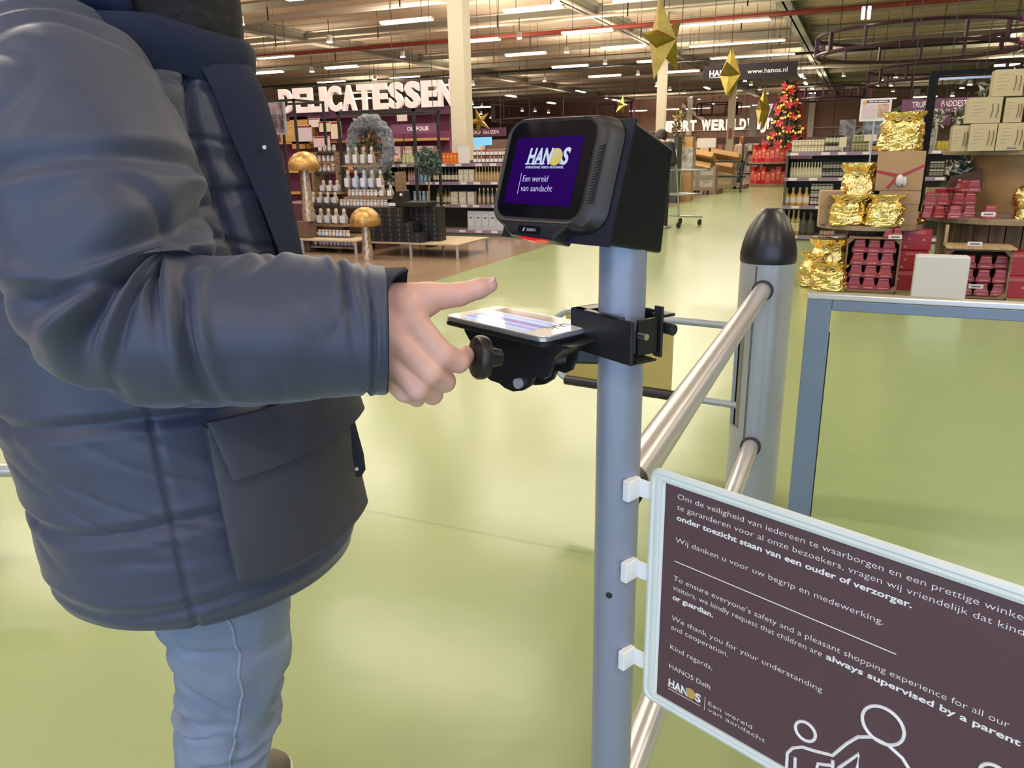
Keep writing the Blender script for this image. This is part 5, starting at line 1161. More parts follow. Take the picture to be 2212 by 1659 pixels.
mushroom(654, 327, 367, 69, 8.9, 'golden mushroom ornament standing higher, nearest the parka front', .42)
mushroom(787, 447, 487, 68, 8.32, 'golden mushroom ornament standing on the floor before the black gift boxes', 0)
b = MB(); q = aty(654, 400, 8.9); b.b2((q.x - .09, 8.80, 0), (q.x + .09, 9.0, .42)); tag(b.build('wooden_box', mat('dark_brown_wood', (.12, .07, .045), .6), bevel=.005), 'dark wooden post under the higher golden mushroom', 'box')
# tiered tasting rack
KX = lambda px, Y: aty(px, 400, Y).x
RK = [ # Y, y_base px, [(x0,x1,n,kind,w,h)]
 (10.15, 327, [(693, 733, 4, 'jar', .05, .09)]), (10.10, 350, [(690, 738, 5, 'jar', .05, .09)]), (10.05, 371, [(690, 738, 5, 'jar', .05, .09)]),
 (9.75, 357, [(750, 816, 4, 'carafe', .085, .23)]), (9.65, 408, [(745, 832, 5, 'carafe', .09, .24)]), (9.5, 425, [(750, 815, 8, 'jar', .045, .09), (818, 852, 2, 'carafe', .08, .15)]), (9.4, 446, [(731, 835, 14, 'jar', .045, .09)]),
 (9.5, 415, [(692, 736, 3, 'carafe', .085, .15)]), (9.4, 441, [(668, 730, 4, 'carafe', .085, .15)]), (9.2, 485, [(663, 747, 5, 'carafe', .095, .2)]), (9.05, 512, [(678, 748, 9, 'jar', .045, .085), (640, 664, 3, 'jar', .05, .085)]), (8.9, 532, [(678, 758, 10, 'jar', .045, .085), (640, 676, 4, 'jar', .05, .085)])]
t = thing('tasting_rack', 'tiered wooden rack crowded with white labelled jars and carafes at the left', 'rack', (KX(735, 9.4), 9.4, 0)); ox = t.location.x
gl_c, labs = (.30, .25, .19), [(.68, .66, .72), (.52, .58, .72), (.66, .60, .62), (.60, .42, .38)]
for ri, (Y, yb, its) in enumerate(RK):
    z = aty(740, yb, Y).z; xs = [KX(i[0], Y) for i in its] + [KX(i[1], Y) for i in its]; x0, x1 = min(xs) - .03, max(xs) + .03
    b = MB(); b.b2((x0 - ox, Y - 9.4 - .07, z - .025), (x1 - ox, Y - 9.4 + .10, z)); b.build('shelf', m_dark if ri % 2 == 0 else m_wood, t)
    for (a, c, n, kind, w, h) in its:
        xa, xb = KX(a, Y), KX(c, Y)
        for i in range(n):
            lc = labs[(i * 7 + ri * 3) % 4 if kind == 'jar' else (i * 5 + ri) % 2]; gc = (.30, .42, .58) if (kind == 'carafe' and ri == 4 and i in (1, 2)) else gl_c  # blue light on two carafes is put into their glass colour
            nm = 'labelled_jar' if kind == 'jar' else 'glass_carafe'
            put(prod(nm, kind, w * 1.12, h * 1.1, (gc, lc, (.5, .46, .42))), xa + (xb - xa) * (i + .5) / n, Y, z, '%s with a %s label on the tiered rack, %s tier' % ('small jar' if kind == 'jar' else 'glass carafe', {0: 'white', 1: 'pale blue', 2: 'greyish', 3: 'brownish'}[labs.index(lc)], ['topmost back', 'second back', 'third back', 'upper carafe', 'blue lit carafe', 'middle right', 'lower right', 'middle left', 'left carafe', 'big carafe', 'last but one', 'lowest'][ri]), 'jar' if kind == 'jar' else 'carafe', 'articles on rack tier %d' % (ri + 1))
zt_ = aty(740, 372, 10.05).z
for x in (KX(690, 10.1), KX(742, 10.1), KX(836, 9.7)): b = MB(); b.b2((x - ox - .02, .55, 0), (x - ox + .02, .80, zt_ + (.3 if x < KX(742, 10.1) + .01 else 0))); b.build('upright', m_wood, t)
b = MB(); b.b2((KX(745, 9.6) - ox, .2, .2), (KX(845, 9.6) - ox, .9, aty(740, 447, 9.5).z - .03)); b.build('plinth', mat('dark_brown_wood', (.12, .07, .045), .6), t)
b = MB(); b.b2((KX(690, 9.6) - ox, .2, .2), (KX(735, 9.6) - ox, .6, aty(740, 415, 9.5).z - .03)); b.build('plinth', mat('dark_brown_wood', (.12, .07, .045), .6), t)
b = MB(); b.b2((KX(600, 9.6) - ox, .0, .0), (KX(668, 9.6) - ox, .75, aty(740, 440, 9.5).z)); b.build('cabinet', mat('dark_wine_cabinet', (.09, .03, .04), .5), t)
# low pale tables
def low_table(label, x0, x1, y0, y1, h):
    t = thing('low_table', label, 'table', (x0, y0, 0)); w, d = x1 - x0, y1 - y0
    b = MB(); b.b2((0, 0, h - .022), (w, d, h)); b.build('tabletop', mat('pale_table_wood', (.50, .38, .25), .5, noise_s=5, noise_a=.2, stretch=(1, 8, 1)), t, bevel=.003)
    for (x, y) in ((.02, .02), (w - .02, .02), (.02, d - .02), (w - .02, d - .02), (w / 2, .02), (w / 2, d - .02)): b = MB(); b.b2((x - .014, y - .014, 0), (x + .014, y + .014, h - .022)); b.build('leg', m_alu, t)
low_table('low pale wooden table carrying the stacked black gift boxes', -5.95, -4.55, 8.70, 9.62, .19)
low_table('low pale table carrying the tiered rack of jars', -7.9, -6.1, 8.72, 10.4, .19)
# black gift boxes
pb_ = MB(); pb_.b2((-.0655, -.09, 0), (.0655, .09, .062), 0); pb_.b2((-.006, -.092, .012), (.006, -.09, .050), 1)
bx0 = pb_.build('gift_box', [mat('matt_black_carton', (.014, .014, .016), .45), mat('small_grey_clasp', (.12, .12, .13), .4)]); COL.objects.unlink(bx0)
for ci, (n, yy, xx) in enumerate([(7, 8.82, 0), (7, 8.82, 1), (7, 8.82, 2), (7, 8.82, 3), (4, 8.82, 4), (2, 8.82, 5), (7, 9.05, 4), (7, 9.05, 5), (7, 9.05, 6), (7, 9.30, 3), (7, 9.30, 2)]):
    for k_ in range(n):
        nmz = ['left', 'second left', 'middle', 'fourth', 'low stepped', 'lowest front', 'rear', 'rear', 'rear right', 'rear', 'rear'][ci]
        put(bx0, -5.82 + xx * .134 + random.uniform(-.002, .002), yy, .19 + k_ * .0635, 'flat black gift box, %s pile on the low pale table, %s from bottom' % (nmz, 'first second third fourth fifth sixth seventh'.split()[k_]), 'gift box', 'black gift boxes, %s pile' % nmz)
q = aty(862, 440, 8.9); t = thing('black_case', 'open black case with a white tag on top of the black gift boxes', 'case', (q.x, 8.9, .636))
b = MB(); b.add([Vector(v) for v in ((-.12, -.08, 0), (.14, -.08, 0), (.14, .08, 0), (-.12, .08, 0), (.00, -.08, .20), (.12, -.08, .21), (.12, .08, .21), (.0, .08, .20))], [(3, 2, 1, 0), (4, 5, 6, 7), (0, 1, 5, 4), (1, 2, 6, 5), (2, 3, 7, 6), (3, 0, 4, 7)]); b.build('lid', m_black, t, bevel=.01)
b = MB(); b.b2((-.10, -.10, .01), (-.0, -.085, .05)); b.build('white_tag', m_tag, t); b = MB(); b.sphere((.09, -.085, .15), .025); b.build('silver_knob', m_alu2, t, smooth=True)
b = MB(); b.b2((-5.42, 8.80, .636), (-5.05, 9.1, .70)); tag(b.build('black_tray', m_black, bevel=.006), 'flat black tray lying on the highest black gift boxes', 'tray')
# ================================================================ right hand gift displays
YR = 12.0; RX = lambda px: aty(px, 400, YR).x
gondola('shelf_unit', 'long shelf unit of jars and bottles at the right behind the gift displays', -.97, 2.3, YR, .5, [.07, .491, .879, 1.222], 1.26, rz=radians(1.5), cards=11, back=mat('olive_shelf_back', (.07, .075, .05), .6))
def rrow(px0, px1, z, n, name, kind, w, h, cols, label, cat, group, dy=.10, **k): row(name, kind, w, h, cols, RX(px0), RX(px1), YR + dy, z, n, label, cat, group, **k)
c_cr2, c_grn, c_blk, c_white = (.62, .58, .38), (.14, .15, .06), (.025, .025, .025), (.6, .58, .52)
rrow(1703, 1772, 1.222, 10, 'cream_jar', 'jar', .048, .085, ((.45, .38, .15), (.66, .62, .48), (.66, .62, .5)), 'small cream jar on the top shelf right of the christmas tree', 'jar', 'cream jars on the right top shelf', stack=2)
rrow(1774, 1812, 1.222, 5, 'green_jar', 'jar', .055, .11, (c_grn, (.5, .5, .42), c_blk), 'dark green jar with white label on the right top shelf', 'jar', 'green jars on the right top shelf', stack=2)
rrow(1832, 1868, 1.222, 5, 'green_jar', 'jar', .055, .11, (c_grn, (.30, .31, .16), (.5, .45, .3)), 'green jar right of the blank price card on the right top shelf', 'jar', 'green jars beside the price card', stack=2)
rrow(1870, 1890, 1.222, 3, 'brown_jar', 'jar', .05, .10, ((.2, .08, .03), (.5, .3, .1), c_blk), 'brown jar on the right top shelf beside the gold bag', 'jar', 'brown jars on the right top shelf')
rrow(1703, 1772, .879, 11, 'cream_bottle', 'bottle', .048, .21, ((.55, .53, .32), (.62, .60, .42), (.62, .60, .45)), 'cream coloured bottle on the second right shelf', 'bottle', 'cream bottles on the second right shelf')
rrow(1773, 1885, .879, 15, 'dark_jar', 'jar', .052, .105, (c_blk, (.30, .30, .26), (.10, .10, .09)), 'dark jar on the second right shelf, stacked two high', 'jar', 'dark jars on the second right shelf', stack=2)
rrow(1700, 1748, 1.135, 8, 'red_tin', 'box', .042, .05, ((.42, .03, .03), (.5, .2, .1), (.6, .6, .6)), 'little red tin on the narrow inner ledge of the right shelf unit', 'tin', 'little red tins', d=.04)
rrow(1692, 1750, .491, 4, 'orange_label_bottle', 'bottle', .095, .25, ((.55, .34, .08), (.66, .60, .52), (.50, .40, .12)), 'amber bottle with white and orange label on the third right shelf', 'bottle', 'amber bottles on the third right shelf')
rrow(1752, 1800, .491, 6, 'white_cup_jar', 'jar', .055, .10, (c_blk, (.5, .48, .44), (.5, .48, .44)), 'dark jar with pale label on the third right shelf', 'jar', 'pale labelled jars on the third right shelf', stack=3)
rrow(1692, 1735, .07, 4, 'oil_flask', 'bottle', .085, .36, ((.35, .28, .08), (.62, .56, .36), (.5, .42, .15)), 'tall oil flask on the lowest right shelf', 'bottle', 'oil flasks on the lowest right shelf')
rrow(1735, 1765, .07, 2, 'dark_flask', 'bottle', .13, .33, ((.05, .05, .03), (.07, .07, .05), (.12, .06, .04)), 'fat dark flask on the lowest right shelf', 'bottle', 'dark flasks on the lowest right shelf')
rrow(1780, 1812, .07, 4, 'small_tin', 'jar', .06, .09, ((.3, .12, .1), (.4, .3, .25), c_blk), 'small brown tin on the lowest right shelf', 'tin', 'brown tins on the lowest right shelf')
rrow(1985, 2006, 1.222, 2, 'patterned_box', 'box', .085, .28, ((.22, .20, .18), (.30, .27, .25), (.1, .1, .1)), 'grey patterned tall box beside the black frame post', 'box', 'grey patterned boxes left', d=.08)
rrow(2040, 2075, 1.222, 3, 'patterned_box', 'box', .085, .28, ((.22, .20, .18), (.30, .27, .25), (.1, .1, .1)), 'grey patterned tall box left of the kraft bags', 'box', 'grey patterned boxes right', d=.08)
rrow(2013, 2040, 1.222, 3, 'yellow_oil_jar', 'jar', .075, .12, ((.38, .30, .02), (.42, .33, .03), (.4, .33, .05)), 'yellow oil jar on the right top shelf between grey patterned boxes', 'jar', 'yellow oil jars')
rrow(2005, 2035, .879, 4, 'lidded_jar', 'jar', .055, .10, (c_blk, (.18, .18, .14), (.55, .52, .46)), 'dark jar with pale lid on the second right shelf behind the red sweets', 'jar', 'pale lidded jars behind the red sweets', stack=2)
rrow(2036, 2060, .879, 3, 'olive_bottle', 'bottle', .06, .22, ((.05, .045, .02), (.12, .1, .05), (.35, .28, .12)), 'slim dark bottle on the second right shelf beside pale pink packs', 'bottle', 'slim dark bottles')
rrow(2060, 2090, .879, 3, 'pink_pack', 'box', .085, .2, ((.55, .40, .36), (.65, .55, .5), (.6, .2, .2)), 'pale pink pack on the second right shelf', 'packet', 'pale pink packs', d=.07)
for (a, c, y0, y1) in ((1812, 1830, 296, 318), (1866, 1895, 290, 305)):
    A = aty(a, y1, YR - .02); B_ = aty(c, y0, YR - .02); b = MB(); b.b2((A.x, YR - .03, A.z), (B_.x, YR - .02, B_.z)); b.b2(((A.x + B_.x) / 2 - .008, YR - .028, 1.225), ((A.x + B_.x) / 2 + .008, YR - .022, A.z)); tag(b.build('price_board', mat('cream_card', (.70, .62, .48), .5)), 'blank cream price card %s' % ('between the two groups of green jars' if a < 1850 else 'behind the brown jars left of the topmost gold bag'), 'card')
hang_sign('department_sign', 'mauve sign TRUFFEL PADDESTOELEN above the right shelf unit', 1946, 2140, 208, 246, 13, m_mauve, [('TRUFFEL', .12, .42, .42, .26, .012), ('PADDESTOELEN', .46, .42, .42, .50, .012), ('AZIJNEN', .14, .10, .16, .11, 0), ('KRUIDEN', .30, .10, .16, .26, 0)])
hang_sign('department_sign', 'darker purple sign below the TRUFFEL sign', 1908, 2055, 246, 274, 12.9, m_purple, [('TRUFFELPRODUCTEN', .27, .45, .25, .48, 0)])
# framed offer sheet on a stand
A = aty(1855, 263, 11.4); B_ = aty(1928, 211, 11.4); t = thing('offer_sheet', 'white framed offer sheet with a food photo standing on the right shelf unit', 'sign', (A.x, 11.4, A.z)); w, h = B_.x - A.x, B_.z - A.z
b = MB(); b.b2((0, 0, 0), (w, .02, h)); b.build('frame', m_white, t, bevel=.006); b = MB(); b.b2((w * .18, -.003, h * .80), (w * .92, 0, h * .92)); b.build('dark_header', m_purple, t)
b = MB(); b.b2((w * .08, -.003, h * .12), (w * .52, -.001, h * .74)); b.build('text_field', mat('lilac_paper', (.66, .56, .66), .5), t); b = MB(); b.b2((w * .56, -.003, h * .16), (w * .92, -.001, h * .74)); b.build('food_photo', mat('food_photo', (.55, .22, .12), .5, noise_s=22, noise_a=.5, color2=(.6, .5, .5)), t)
b = MB(); b.cone((w * .13, -.002, h * .84), (w * .13, -.004, h * .84), h * .09, seg=16); b.build('orange_dot', mat('orange_dot', (.75, .40, .08), .5), t); b = MB(); b.b2((w / 2 - .01, .02, -A.z), (w / 2 + .01, .035, h * .4)); b.build('stand', m_alu, t)
for fx, fw in ((.26, .16), (.45, .10), (.58, .28)): b = MB(); b.b2((w * fx, -.0045, h * .84), (w * (fx + fw), -.003, h * .88)); b.build('header_print', m_txt, t)
for (a, c, lab) in ((1812, 1850, 'grey photo card behind the green jars'), (1862, 1905, 'grey blue photo card under the offer sheet')):
    A = aty(a, 287, 12.3); B_ = aty(c, 258, 12.3); b = MB(); b.b2((A.x, 12.3, 1.23), (B_.x, 12.32, B_.z)); tag(b.build('photo_card', mat('grey_photo' + str(a), (.30, .28, .29) if a < 1850 else (.26, .30, .36), .5, noise_s=14, noise_a=.7)), lab, 'card')

# ---- small cable drum table
def drum(label, x, y, R_, zt, th, Rc, z0=0., planks=18, nm='cable_drum'):
    t = thing(nm, label, 'table', (x, y, z0))
    b = MB(); b.cone((0, 0, zt - z0 - th), (0, 0, zt - z0), R_, seg=56); b.build('top_disc', m_wood_d, t, bevel=.004)
    b = MB()
    for i in range(planks): a = 2 * pi * i / planks; b.box((cos(a) * Rc, sin(a) * Rc, (zt - z0 - th + .04) / 2), (.02, 2 * pi * Rc / planks * .93, zt - z0 - th - .04), rz=a)
    b.build('core', m_core, t)
    b = MB(); b.cone((0, 0, 0), (0, 0, .04), Rc + .04, seg=48); b.build('bottom_disc', m_wood_d, t, bevel=.004)
    return t
m_wood_d = mat('weathered_disc_wood', (.34, .25, .16), .6, noise_s=4, noise_a=.35, stretch=(1, 8, 1)); m_core = mat('drum_core_wood', (.26, .16, .08), .65, noise_s=5, noise_a=.5, stretch=(4, 4, .6))
d1 = (.14, 8.22); drum('small round cable drum table carrying kraft boxes and gold bags', d1[0], d1[1], .47, .59, .04, .19)
d2 = (1.38, 8.75); drum('big round cable drum table with piles of red sweets at the right edge', d2[0], d2[1], .84, .655, .05, .60, planks=30)
b = MB(); pass
t = thing('cable_drum', 'upper wooden drum with pale boxes standing on the big drum table', 'table', (1.42, 8.72, .655))
b = MB(); b.cone((0, 0, 0), (0, 0, .03), .62, seg=48); b.build('bottom_disc', m_wood_d, t); b = MB(); rg = []
for i in range(9): z = .03 + .51 * i / 8; rg.append([Vector((cos(a) * .46, sin(a) * .46, z)) for a in [2 * pi * j / 48 for j in range(48)]])
b.loft(rg); b.build('core', mat('smooth_orange_wood', (.46, .27, .11), .5, noise_s=2.5, noise_a=.3, stretch=(1, 1, 2)), t, smooth=True)
b = MB(); b.cone((0, 0, .54), (0, 0, .575), .70, seg=56); b.build('top_disc', m_wood_d, t, bevel=.003)
# ---- crates
def crate(label, x, y, w, h, d, rz=0., tilt=0.):
    t = thing('wooden_crate', label, 'crate', (x, y, .005), rz); t.rotation_euler[1] = tilt
    th = .014
    b = MB(); b.b2((-w / 2, 0, 0), (-w / 2 + th, d, h)); b.b2((w / 2 - th, 0, 0), (w / 2, d, h)); b.b2((-w / 2, 0, 0), (w / 2, d, th)); b.b2((-w / 2, 0, h - th), (w / 2, d, h)); b.build('sides', m_wood, t, bevel=.001)
    b = MB(); b.b2((-w / 2, d - th, 0), (w / 2, d, h)); b.build('bottom', mat('crate_dark_inside', (.05, .03, .025), .8), t)
    b = MB(); c = .05
    for sx in (-1, 1):
        for z, s2 in ((0, 1), (h, -1)):
            b = MB(); b.prism([(0, 0), (c, 0), (0, c)], Vector((sx * (w / 2 - th), .004, z + s2 * th)), Vector((-sx, 0, 0)), Vector((0, 0, s2)), Y3, .04); b.build('corner_block', m_wood, t)
    return t
def sweet():
    b = MB(); w0, w1, h = .058, .046, .108
    R = []
    for z, w in ((0, w0), (.035, w0 * .97), (.045, w0 * .80), (.07, w0 * .72), (.08, w1 * .9), (.098, w1 * .95), (h, w1 * .8)): R.append([Vector((sx * w, sy * w * .8, z)) for sx, sy in ((-1, -1), (1, -1), (1, 1), (-1, 1))])
    b.loft(R, 0); b.b2((-w0 * .62, -w0 * .80, .012), (w0 * .62, -w0 * .77, .020), 1); b.b2((-w1 * .7, -w1 * .775, .086), (w1 * .7, -w1 * .755, .094), 1)
    o = b.build('sweet_pack', [m_red, mat('pink_print', (.62, .25, .25), .4)], bevel=.004); COL.objects.unlink(o); return o
sw = sweet()
def sput(x, y, z, label, group, rz=0., s=1.): o = put(sw, x, y, z, label, 'sweet packet', group, rz); o.scale = (s, s, s * 1.04); return o
CX = lambda px, Y: aty(px, 560, Y).x
xa, xb = CX(1826, 7.85), CX(1942, 7.85); zc1 = aty(1880, 511, 7.85).z
crate('upright wooden crate holding twelve red sweet packets under the small drum table', (xa + xb) / 2, 7.72, xb - xa, zc1, .26, 0, radians(0))
for r_ in range(4):
    for c_ in range(3): sput((xa + xb) / 2 + (c_ - 1) * .122 + .004 * r_ - .006, 7.80, .022 + r_ * .113, 'red sweet packet in the upright crate, %s row from the bottom, %s column' % ('first second third fourth'.split()[r_], 'left middle right'.split()[c_]), 'red sweets in the upright crate row %d' % (r_ + 1), s=1.06)
xc_, xd_ = CX(2036, 7.9), CX(2176, 7.9); zc2 = aty(2100, 533, 7.9).z
crate('wide wooden crate of red sweet packets before the big drum table', (xc_ + xd_) / 2, 7.66, xd_ - xc_, zc2, .26)
for r_ in range(3):
    for c_ in range(4): sput((xc_ + xd_) / 2 + (c_ - 1.5) * .125, 7.74 + (.05 if (r_ == 2 and c_ in (0, 3)) else 0), .025 + r_ * .118, 'red sweet packet in the wide crate, %s row from the bottom, %s column' % ('first second third'.split()[r_], ['leftmost', 'second', 'third', 'rightmost'][c_]), 'red sweets in the wide crate row %d' % (r_ + 1))
# plank top above the wide crate
b = MB(); b.b2((xc_ - .01, 7.62, zc2 + .008), (xd_ + .02, 8.0, zc2 + .022)); tag(b.build('shelf_plank', m_woodl, bevel=.002), 'pale plank lying on the wide crate of red sweets', 'plank')
q = atz(2055, 480, .62)
b = MB(); b.b2((xc_ - .005, 7.93, zc2 + .024), (xc_ + .02, 7.97, .604)); tag(b.build('upright_lath', m_woodl), 'thin upright lath between the wide crate and the big drum top', 'lath')
for (px, py) in ((2009, 424), (2036, 424), (2007, 446), (2026, 453), (2046, 444), (2078, 392), (2103, 392), (2072, 416), (2098, 418), (2058, 440), (2069, 456), (2098, 447), (2140, 447)):
    pass
Y2 = 8.12
def onpx(px, py, Y, z): return aty(px, py, Y).x
pile = [(2008, 8.02, 0), (2030, 8.0, 0), (2048, 8.10, 0), (2066, 7.98, 0), (2072, 8.13, 0), (2098, 8.12, 0), (2010, 8.06, 1), (2040, 8.06, 1), (2074, 8.14, 1), (2098, 8.15, 1), (2078, 8.16, 2), (2101, 8.17, 2)]
for i, (px, Y, lv) in enumerate(pile): sput(aty(px, 430, Y).x, Y + .05, .656 + lv * .112, 'red sweet packet in the loose pile on the big drum table, layer %s' % ('one two three'.split()[lv]), 'loose red sweets layer %d' % (lv + 1), rz=random.uniform(-.4, .4), s=.95)
sput(aty(2140, 440, 8.05).x, 8.05, .656, 'single red sweet packet standing alone before the orange drum core', None, .1)
q = aty(1925, 500, 7.78)
for i, (dx_, lv) in enumerate(((-.02, 0), (.045, 0), (.02, 1))): sput(q.x + dx_, 7.80, zc1 + .008 + lv * .1, 'red sweet packet on top of the upright crate corner', 'red sweets on the crate corner', rz=.3 * i, s=.7)
# price cards
for (px, py, Y, lab) in ((2135, 463, 7.9, 'white price card on the rim of the big drum table'), (2106, 527, 7.62, 'white price card on the plank above the wide crate'), (2108, 619, 7.6, 'white price card at the foot of the wide crate'), (1934, 512, 7.7, 'small price card on the upright crate'), (2185, 320, 8.02, 'price card on the kraft boxes at the right edge')):
    q = aty(px, py, Y); t = thing('price_card', lab, 'price card', tuple(q)); b = MB(); b.b2((-.055, 0, -.018), (.055, .006, .018)); b.build('card', m_tag, t, bevel=.002); b = MB(); b.b2((-.035, -.001, -.006), (.035, 0, .006)); b.build('printed_price', mat('grey_print', (.12, .11, .14), .5), t)
# red printed cartons
def red_box(label, px, py_top, w, h, d, Y, z, rz=0.):
    q = aty(px, py_top, Y); t = thing('red_gift_carton', label, 'carton', (q.x, Y + d / 2, z), rz)
    b = MB(); b.b2((-w / 2, -d / 2, 0), (w / 2, d / 2, h)); b.build('carton', m_redc, t, bevel=.004)
    b = MB()
    for (x, zz, r_) in ((-.26, .55, .05), (.24, .5, .055), (-.36, .16, .06)):
        for k_ in range(4): a = pi * k_ / 4; b.box((x * w, -d / 2 - .001, zz * h), (r_ * w * 1.6, .001, r_ * w * .4), R=Matrix.Rotation(a, 3, 'Y'))
    b.build('snowflakes', mat('cream_print', (.66, .50, .38), .5), t)
    b = MB(); b.b2((-.28 * w, -d / 2 - .0015, .78 * h), (.28 * w, -d / 2, .92 * h)); b.build('printed_band', mat('pink_print2', (.5, .12, .12), .5), t)
red_box('red snowflake carton lying uppermost between the two drum tables', 1983, 500, .24, .19, .2, 8.0, .365)
red_box('red snowflake carton in the middle between the two drum tables', 1975, 540, .24, .175, .2, 7.98, .185)
red_box('red snowflake carton lowest between the two drum tables', 1960, 580, .25, .18, .2, 7.96, .0)
red_box('red snowflake carton upper at the right edge', 2204, 540, .22, .2, .2, 7.86, .19, .05); red_box('red snowflake carton lower at the right edge', 2200, 580, .24, .19, .2, 7.8, 0)
# kraft boxes on the small drum
def kraft(label, px0, px1, zb, h, d, Y, lid=.28, rz=0., m=m_kraft):
    x0, x1 = aty(px0, 450, Y).x, aty(px1, 450, Y).x; w = x1 - x0; t = thing('kraft_box', label, 'box', ((x0 + x1) / 2, Y + d / 2, zb), rz)
    b = MB(); b.b2((-w / 2, -d / 2, 0), (w / 2, d / 2, h - .004)); b.build('base', m, t, bevel=.002)
    b = MB(); b.b2((-w / 2 - .005, -d / 2 - .005, h * (1 - lid)), (w / 2 + .005, d / 2 + .005, h)); b.build('lid', m, t, bevel=.003)
    return t, w
kraft('flat brown kraft box at the left of the small drum table', 1768, 1815, .592, .30, .26, 7.95, .45, .1)
t, w = kraft('brown kraft box under the ribboned box on the small drum table', 1897, 1984, .592, .30, .26, 7.96, .38)
t, w = kraft('tall brown kraft box with a red ribbon and white bow', 1886, 1984, .894, .345, .26, 7.97, .98)
b = MB(); P = [(-w / 2 - .008, -.135, .16), (-.02, -.142, .125), (.02, -.142, .125), (w / 2 + .008, -.135, .21)]
for p_, q_ in ((P[0], P[1]), (P[2], P[3]), (P[1], P[2])): p_, q_ = Vector(p_), Vector(q_); b.add([p_, q_, q_ + Vector((0, 0, .025)), p_ + Vector((0, 0, .025)), p_ + Vector((0, .004, 0)), q_ + Vector((0, .004, 0)), q_ + Vector((0, .004, .025)), p_ + Vector((0, .004, .025))], [(0, 1, 2, 3), (7, 6, 5, 4), (0, 4, 5, 1), (3, 2, 6, 7)])
b.add([Vector(v) for v in ((-.03, -.143, .13), (-.005, -.143, .13), (-.075, -.140, .02), (-.10, -.140, .03))], [(0, 1, 2, 3)]); b.build('red_ribbon', mat('red_satin', (.36, .004, .015), .35), t)
b = MB(); b.sphere((.005, -.150, .095), .045, sc=(.75, .5, 1.15)); b.sphere((.045, -.148, .085), .035, sc=(.5, .4, 1.2)); b.build('white_bow', mat('soft_white', (.66, .64, .62), .7), t, smooth=True)
t, w = kraft('open kraft box with a red ribbon behind the loose red sweets', 2006, 2062, .656, .25, .22, 8.25, .3, .3)
b = MB(); b.b2((-.02, -.118, .0), (.02, -.112, .25)); b.b2((-w / 2 - .006, -.118, .21), (w / 2 + .006, -.114, .245)); b.build('red_ribbon', mat('red_satin', (.36, .004, .015), .35), t)
q = aty(2085, 380, 8.3); b = MB(); b.prism([(-.16, 0), (.16, .02), (.14, .20), (-.10, .14)], (q.x, 8.36, .87), X3, Z3, Vector((0, .9, .1)), .02); tag(b.build('cardboard_flap', mat('dark_kraft', (.12, .06, .035), .7)), 'dark cardboard flap standing behind the loose red sweets', 'flap')
# gold foil bags
def goldbag(label, px, py_bot, wpx, hpx, Y, z, seed, rz=0.):
    q = aty(px, py_bot, Y); k_ = (q - CAM).dot(FW); w, h = wpx * k_ / FPX, hpx * k_ / FPX; t = thing('gold_foil_bag', label, 'gift bag', (q.x, Y, z), rz)
    rows = []; n = 30
    for i in range(22):
        v = i / 21; ww = w * (.48 - .02 * v) * (1 - .24 * math.exp(-((v - .82) / .09) ** 2)) * (1.0 if v < .9 else 1.05); row_ = []
        for j in range(n):
            a = 2 * pi * j / n; e_ = .75; x, y = math.copysign(abs(cos(a)) ** e_, cos(a)), math.copysign(abs(sin(a)) ** e_, sin(a))
            V_ = Vector((x * 2.2 + seed, y * 2.2, v * 3.2)); am = .16 * noise.noise(V_) + .13 * abs(noise.noise(V_ * 2.7)) + .06 * abs(noise.noise(V_ * 6))
            am += .10 * abs(sin(a * 6 + seed)) * max(0, v - .75) * 4
            am = am if i else 0
            row_.append(Vector((x * ww * (1 + am), y * ww * .7 * (1 + am), h * v * (1 + .05 * noise.noise(V_ * 2)))))
        rows.append(row_)
    b = MB(); b.loft(rows); b.build('foil', m_gold, t)
    b = MB(); b.lathe([(w * .24, h * .80), (w * .25, h * .82), (w * .24, h * .84)], seg=16, caps=False)
    for s in (-1, 1): b.tube([(0, -w * .26, h * .82), (s * w * .12, -w * .34, h * .90), (s * w * .26, -w * .30, h * .84), (s * w * .12, -w * .30, h * .78), (0, -w * .27, h * .82), (s * w * .10, -w * .33, h * .55)], w * .018, 6)
    b.build('ribbon', mat('pale_gold_ribbon', (.72, .55, .22), .4), t, smooth=True)
goldbag('gold foil bag on top of the ribboned kraft box', 1941, 338, 86, 78, 8.1, 1.243, 1.)
goldbag('tall gold foil bag leaning on the ribboned kraft box', 1850, 462, 76, 108, 8.14, .66, 5.)
goldbag('low gold foil bag at the front left of the small drum table', 1828, 492, 76, 62, 7.92, .592, 9., .2)
goldbag('square gold foil bag before the brown kraft boxes', 1908, 488, 76, 66, 7.86, .592, 13.)
goldbag('upper gold foil bag of the heap on the floor left of the crate', 1788, 600, 82, 100, 8.02, .0, 17.)
goldbag('left gold foil bag of the heap on the floor', 1758, 612, 62, 72, 7.95, .0, 21., .3)
goldbag('front gold foil bag of the heap on the floor', 1790, 625, 72, 58, 7.76, .0, 25., -.2)
b = MB(); q = aty(1992, 470, 8.1); b.sphere((q.x, 8.1, .592 + .035), .035); tag(b.build('gold_bauble', m_gold, smooth=True), 'small gold bauble at the right rim of the small drum table', 'bauble')
b = MB(); q = aty(2207, 410, 8.1); b.sphere((q.x + .02, 8.06, .656 + .17), .09, sc=(1, 1, 1.3)); b.cone((q.x + .02, 8.06, .656), (q.x + .02, 8.06, .74), .06, seg=14); tag(b.build('gold_bauble', m_gold, smooth=True), 'gold foil ornament cut by the right edge of the photo', 'ornament')
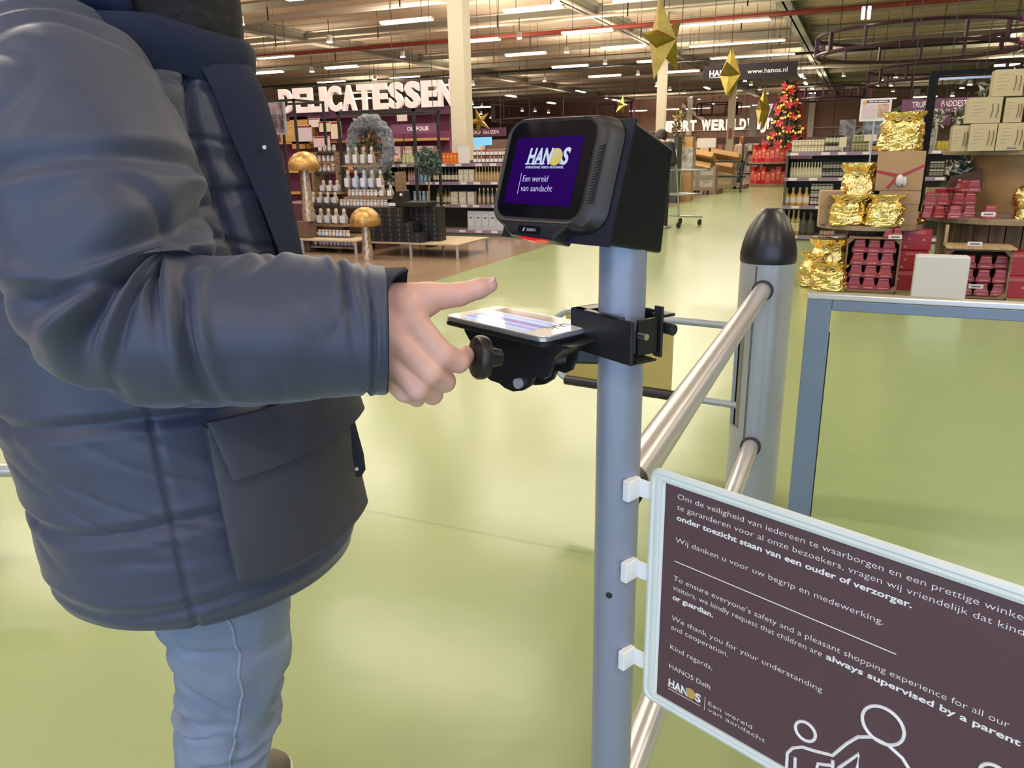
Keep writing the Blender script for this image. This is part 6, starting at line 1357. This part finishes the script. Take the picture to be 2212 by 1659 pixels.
# kraft carrier boxes on the top disc
def carrier(label, px0, px1, zb, h, Y, d, rz=0., side=.3):
    x0, x1 = aty(px0, 300, Y).x, aty(px1, 300, Y).x; w = x1 - x0; t = thing('carrier_box', label, 'carrier box', ((x0 + x1) / 2, Y + d / 2, zb), rz)
    b = MB(); b.b2((-w / 2, -d / 2, 0), (w / 2, d / 2, h)); b.build('box', m_kraftl, t, bevel=.002)
    b = MB()
    for i, ww in enumerate((.5, .35, .6, .45, .3)): b.b2((-w / 2 + w * .14, -d / 2 - .0012, h * (.80 - i * .13)), (-w / 2 + w * (.14 + ww * .7), -d / 2 - .0002, h * (.80 - i * .13) + .004))
    b.build('printed_lines', mat('faint_brown_print', (.34, .26, .15), .6), t)
    b = MB(); 
    for s in (w * .22, w * .38): b.tube([(s, -d / 2 - .004, h * .75), (s + .006, -d / 2 - .008, h * .5), (s - .004, -d / 2 - .006, h * .2)], .003, 5)
    b.build('cord_handle', mat('brown_cord', (.16, .09, .04), .7), t)
zt3 = 1.231
for a in ((2056, 2092, zt3, .215, 8.06, .2, 'narrow carrier box at the left end of the top drum disc'), (2093, 2151, zt3, .225, 8.02, .2, 'middle carrier box of the lowest layer on the top drum disc'), (2153, 2212, zt3, .225, 8.02, .2, 'right carrier box of the lowest layer on the top drum disc'), (2214, 2262, zt3, .225, 8.1, .2, 'carrier box cut off by the right edge of the photo'),
          (2081, 2154, zt3 + .23, .21, 8.06, .2, 'left carrier box of the second layer'), (2160, 2200, zt3 + .23, .20, 8.07, .2, 'right carrier box of the second layer'), (2128, 2192, zt3 + .445, .215, 8.10, .2, 'single carrier box at the very top of the pile')):
    carrier(a[6], a[0], a[1], a[2], a[3], a[4], a[5])
# winter garland behind the carrier boxes
q = aty(2160, 250, 8.5); t = thing('frosted_garland', 'snowy dark green garland behind the carrier boxes at the upper right', 'garland', tuple(q))
def gpos(r_): 
    u = r_.random(); c = [(-.18, .03), (-.05, .22), (.15, .26), (.36, .20), (.36, -.1), (.34, -.35)]; i = min(int(u * 5), 4); f_ = u * 5 - i; g = [c[i][k_] * (1 - f_) + c[i + 1][k_] * f_ for k_ in (0, 1)]
    return (g[0] + r_.gauss(0, .05), r_.gauss(0, .06), g[1] + r_.gauss(0, .05))
b = MB(); leaves(b, 620, gpos, .10, 31, 3); b.build('twigs', [mg1, mg2, mat('snowy_leaf', (.55, .56, .50), .7)], t)
b = MB(); b.cone((.1, .03, .2), (.1, .03, -.62), .012, seg=6); b.build('support', m_blackm, t)
q = aty(2075, 350, 8.6); t = thing('frosted_sprig', 'frosted green sprig between the kraft boxes and the orange drum core', 'plant', (q.x, 8.6, .656)); b = MB(); leaves(b, 260, lambda r_: (lambda g: (g[0], g[1], g[2] + .32))(inel(r_, .10, .06, .2)), .09, 41, 3); b.build('twigs', [mg1, mg2, mat('snowy_leaf', (.55, .56, .50), .7)], t); b = MB(); b.cone((0, 0, 0), (0, 0, .4), .01, seg=6); b.build('stem', m_wood, t)
for i, (px, py) in enumerate(((2025, 260), (2068, 262))):
    q = aty(px, py, 12.1); t = thing('potted_flower', 'small white flower sprig on the right top shelf', 'plant', (q.x, 12.1, 1.222), 0, 'white flower sprigs'); b = MB(); leaves(b, 120, lambda r_: (lambda g: (g[0], g[1], g[2] + .42))(inel(r_, .08, .06, .12)), .06, 50 + i, 3); b.build('twigs', [mg1, mg2, mat('snowy_leaf', (.55, .56, .50), .7)], t); b = MB(); b.cone((0, 0, 0), (0, 0, .4), .02, seg=8); b.build('vase', m_offw, t)
# black display frame
t = thing('steel_stand', 'tall black steel display frame rising behind the small drum table', 'display frame', (.565, 8.86, 0))
for (x, y) in ((0, 0), (1.9, .0), (0, 1.0), (1.9, 1.0)):
    if (x, y) == (0, 1.0): continue
    b = MB(); b.box((x, y, .965), (.075, .05, 1.93)); b.build('post', mat('blue_black_steel', (.006, .007, .009), .7, spec=.2), t, bevel=.003)
b = MB(); b.box((.95, 0, 1.945), (1.97, .05, .045)); b.build('top_bar', mat('blue_black_steel', (.006, .007, .009), .7, spec=.2), t, bevel=.003)
b = MB(); b.box((.95, .05, 1.895), (1.8, .02, .02)); b.build('reflector', m_alu2, t)
b = MB(); b.box((1.9, .5, 1.93), (.04, 1.0, .04)); b.build('top_bar', mat('blue_black_steel', (.006, .007, .009), .7, spec=.2), t)
# white box on the floor
q0, q1 = atz(1962, 642), atz(2074, 647); t = thing('white_bin', 'plain white box standing on the floor before the red cartons', 'box', ((q0.x + q1.x) / 2, 7.30, 0))
w = q1.x - q0.x; b = MB(); b.b2((-w / 2, 0, .0), (w / 2, .13, .40)); b.build('housing', mat('white_bin_lacquer', (.62, .61, .61), .35), t, bevel=.012, seg=3)
b = MB(); b.b2((-w / 2 + .02, .02, .401), (w / 2 - .02, .11, .405)); b.build('lid', m_white, t)
# ================================================================ middle distance
# second shopper with a trolley, mostly hidden behind the scanner
gx, gy = -3.10, 13.30; ga = radians(-15)
p2 = thing('person', 'person in a black shirt and dark trousers pushing a trolley behind the scanner', 'person', (gx, gy, 0), ga); p2.scale = (.95, .95, .95)
H = [((0, 0, .95), (0, 0, 1.15), .15, .14), ((0, 0, 1.15), (0, .02, 1.40), .15, .14), ((-.16, .02, 1.42), (.16, .02, 1.42), .07, .07), ((0, .02, 1.42), (-.03, .10, 1.50), .055, .05), ((-.05, .15, 1.57), (-.05, .16, 1.59), .095, .09)]
for s in (-1, 1): H += [((s * .19, .02, 1.42), (s * .25, .02, 1.16), .055, .045), ((s * .25, .02, 1.16), (s * .20, .24, 1.03), .043, .033), ((s * .20, .24, 1.03), (s * .19, .33, 1.02), .035, .028), ((s * .09, 0, .92), (s * .10, .02 + s * .05, .5), .085, .062), ((s * .10, .02 + s * .05, .5), (s * .10, -.03 + s * .12, .08), .058, .042), ((s * .10, -.03 + s * .12, .05), (s * .11, .12 + s * .12, .035), .04, .032)]
def part_of(f, lo, hi, h, name, m):
    v_, f_ = surfnet(f, lo, hi, h); b = MB(); b.add(v_.tolist(), f_.tolist()); o = b.build(name, m, p2, smooth=True)
    for p in o.data.polygons: p.use_smooth = True
    return o
part_of(lambda P: roundcones(P, H, .03), (-.4, -.3, -.01), (.4, .5, 1.80), .016, 'body', m_skin)
sh_ = [(a, c, ra + .022, rb + .022) for a, c, ra, rb in H[:3]] + [(H[5][0], H[5][1], .085, .08), (H[11][0], H[11][1], .085, .08)]
part_of(lambda P: np.maximum(roundcones(P, sh_, .04), np.maximum(.84 - P[:, 2], P[:, 2] - 1.50)), (-.5, -.3, .78), (.5, .4, 1.56), .014, 'shirt', mat('black_shirt', (.022, .018, .018), .7))
tr_ = [(H[i][0], H[i][1], H[i][2] + .018, H[i][3] + .022) for i in (0, 8, 9, 14, 15)]
part_of(lambda P: np.maximum(roundcones(P, tr_, .03), P[:, 2] - 1.0), (-.4, -.3, .03), (.4, .4, 1.04), .014, 'trousers', mat('dark_navy_trousers', (.012, .016, .025), .7))
part_of(lambda P: roundcones(P, [((-.05, .135, 1.595), (-.05, .145, 1.61), .112, .11), ((-.05, .10, 1.55), (-.04, .09, 1.50), .095, .075)], .02), (-.25, -.1, 1.38), (.2, .32, 1.78), .014, 'hair', mat('dark_hair', (.03, .02, .015), .5))
for s in (-1, 1): b = MB(); b.b2((s * .105 - .045, -.1 + s * .12, 0), (s * .105 + .045, .17 + s * .12, .05)); b.build('shoe', mat('pale_shoe', (.5, .5, .46), .6), p2, bevel=.02, seg=3)
def trolley(label, x, y, rz, s=1.):
    t = thing('shopping_trolley', label, 'trolley', (x, y, 0), rz); m = mat('trolley_metal', (.40, .45, .44), .35, .5); r_ = .009
    b = MB()
    for z, a, c in ((.95, .26, .42), (.55, .22, .36)):
        P = [(-a, -c, z), (a, -c, z), (a, c, z), (-a, c, z), (-a, -c, z)]; b.tube(P, r_, 6)
    for i in range(9):
        f_ = i / 8; b.tube([(-.26, -.42 + .84 * f_, .95), (-.22, -.36 + .72 * f_, .55), (.22, -.36 + .72 * f_, .55), (.26, -.42 + .84 * f_, .95)], .004, 4)
    b.build('basket', m, t)
    b = MB(); b.tube([(-.24, -.50, 1.02), (.24, -.50, 1.02)], .016, 8); b.build('handle', m, t)
    b = MB()
    for sx in (-.22, .22): b.tube([(sx, -.50, 1.02), (sx, -.34, .2), (sx, .40, .14)], .014, 6)
    b.tube([(-.22, .40, .14), (.22, .40, .14)], .014, 6); b.build('chassis', m, t)
    for sx in (-.2, .2):
        for sy in (-.32, .36): b = MB(); b.cone((sx - .012, sy, .055), (sx + .012, sy, .055), .055, seg=12); b.build('wheel', m_black, t)
    return t
trolley('shopping trolley in front of the person in the black shirt', gx + .27, gy + .52, ga - .1)
trolley('empty trolley standing far down the aisle left of the red display', -4.0, 27.6, radians(70)); trolley('second trolley far down the aisle nearer the tree', -4.9, 29.4, radians(95))
# promotional stacks along the aisle: cartons on pallets
def pallet(label, px, py, w, d):
    q = atz(px, py, 0); t = thing('pallet', label, 'pallet', (q.x, q.y, 0)); b = MB()
    for i in range(5): b.b2((-w / 2, i * d / 4.4, .11), (w / 2, i * d / 4.4 + d * .16, .13))
    b.build('deck', mat('brown_pallet', (.22, .13, .08), .7), t)
    for x in (-w / 2, -.05, w / 2 - .1): b = MB(); b.b2((x, 0, 0), (x + .1, d * 1.05, .11)); b.build('runner', mat('brown_pallet', (.22, .13, .08), .7), t)
    return q
def stack(label, grp, q, cols, x0, w, h, d, n, rows_, z0=.132, y0=.02, txt=(.3, .28, .27)):
    p = prod('carton', 'box', w, h, (cols, txt, (.2, .2, .2)), d)
    for r_ in range(rows_):
        for i in range(n): put(p, q.x + x0 + w * (i + .5) * 1.01, q.y + y0 + d / 2, z0 + r_ * h * 1.002, label, 'carton', grp)
q = pallet('brown pallet under white cartons left of the aisle', 1492, 420, 1.5, 1.2)
stack('large white printed carton on the nearer pallet', 'white cartons on the nearer pallet', q, (.60, .55, .50), -.95, .48, .40, .5, 1, 2, txt=(.42, .38, .35)); stack('grey carton on the nearer pallet', 'grey cartons on the nearer pallet', q, (.26, .24, .20), -.35, .52, .34, .5, 2, 2, txt=(.45, .43, .40))
q2 = pallet('brown pallet further down the aisle', 1555, 408, 1.6, 1.2)
stack('pale carton on the farther pallet', 'pale cartons on the farther pallet', q2, (.42, .36, .34), -.75, .6, .42, .5, 2, 2, txt=(.5, .45, .42))
q3 = aty(1472, 366, 22.5); b = MB(); b.b2((q3.x - .2, 22.3, 0), (q3.x + .2, 22.7, .78)); tag(b.build('white_stand', mat('white_stand', (.6, .58, .5), .6)), 'white block under the yellow carton left of the aisle', 'stand'); row('yellow_carton', 'box', .26, .18, ((.65, .48, .05), (.7, .5, .1), (.5, .3, .1)), q3.x - .15, q3.x + .15, 22.5, .785, 1, 'yellow carton left of the slanted fruit crates', 'carton', None)
# slanted display crates with produce
def slant(label, px, py, Y, w):
    q = aty(px, py, Y); t = thing('slanted_crate', label, 'crate', (q.x, Y, q.z)); M = Matrix.Rotation(radians(-24), 3, 'X') @ Matrix.Rotation(radians(12), 3, 'Y')
    b = MB(); d, h = .5, .16
    for lo, hi in (((-w / 2, 0, 0), (w / 2, .02, h)), ((-w / 2, d, 0), (w / 2, d + .02, h)), ((-w / 2, 0, 0), (-w / 2 + .02, d, h)), ((w / 2 - .02, 0, 0), (w / 2, d, h)), ((-w / 2, 0, 0), (w / 2, d, .02))):
        c = [(a + e) / 2 for a, e in zip(lo, hi)]; b.box(M @ Vector(c), [e - a for a, e in zip(lo, hi)], R=M)
    b.build('crate', mat('orange_crate_wood', (.50, .29, .10), .6), t)
    b = MB(); rnd = random.Random(px)
    for i in range(26): b.sphere(M @ Vector((rnd.uniform(-w / 2 + .08, w / 2 - .08), rnd.uniform(.08, d - .08), .13)), rnd.uniform(.035, .06), 8, 5)
    o = b.build('contents', mat('dark_wrapped_goods', (.12, .08, .07), .4, noise_s=9, noise_a=.8, color2=(.5, .45, .42)), t, smooth=True); o['kind'] = 'stuff'
for (px, py, Y, w, lab) in ((1500, 333, 24, 1.1, 'upper left slanted orange crate beside the aisle'), (1552, 333, 26, 1.3, 'upper right slanted orange crate beside the aisle'), (1498, 357, 24, 1.0, 'lower left slanted orange crate beside the aisle'), (1545, 356, 26, 1.1, 'lower right slanted orange crate beside the aisle')): slant(lab, px, py, Y, w)
q = aty(1530, 380, 25.3); t = thing('crate_rack', 'dark rack carrying the four slanted crates', 'rack', (q.x, 25.3, 0))
for x in (-1.0, 0, 1.0): b = MB(); b.b2((x - .03, 0, 0), (x + .03, .06, 1.5)); b.build('upright', m_blackm, t)
b = MB(); b.b2((-1.1, 0, .9), (1.1, .3, .95)); b.b2((-1.1, 0, .45), (1.1, .3, .5)); b.build('cross_shelves', m_blackm, t)
b = MB(); q = aty(1558, 350, 27); b.b2((q.x - .25, 27, 0), (q.x + .35, 27.4, 1.05)); tag(b.build('cream_stand', mat('cream_stand', (.6, .55, .38), .6)), 'cream block stand behind the right slanted crates', 'stand')
# small carry sign in the aisle
b = MB(); q = aty(1526, 308, 25); b.b2((q.x - .28, 25, q.z - .15), (q.x + .28, 25.03, q.z + .13)); b.b2((q.x - .015, 25.01, 0), (q.x + .015, 25.03, q.z)); tag(b.build('price_board', mat('grey_white_board', (.6, .58, .54), .5)), 'pale price board on a pole above the slanted crates', 'sign')
q = aty(1476, 300, 21); t = thing('display_tower', 'orange brown cardboard tower with goods behind the second shopper', 'display', (q.x, 21, 0))
b = MB(); b.b2((-.2, 0, 0), (.25, .4, 1.62)); b.build('tower', mat('orange_crate_wood', (.50, .29, .10), .6), t); b = MB(); b.b2((-.22, -.01, .75), (.27, .41, 1.35)); b.build('white_goods', mat('white_wrapped', (.6, .56, .5), .6, noise_s=8, noise_a=.6), t)
t = thing('shelf_unit', 'dark cupboard with white goods at the left edge of the aisle', 'shelving', (aty(1448, 300, 20).x, 20.0, 0)); b = MB(); b.b2((-1.9, 0, 0), (.2, .5, 1.60)); b.build('cupboard', m_dark, t); b = MB(); b.b2((-.2, -.02, 1.4), (.1, 0, 1.56)); b.b2((-.22, -.02, .9), (.18, 0, 1.3)); b.build('white_goods', mat('white_wrapped', (.6, .56, .5), .6, noise_s=8, noise_a=.6), t)
# rows of far shelving either side
def farshelf(label, x0, x1, Y, top, seed, cols):
    t = thing('shelf_unit', label, 'shelving', (x0, Y, 0)); w = x1 - x0; b = MB(); b.b2((0, .3, 0), (w, .36, top)); b.build('back_panel', mat('brown_shelf_back', (.13, .08, .07), .6), t)
    rnd = random.Random(seed); lv = [.1 + i * (top - .1) / 3.2 for i in range(3)]
    for z in lv: b = MB(); b.b2((0, 0, z - .05), (w, .3, z)); b.build('shelf', mat('shelf_board', (.40, .36, .34), .5), t)
    for z in lv:
        x = x0 + .1
        while x < x0 + w - .3:
            c = rnd.choice(cols); ww = rnd.uniform(.25, .4); n = rnd.randint(2, 4); hh = rnd.uniform(.26, .44); pp = prod('packet', 'box', round(ww, 1), round(hh, 1) + .05, (c, tuple(min(1, v * 1.3 + .1) for v in c), (.5, .5, .5)), .2)
            for i in range(n):
                if x > x0 + w - .25: break
                put(pp, x + ww / 2, Y + .14, z, 'packet on the far shelving, %s' % label, 'packet', 'packets on ' + label); x += round(ww, 1) + .03
            x += .15
farshelf('the row behind the slanted crates', -14.2, -7.6, 41, 2.0, 3, [(.5, .4, .32), (.3, .14, .1), (.55, .5, .45), (.2, .12, .1)])
farshelf('the row left of the christmas tree', -7.2, -3.6, 44, 1.9, 4, [(.5, .45, .42), (.35, .3, .3), (.4, .15, .12), (.6, .55, .5)])
farshelf('the row right of the christmas tree', -2.3, 3.0, 34, 1.7, 5, [(.55, .42, .3), (.45, .2, .15), (.6, .5, .4), (.3, .3, .2)])
farshelf('the row behind the column', -9.6, -6.9, 17, 1.6, 6, [(.5, .4, .36), (.3, .1, .15), (.6, .55, .5), (.35, .3, .2)])
farshelf('the row far to the left behind the fascia', -24, -13.5, 22, 2.3, 7, [(.5, .4, .36), (.3, .1, .15), (.6, .55, .5), (.35, .3, .2)])
q = aty(1835, 300, 18); t = thing('far_board', 'pale board leaning far behind the right shelf unit', 'board', (q.x, 18, 0)); b = MB(); b.b2((-.3, 0, 0), (.3, .05, 1.5)); b.build('board', m_kraft, t)
# red vertical banner on the far column
A = aty(1573, 299, 42.7); B_ = aty(1581, 277, 42.7); b = MB(); b.b2((A.x, 42.67, A.z), (B_.x, 42.722, B_.z)); tag(b.build('hanging_banner', m_red), 'small red vertical banner hanging on the far grey column', 'banner')
# magenta ring piece above the far lettering
q = aty(1553, 236, 62); ring(q, 1.6, .8, 'dark ring with a magenta part above the far lettering', 10)
# two distant shoppers
def far_person(label, px, py, hair, top, bot):
    q = atz(px, py, 0); t = thing('person', label, 'person', (q.x, q.y, 0), .6)
    HH = [((0, 0, .9), (0, 0, 1.38), .15, .14), ((-.15, 0, 1.38), (.15, 0, 1.38), .06, .06), ((0, 0, 1.4), (0, .0, 1.52), .05, .05), ((0, 0, 1.60), (0, 0, 1.63), .085, .08), ((.18, 0, 1.38), (.22, .05, 1.1), .05, .04), ((.22, .05, 1.1), (.12, .25, 1.0), .04, .03), ((-.18, 0, 1.38), (-.22, .05, 1.1), .05, .04), ((-.22, .05, 1.1), (-.12, .25, 1.0), .04, .03), ((.08, 0, .9), (.09, .05, .06), .08, .045), ((-.08, 0, .9), (-.09, -.05, .06), .08, .045)]
    v_, f_ = surfnet(lambda P: roundcones(P, HH, .03), (-.4, -.3, -.0), (.4, .4, 1.76), .03); b = MB(); b.add(v_.tolist(), f_.tolist()); b.build('body', m_skin, t, smooth=True)
    v_, f_ = surfnet(lambda P: np.maximum(roundcones(P, [(a, c, r0 + .03, r1 + .03) for a, c, r0, r1 in (HH[0], HH[1], HH[4], HH[6])], .03), P[:, 2] - 1.46), (-.4, -.3, .6), (.4, .4, 1.6), .03); b = MB(); b.add(v_.tolist(), f_.tolist()); b.build('coat', top, t, smooth=True)
    v_, f_ = surfnet(lambda P: roundcones(P, [(a, c, r0 + .02, r1 + .02) for a, c, r0, r1 in HH[8:]], .03), (-.3, -.3, .0), (.3, .3, 1.02), .03); b = MB(); b.add(v_.tolist(), f_.tolist()); b.build('trousers', bot, t, smooth=True)
    v_, f_ = surfnet(lambda P: roundcones(P, [((0, -.02, 1.66), (0, -.02, 1.68), .095, .09), ((0, -.05, 1.6), (0, -.06, 1.42), .08, .06)], .03), (-.2, -.2, 1.3), (.2, .2, 1.8), .025); b = MB(); b.add(v_.tolist(), f_.tolist()); b.build('hair', hair, t, smooth=True)
far_person('far shopper with auburn hair and a beige coat behind the trolleys', 1596, 398, mat('auburn_hair', (.25, .08, .03), .6), mat('beige_coat', (.45, .33, .24), .7), mat('dark_navy_trousers', (.012, .016, .025), .7))
# christmas tree on its red display
q = atz(1672, 402, 0); tx, ty = q.x, q.y
t = thing('red_display', 'round two tier display of red gift boxes under the christmas tree', 'display', (tx, ty, 0))
b = MB(); b.cone((0, 0, 0), (0, 0, .10), .95, seg=32); b.cone((0, 0, .78), (0, 0, .84), .95, seg=32); b.cone((0, 0, .1), (0, 0, 1.0), .45, seg=20); b.build('tier_stand', m_wood, t)
for tier, (z, r_, n) in enumerate(((.10, .76, 17), (.84, .74, 18))):
    for i in range(n):
        a = -pi + 1.05 * pi * i / (n - 1) - .02 * pi; hh = (.58, .42, .5)[i % 3]; col = ((.42, .015, .015), (.50, .05, .04), (.36, .01, .03))[i % 3]
        put(prod('red_gift_box', 'box', .17, hh, (col, (.55, .12, .08), (.7, .5, .3)), .14), tx + cos(a) * r_, ty + sin(a) * r_, z, 'red gift box on the %s tier under the christmas tree' % ('lower', 'upper')[tier], 'gift box', 'red gift boxes, %s tier' % ('lower', 'upper')[tier], rz=a + pi / 2)
zt = aty(1693, 172, ty).z; ttx = tx + .25
t = thing('christmas_tree', 'slim lit christmas tree with red poinsettias rising from the red display', 'christmas tree', (ttx, ty + .05, 1.0)); Ht = zt - 1.0
b = MB(); rnd = random.Random(5)
for i in range(2600):
    v = rnd.random() ** 1.3; a = rnd.uniform(0, 2 * pi); R_ = (.62 * (1 - v) + .06) * rnd.uniform(.5, 1.0); c = Vector((cos(a) * R_, sin(a) * R_, v * Ht)); d = Vector((cos(a), sin(a), rnd.uniform(-.5, .2))).normalized(); s = d.orthogonal().normalized(); l = rnd.uniform(.10, .2)
    b.add([c, c + d * l * .6 + s * l * .16, c + d * l, c + d * l * .6 - s * l * .16], [(0, 1, 2, 3)], rnd.randrange(2))
b.cone((0, 0, 0), (0, 0, Ht * .97), .06, .02, seg=8); b.build('needles', [mat('dark_fir', (.02, .04, .02), .7), mat('fir_green', (.04, .07, .03), .7)], t)
m_fl = mat('garland_lights', (.9, .5, .1), .4, emis=(1, .50, .08), es=.9); b = MB()
turns = 5.2
for i in range(150):
    v = .02 + .90 * i / 149; a = v * turns * 2 * pi + 1; R_ = .70 * (1 - v) + .08 + .03 * sin(i * 1.7); c = (cos(a) * R_, sin(a) * R_, v * Ht + .05 * sin(a * 3) + .03 * sin(i * 2.3)); b.sphere(c, .036, 6, 4, sc=(1, 1, 1.3))
o = b.build('light_garland', m_fl, t); o['kind'] = 'stuff'
for i in range(58):
    v = ((i * .7549) % 1) ** 1.3 * .95; a = ((i * .5698) % 1) * 2 * pi; R_ = (.74 * (1 - v) + .17); b = MB()
    c = Vector((cos(a) * R_, sin(a) * R_, v * Ht)); n3 = Vector((cos(a), sin(a), .2)).normalized(); s = n3.orthogonal().normalized(); w3 = n3.cross(s)
    for k_ in range(5): e_ = 2 * pi * k_ / 5; d = (s * cos(e_) + w3 * sin(e_)); sd4 = n3.cross(d); b.add([c, c + d * .09 + sd4 * .05 + n3 * .02, c + d * .17 + n3 * .03, c + d * .09 - sd4 * .05 + n3 * .02], [(0, 1, 2, 3)])
    b.build('poinsettia', mat('poinsettia_red', (.45, .02, .03), .6), t)
# red and yellow ornament hanging left of the tree
q = aty(1464, 287, 21); t = thing('hanging_garland', 'green garland with ribbon hanging from the ceiling before the far lettering', 'garland', tuple(q)); b = MB(); leaves(b, 200, lambda r_: (r_.gauss(0, .06), r_.gauss(0, .06), r_.uniform(-.5, .5)), .12, 77, 3); b.build('twigs', [mg1, mg2, mat('ribbon_gold', (.6, .4, .1), .4)], t); b = MB(); b.cone((0, 0, .6), (0, 0, ZC - q.z), .008, seg=5); b.build('string', m_blackm, t)
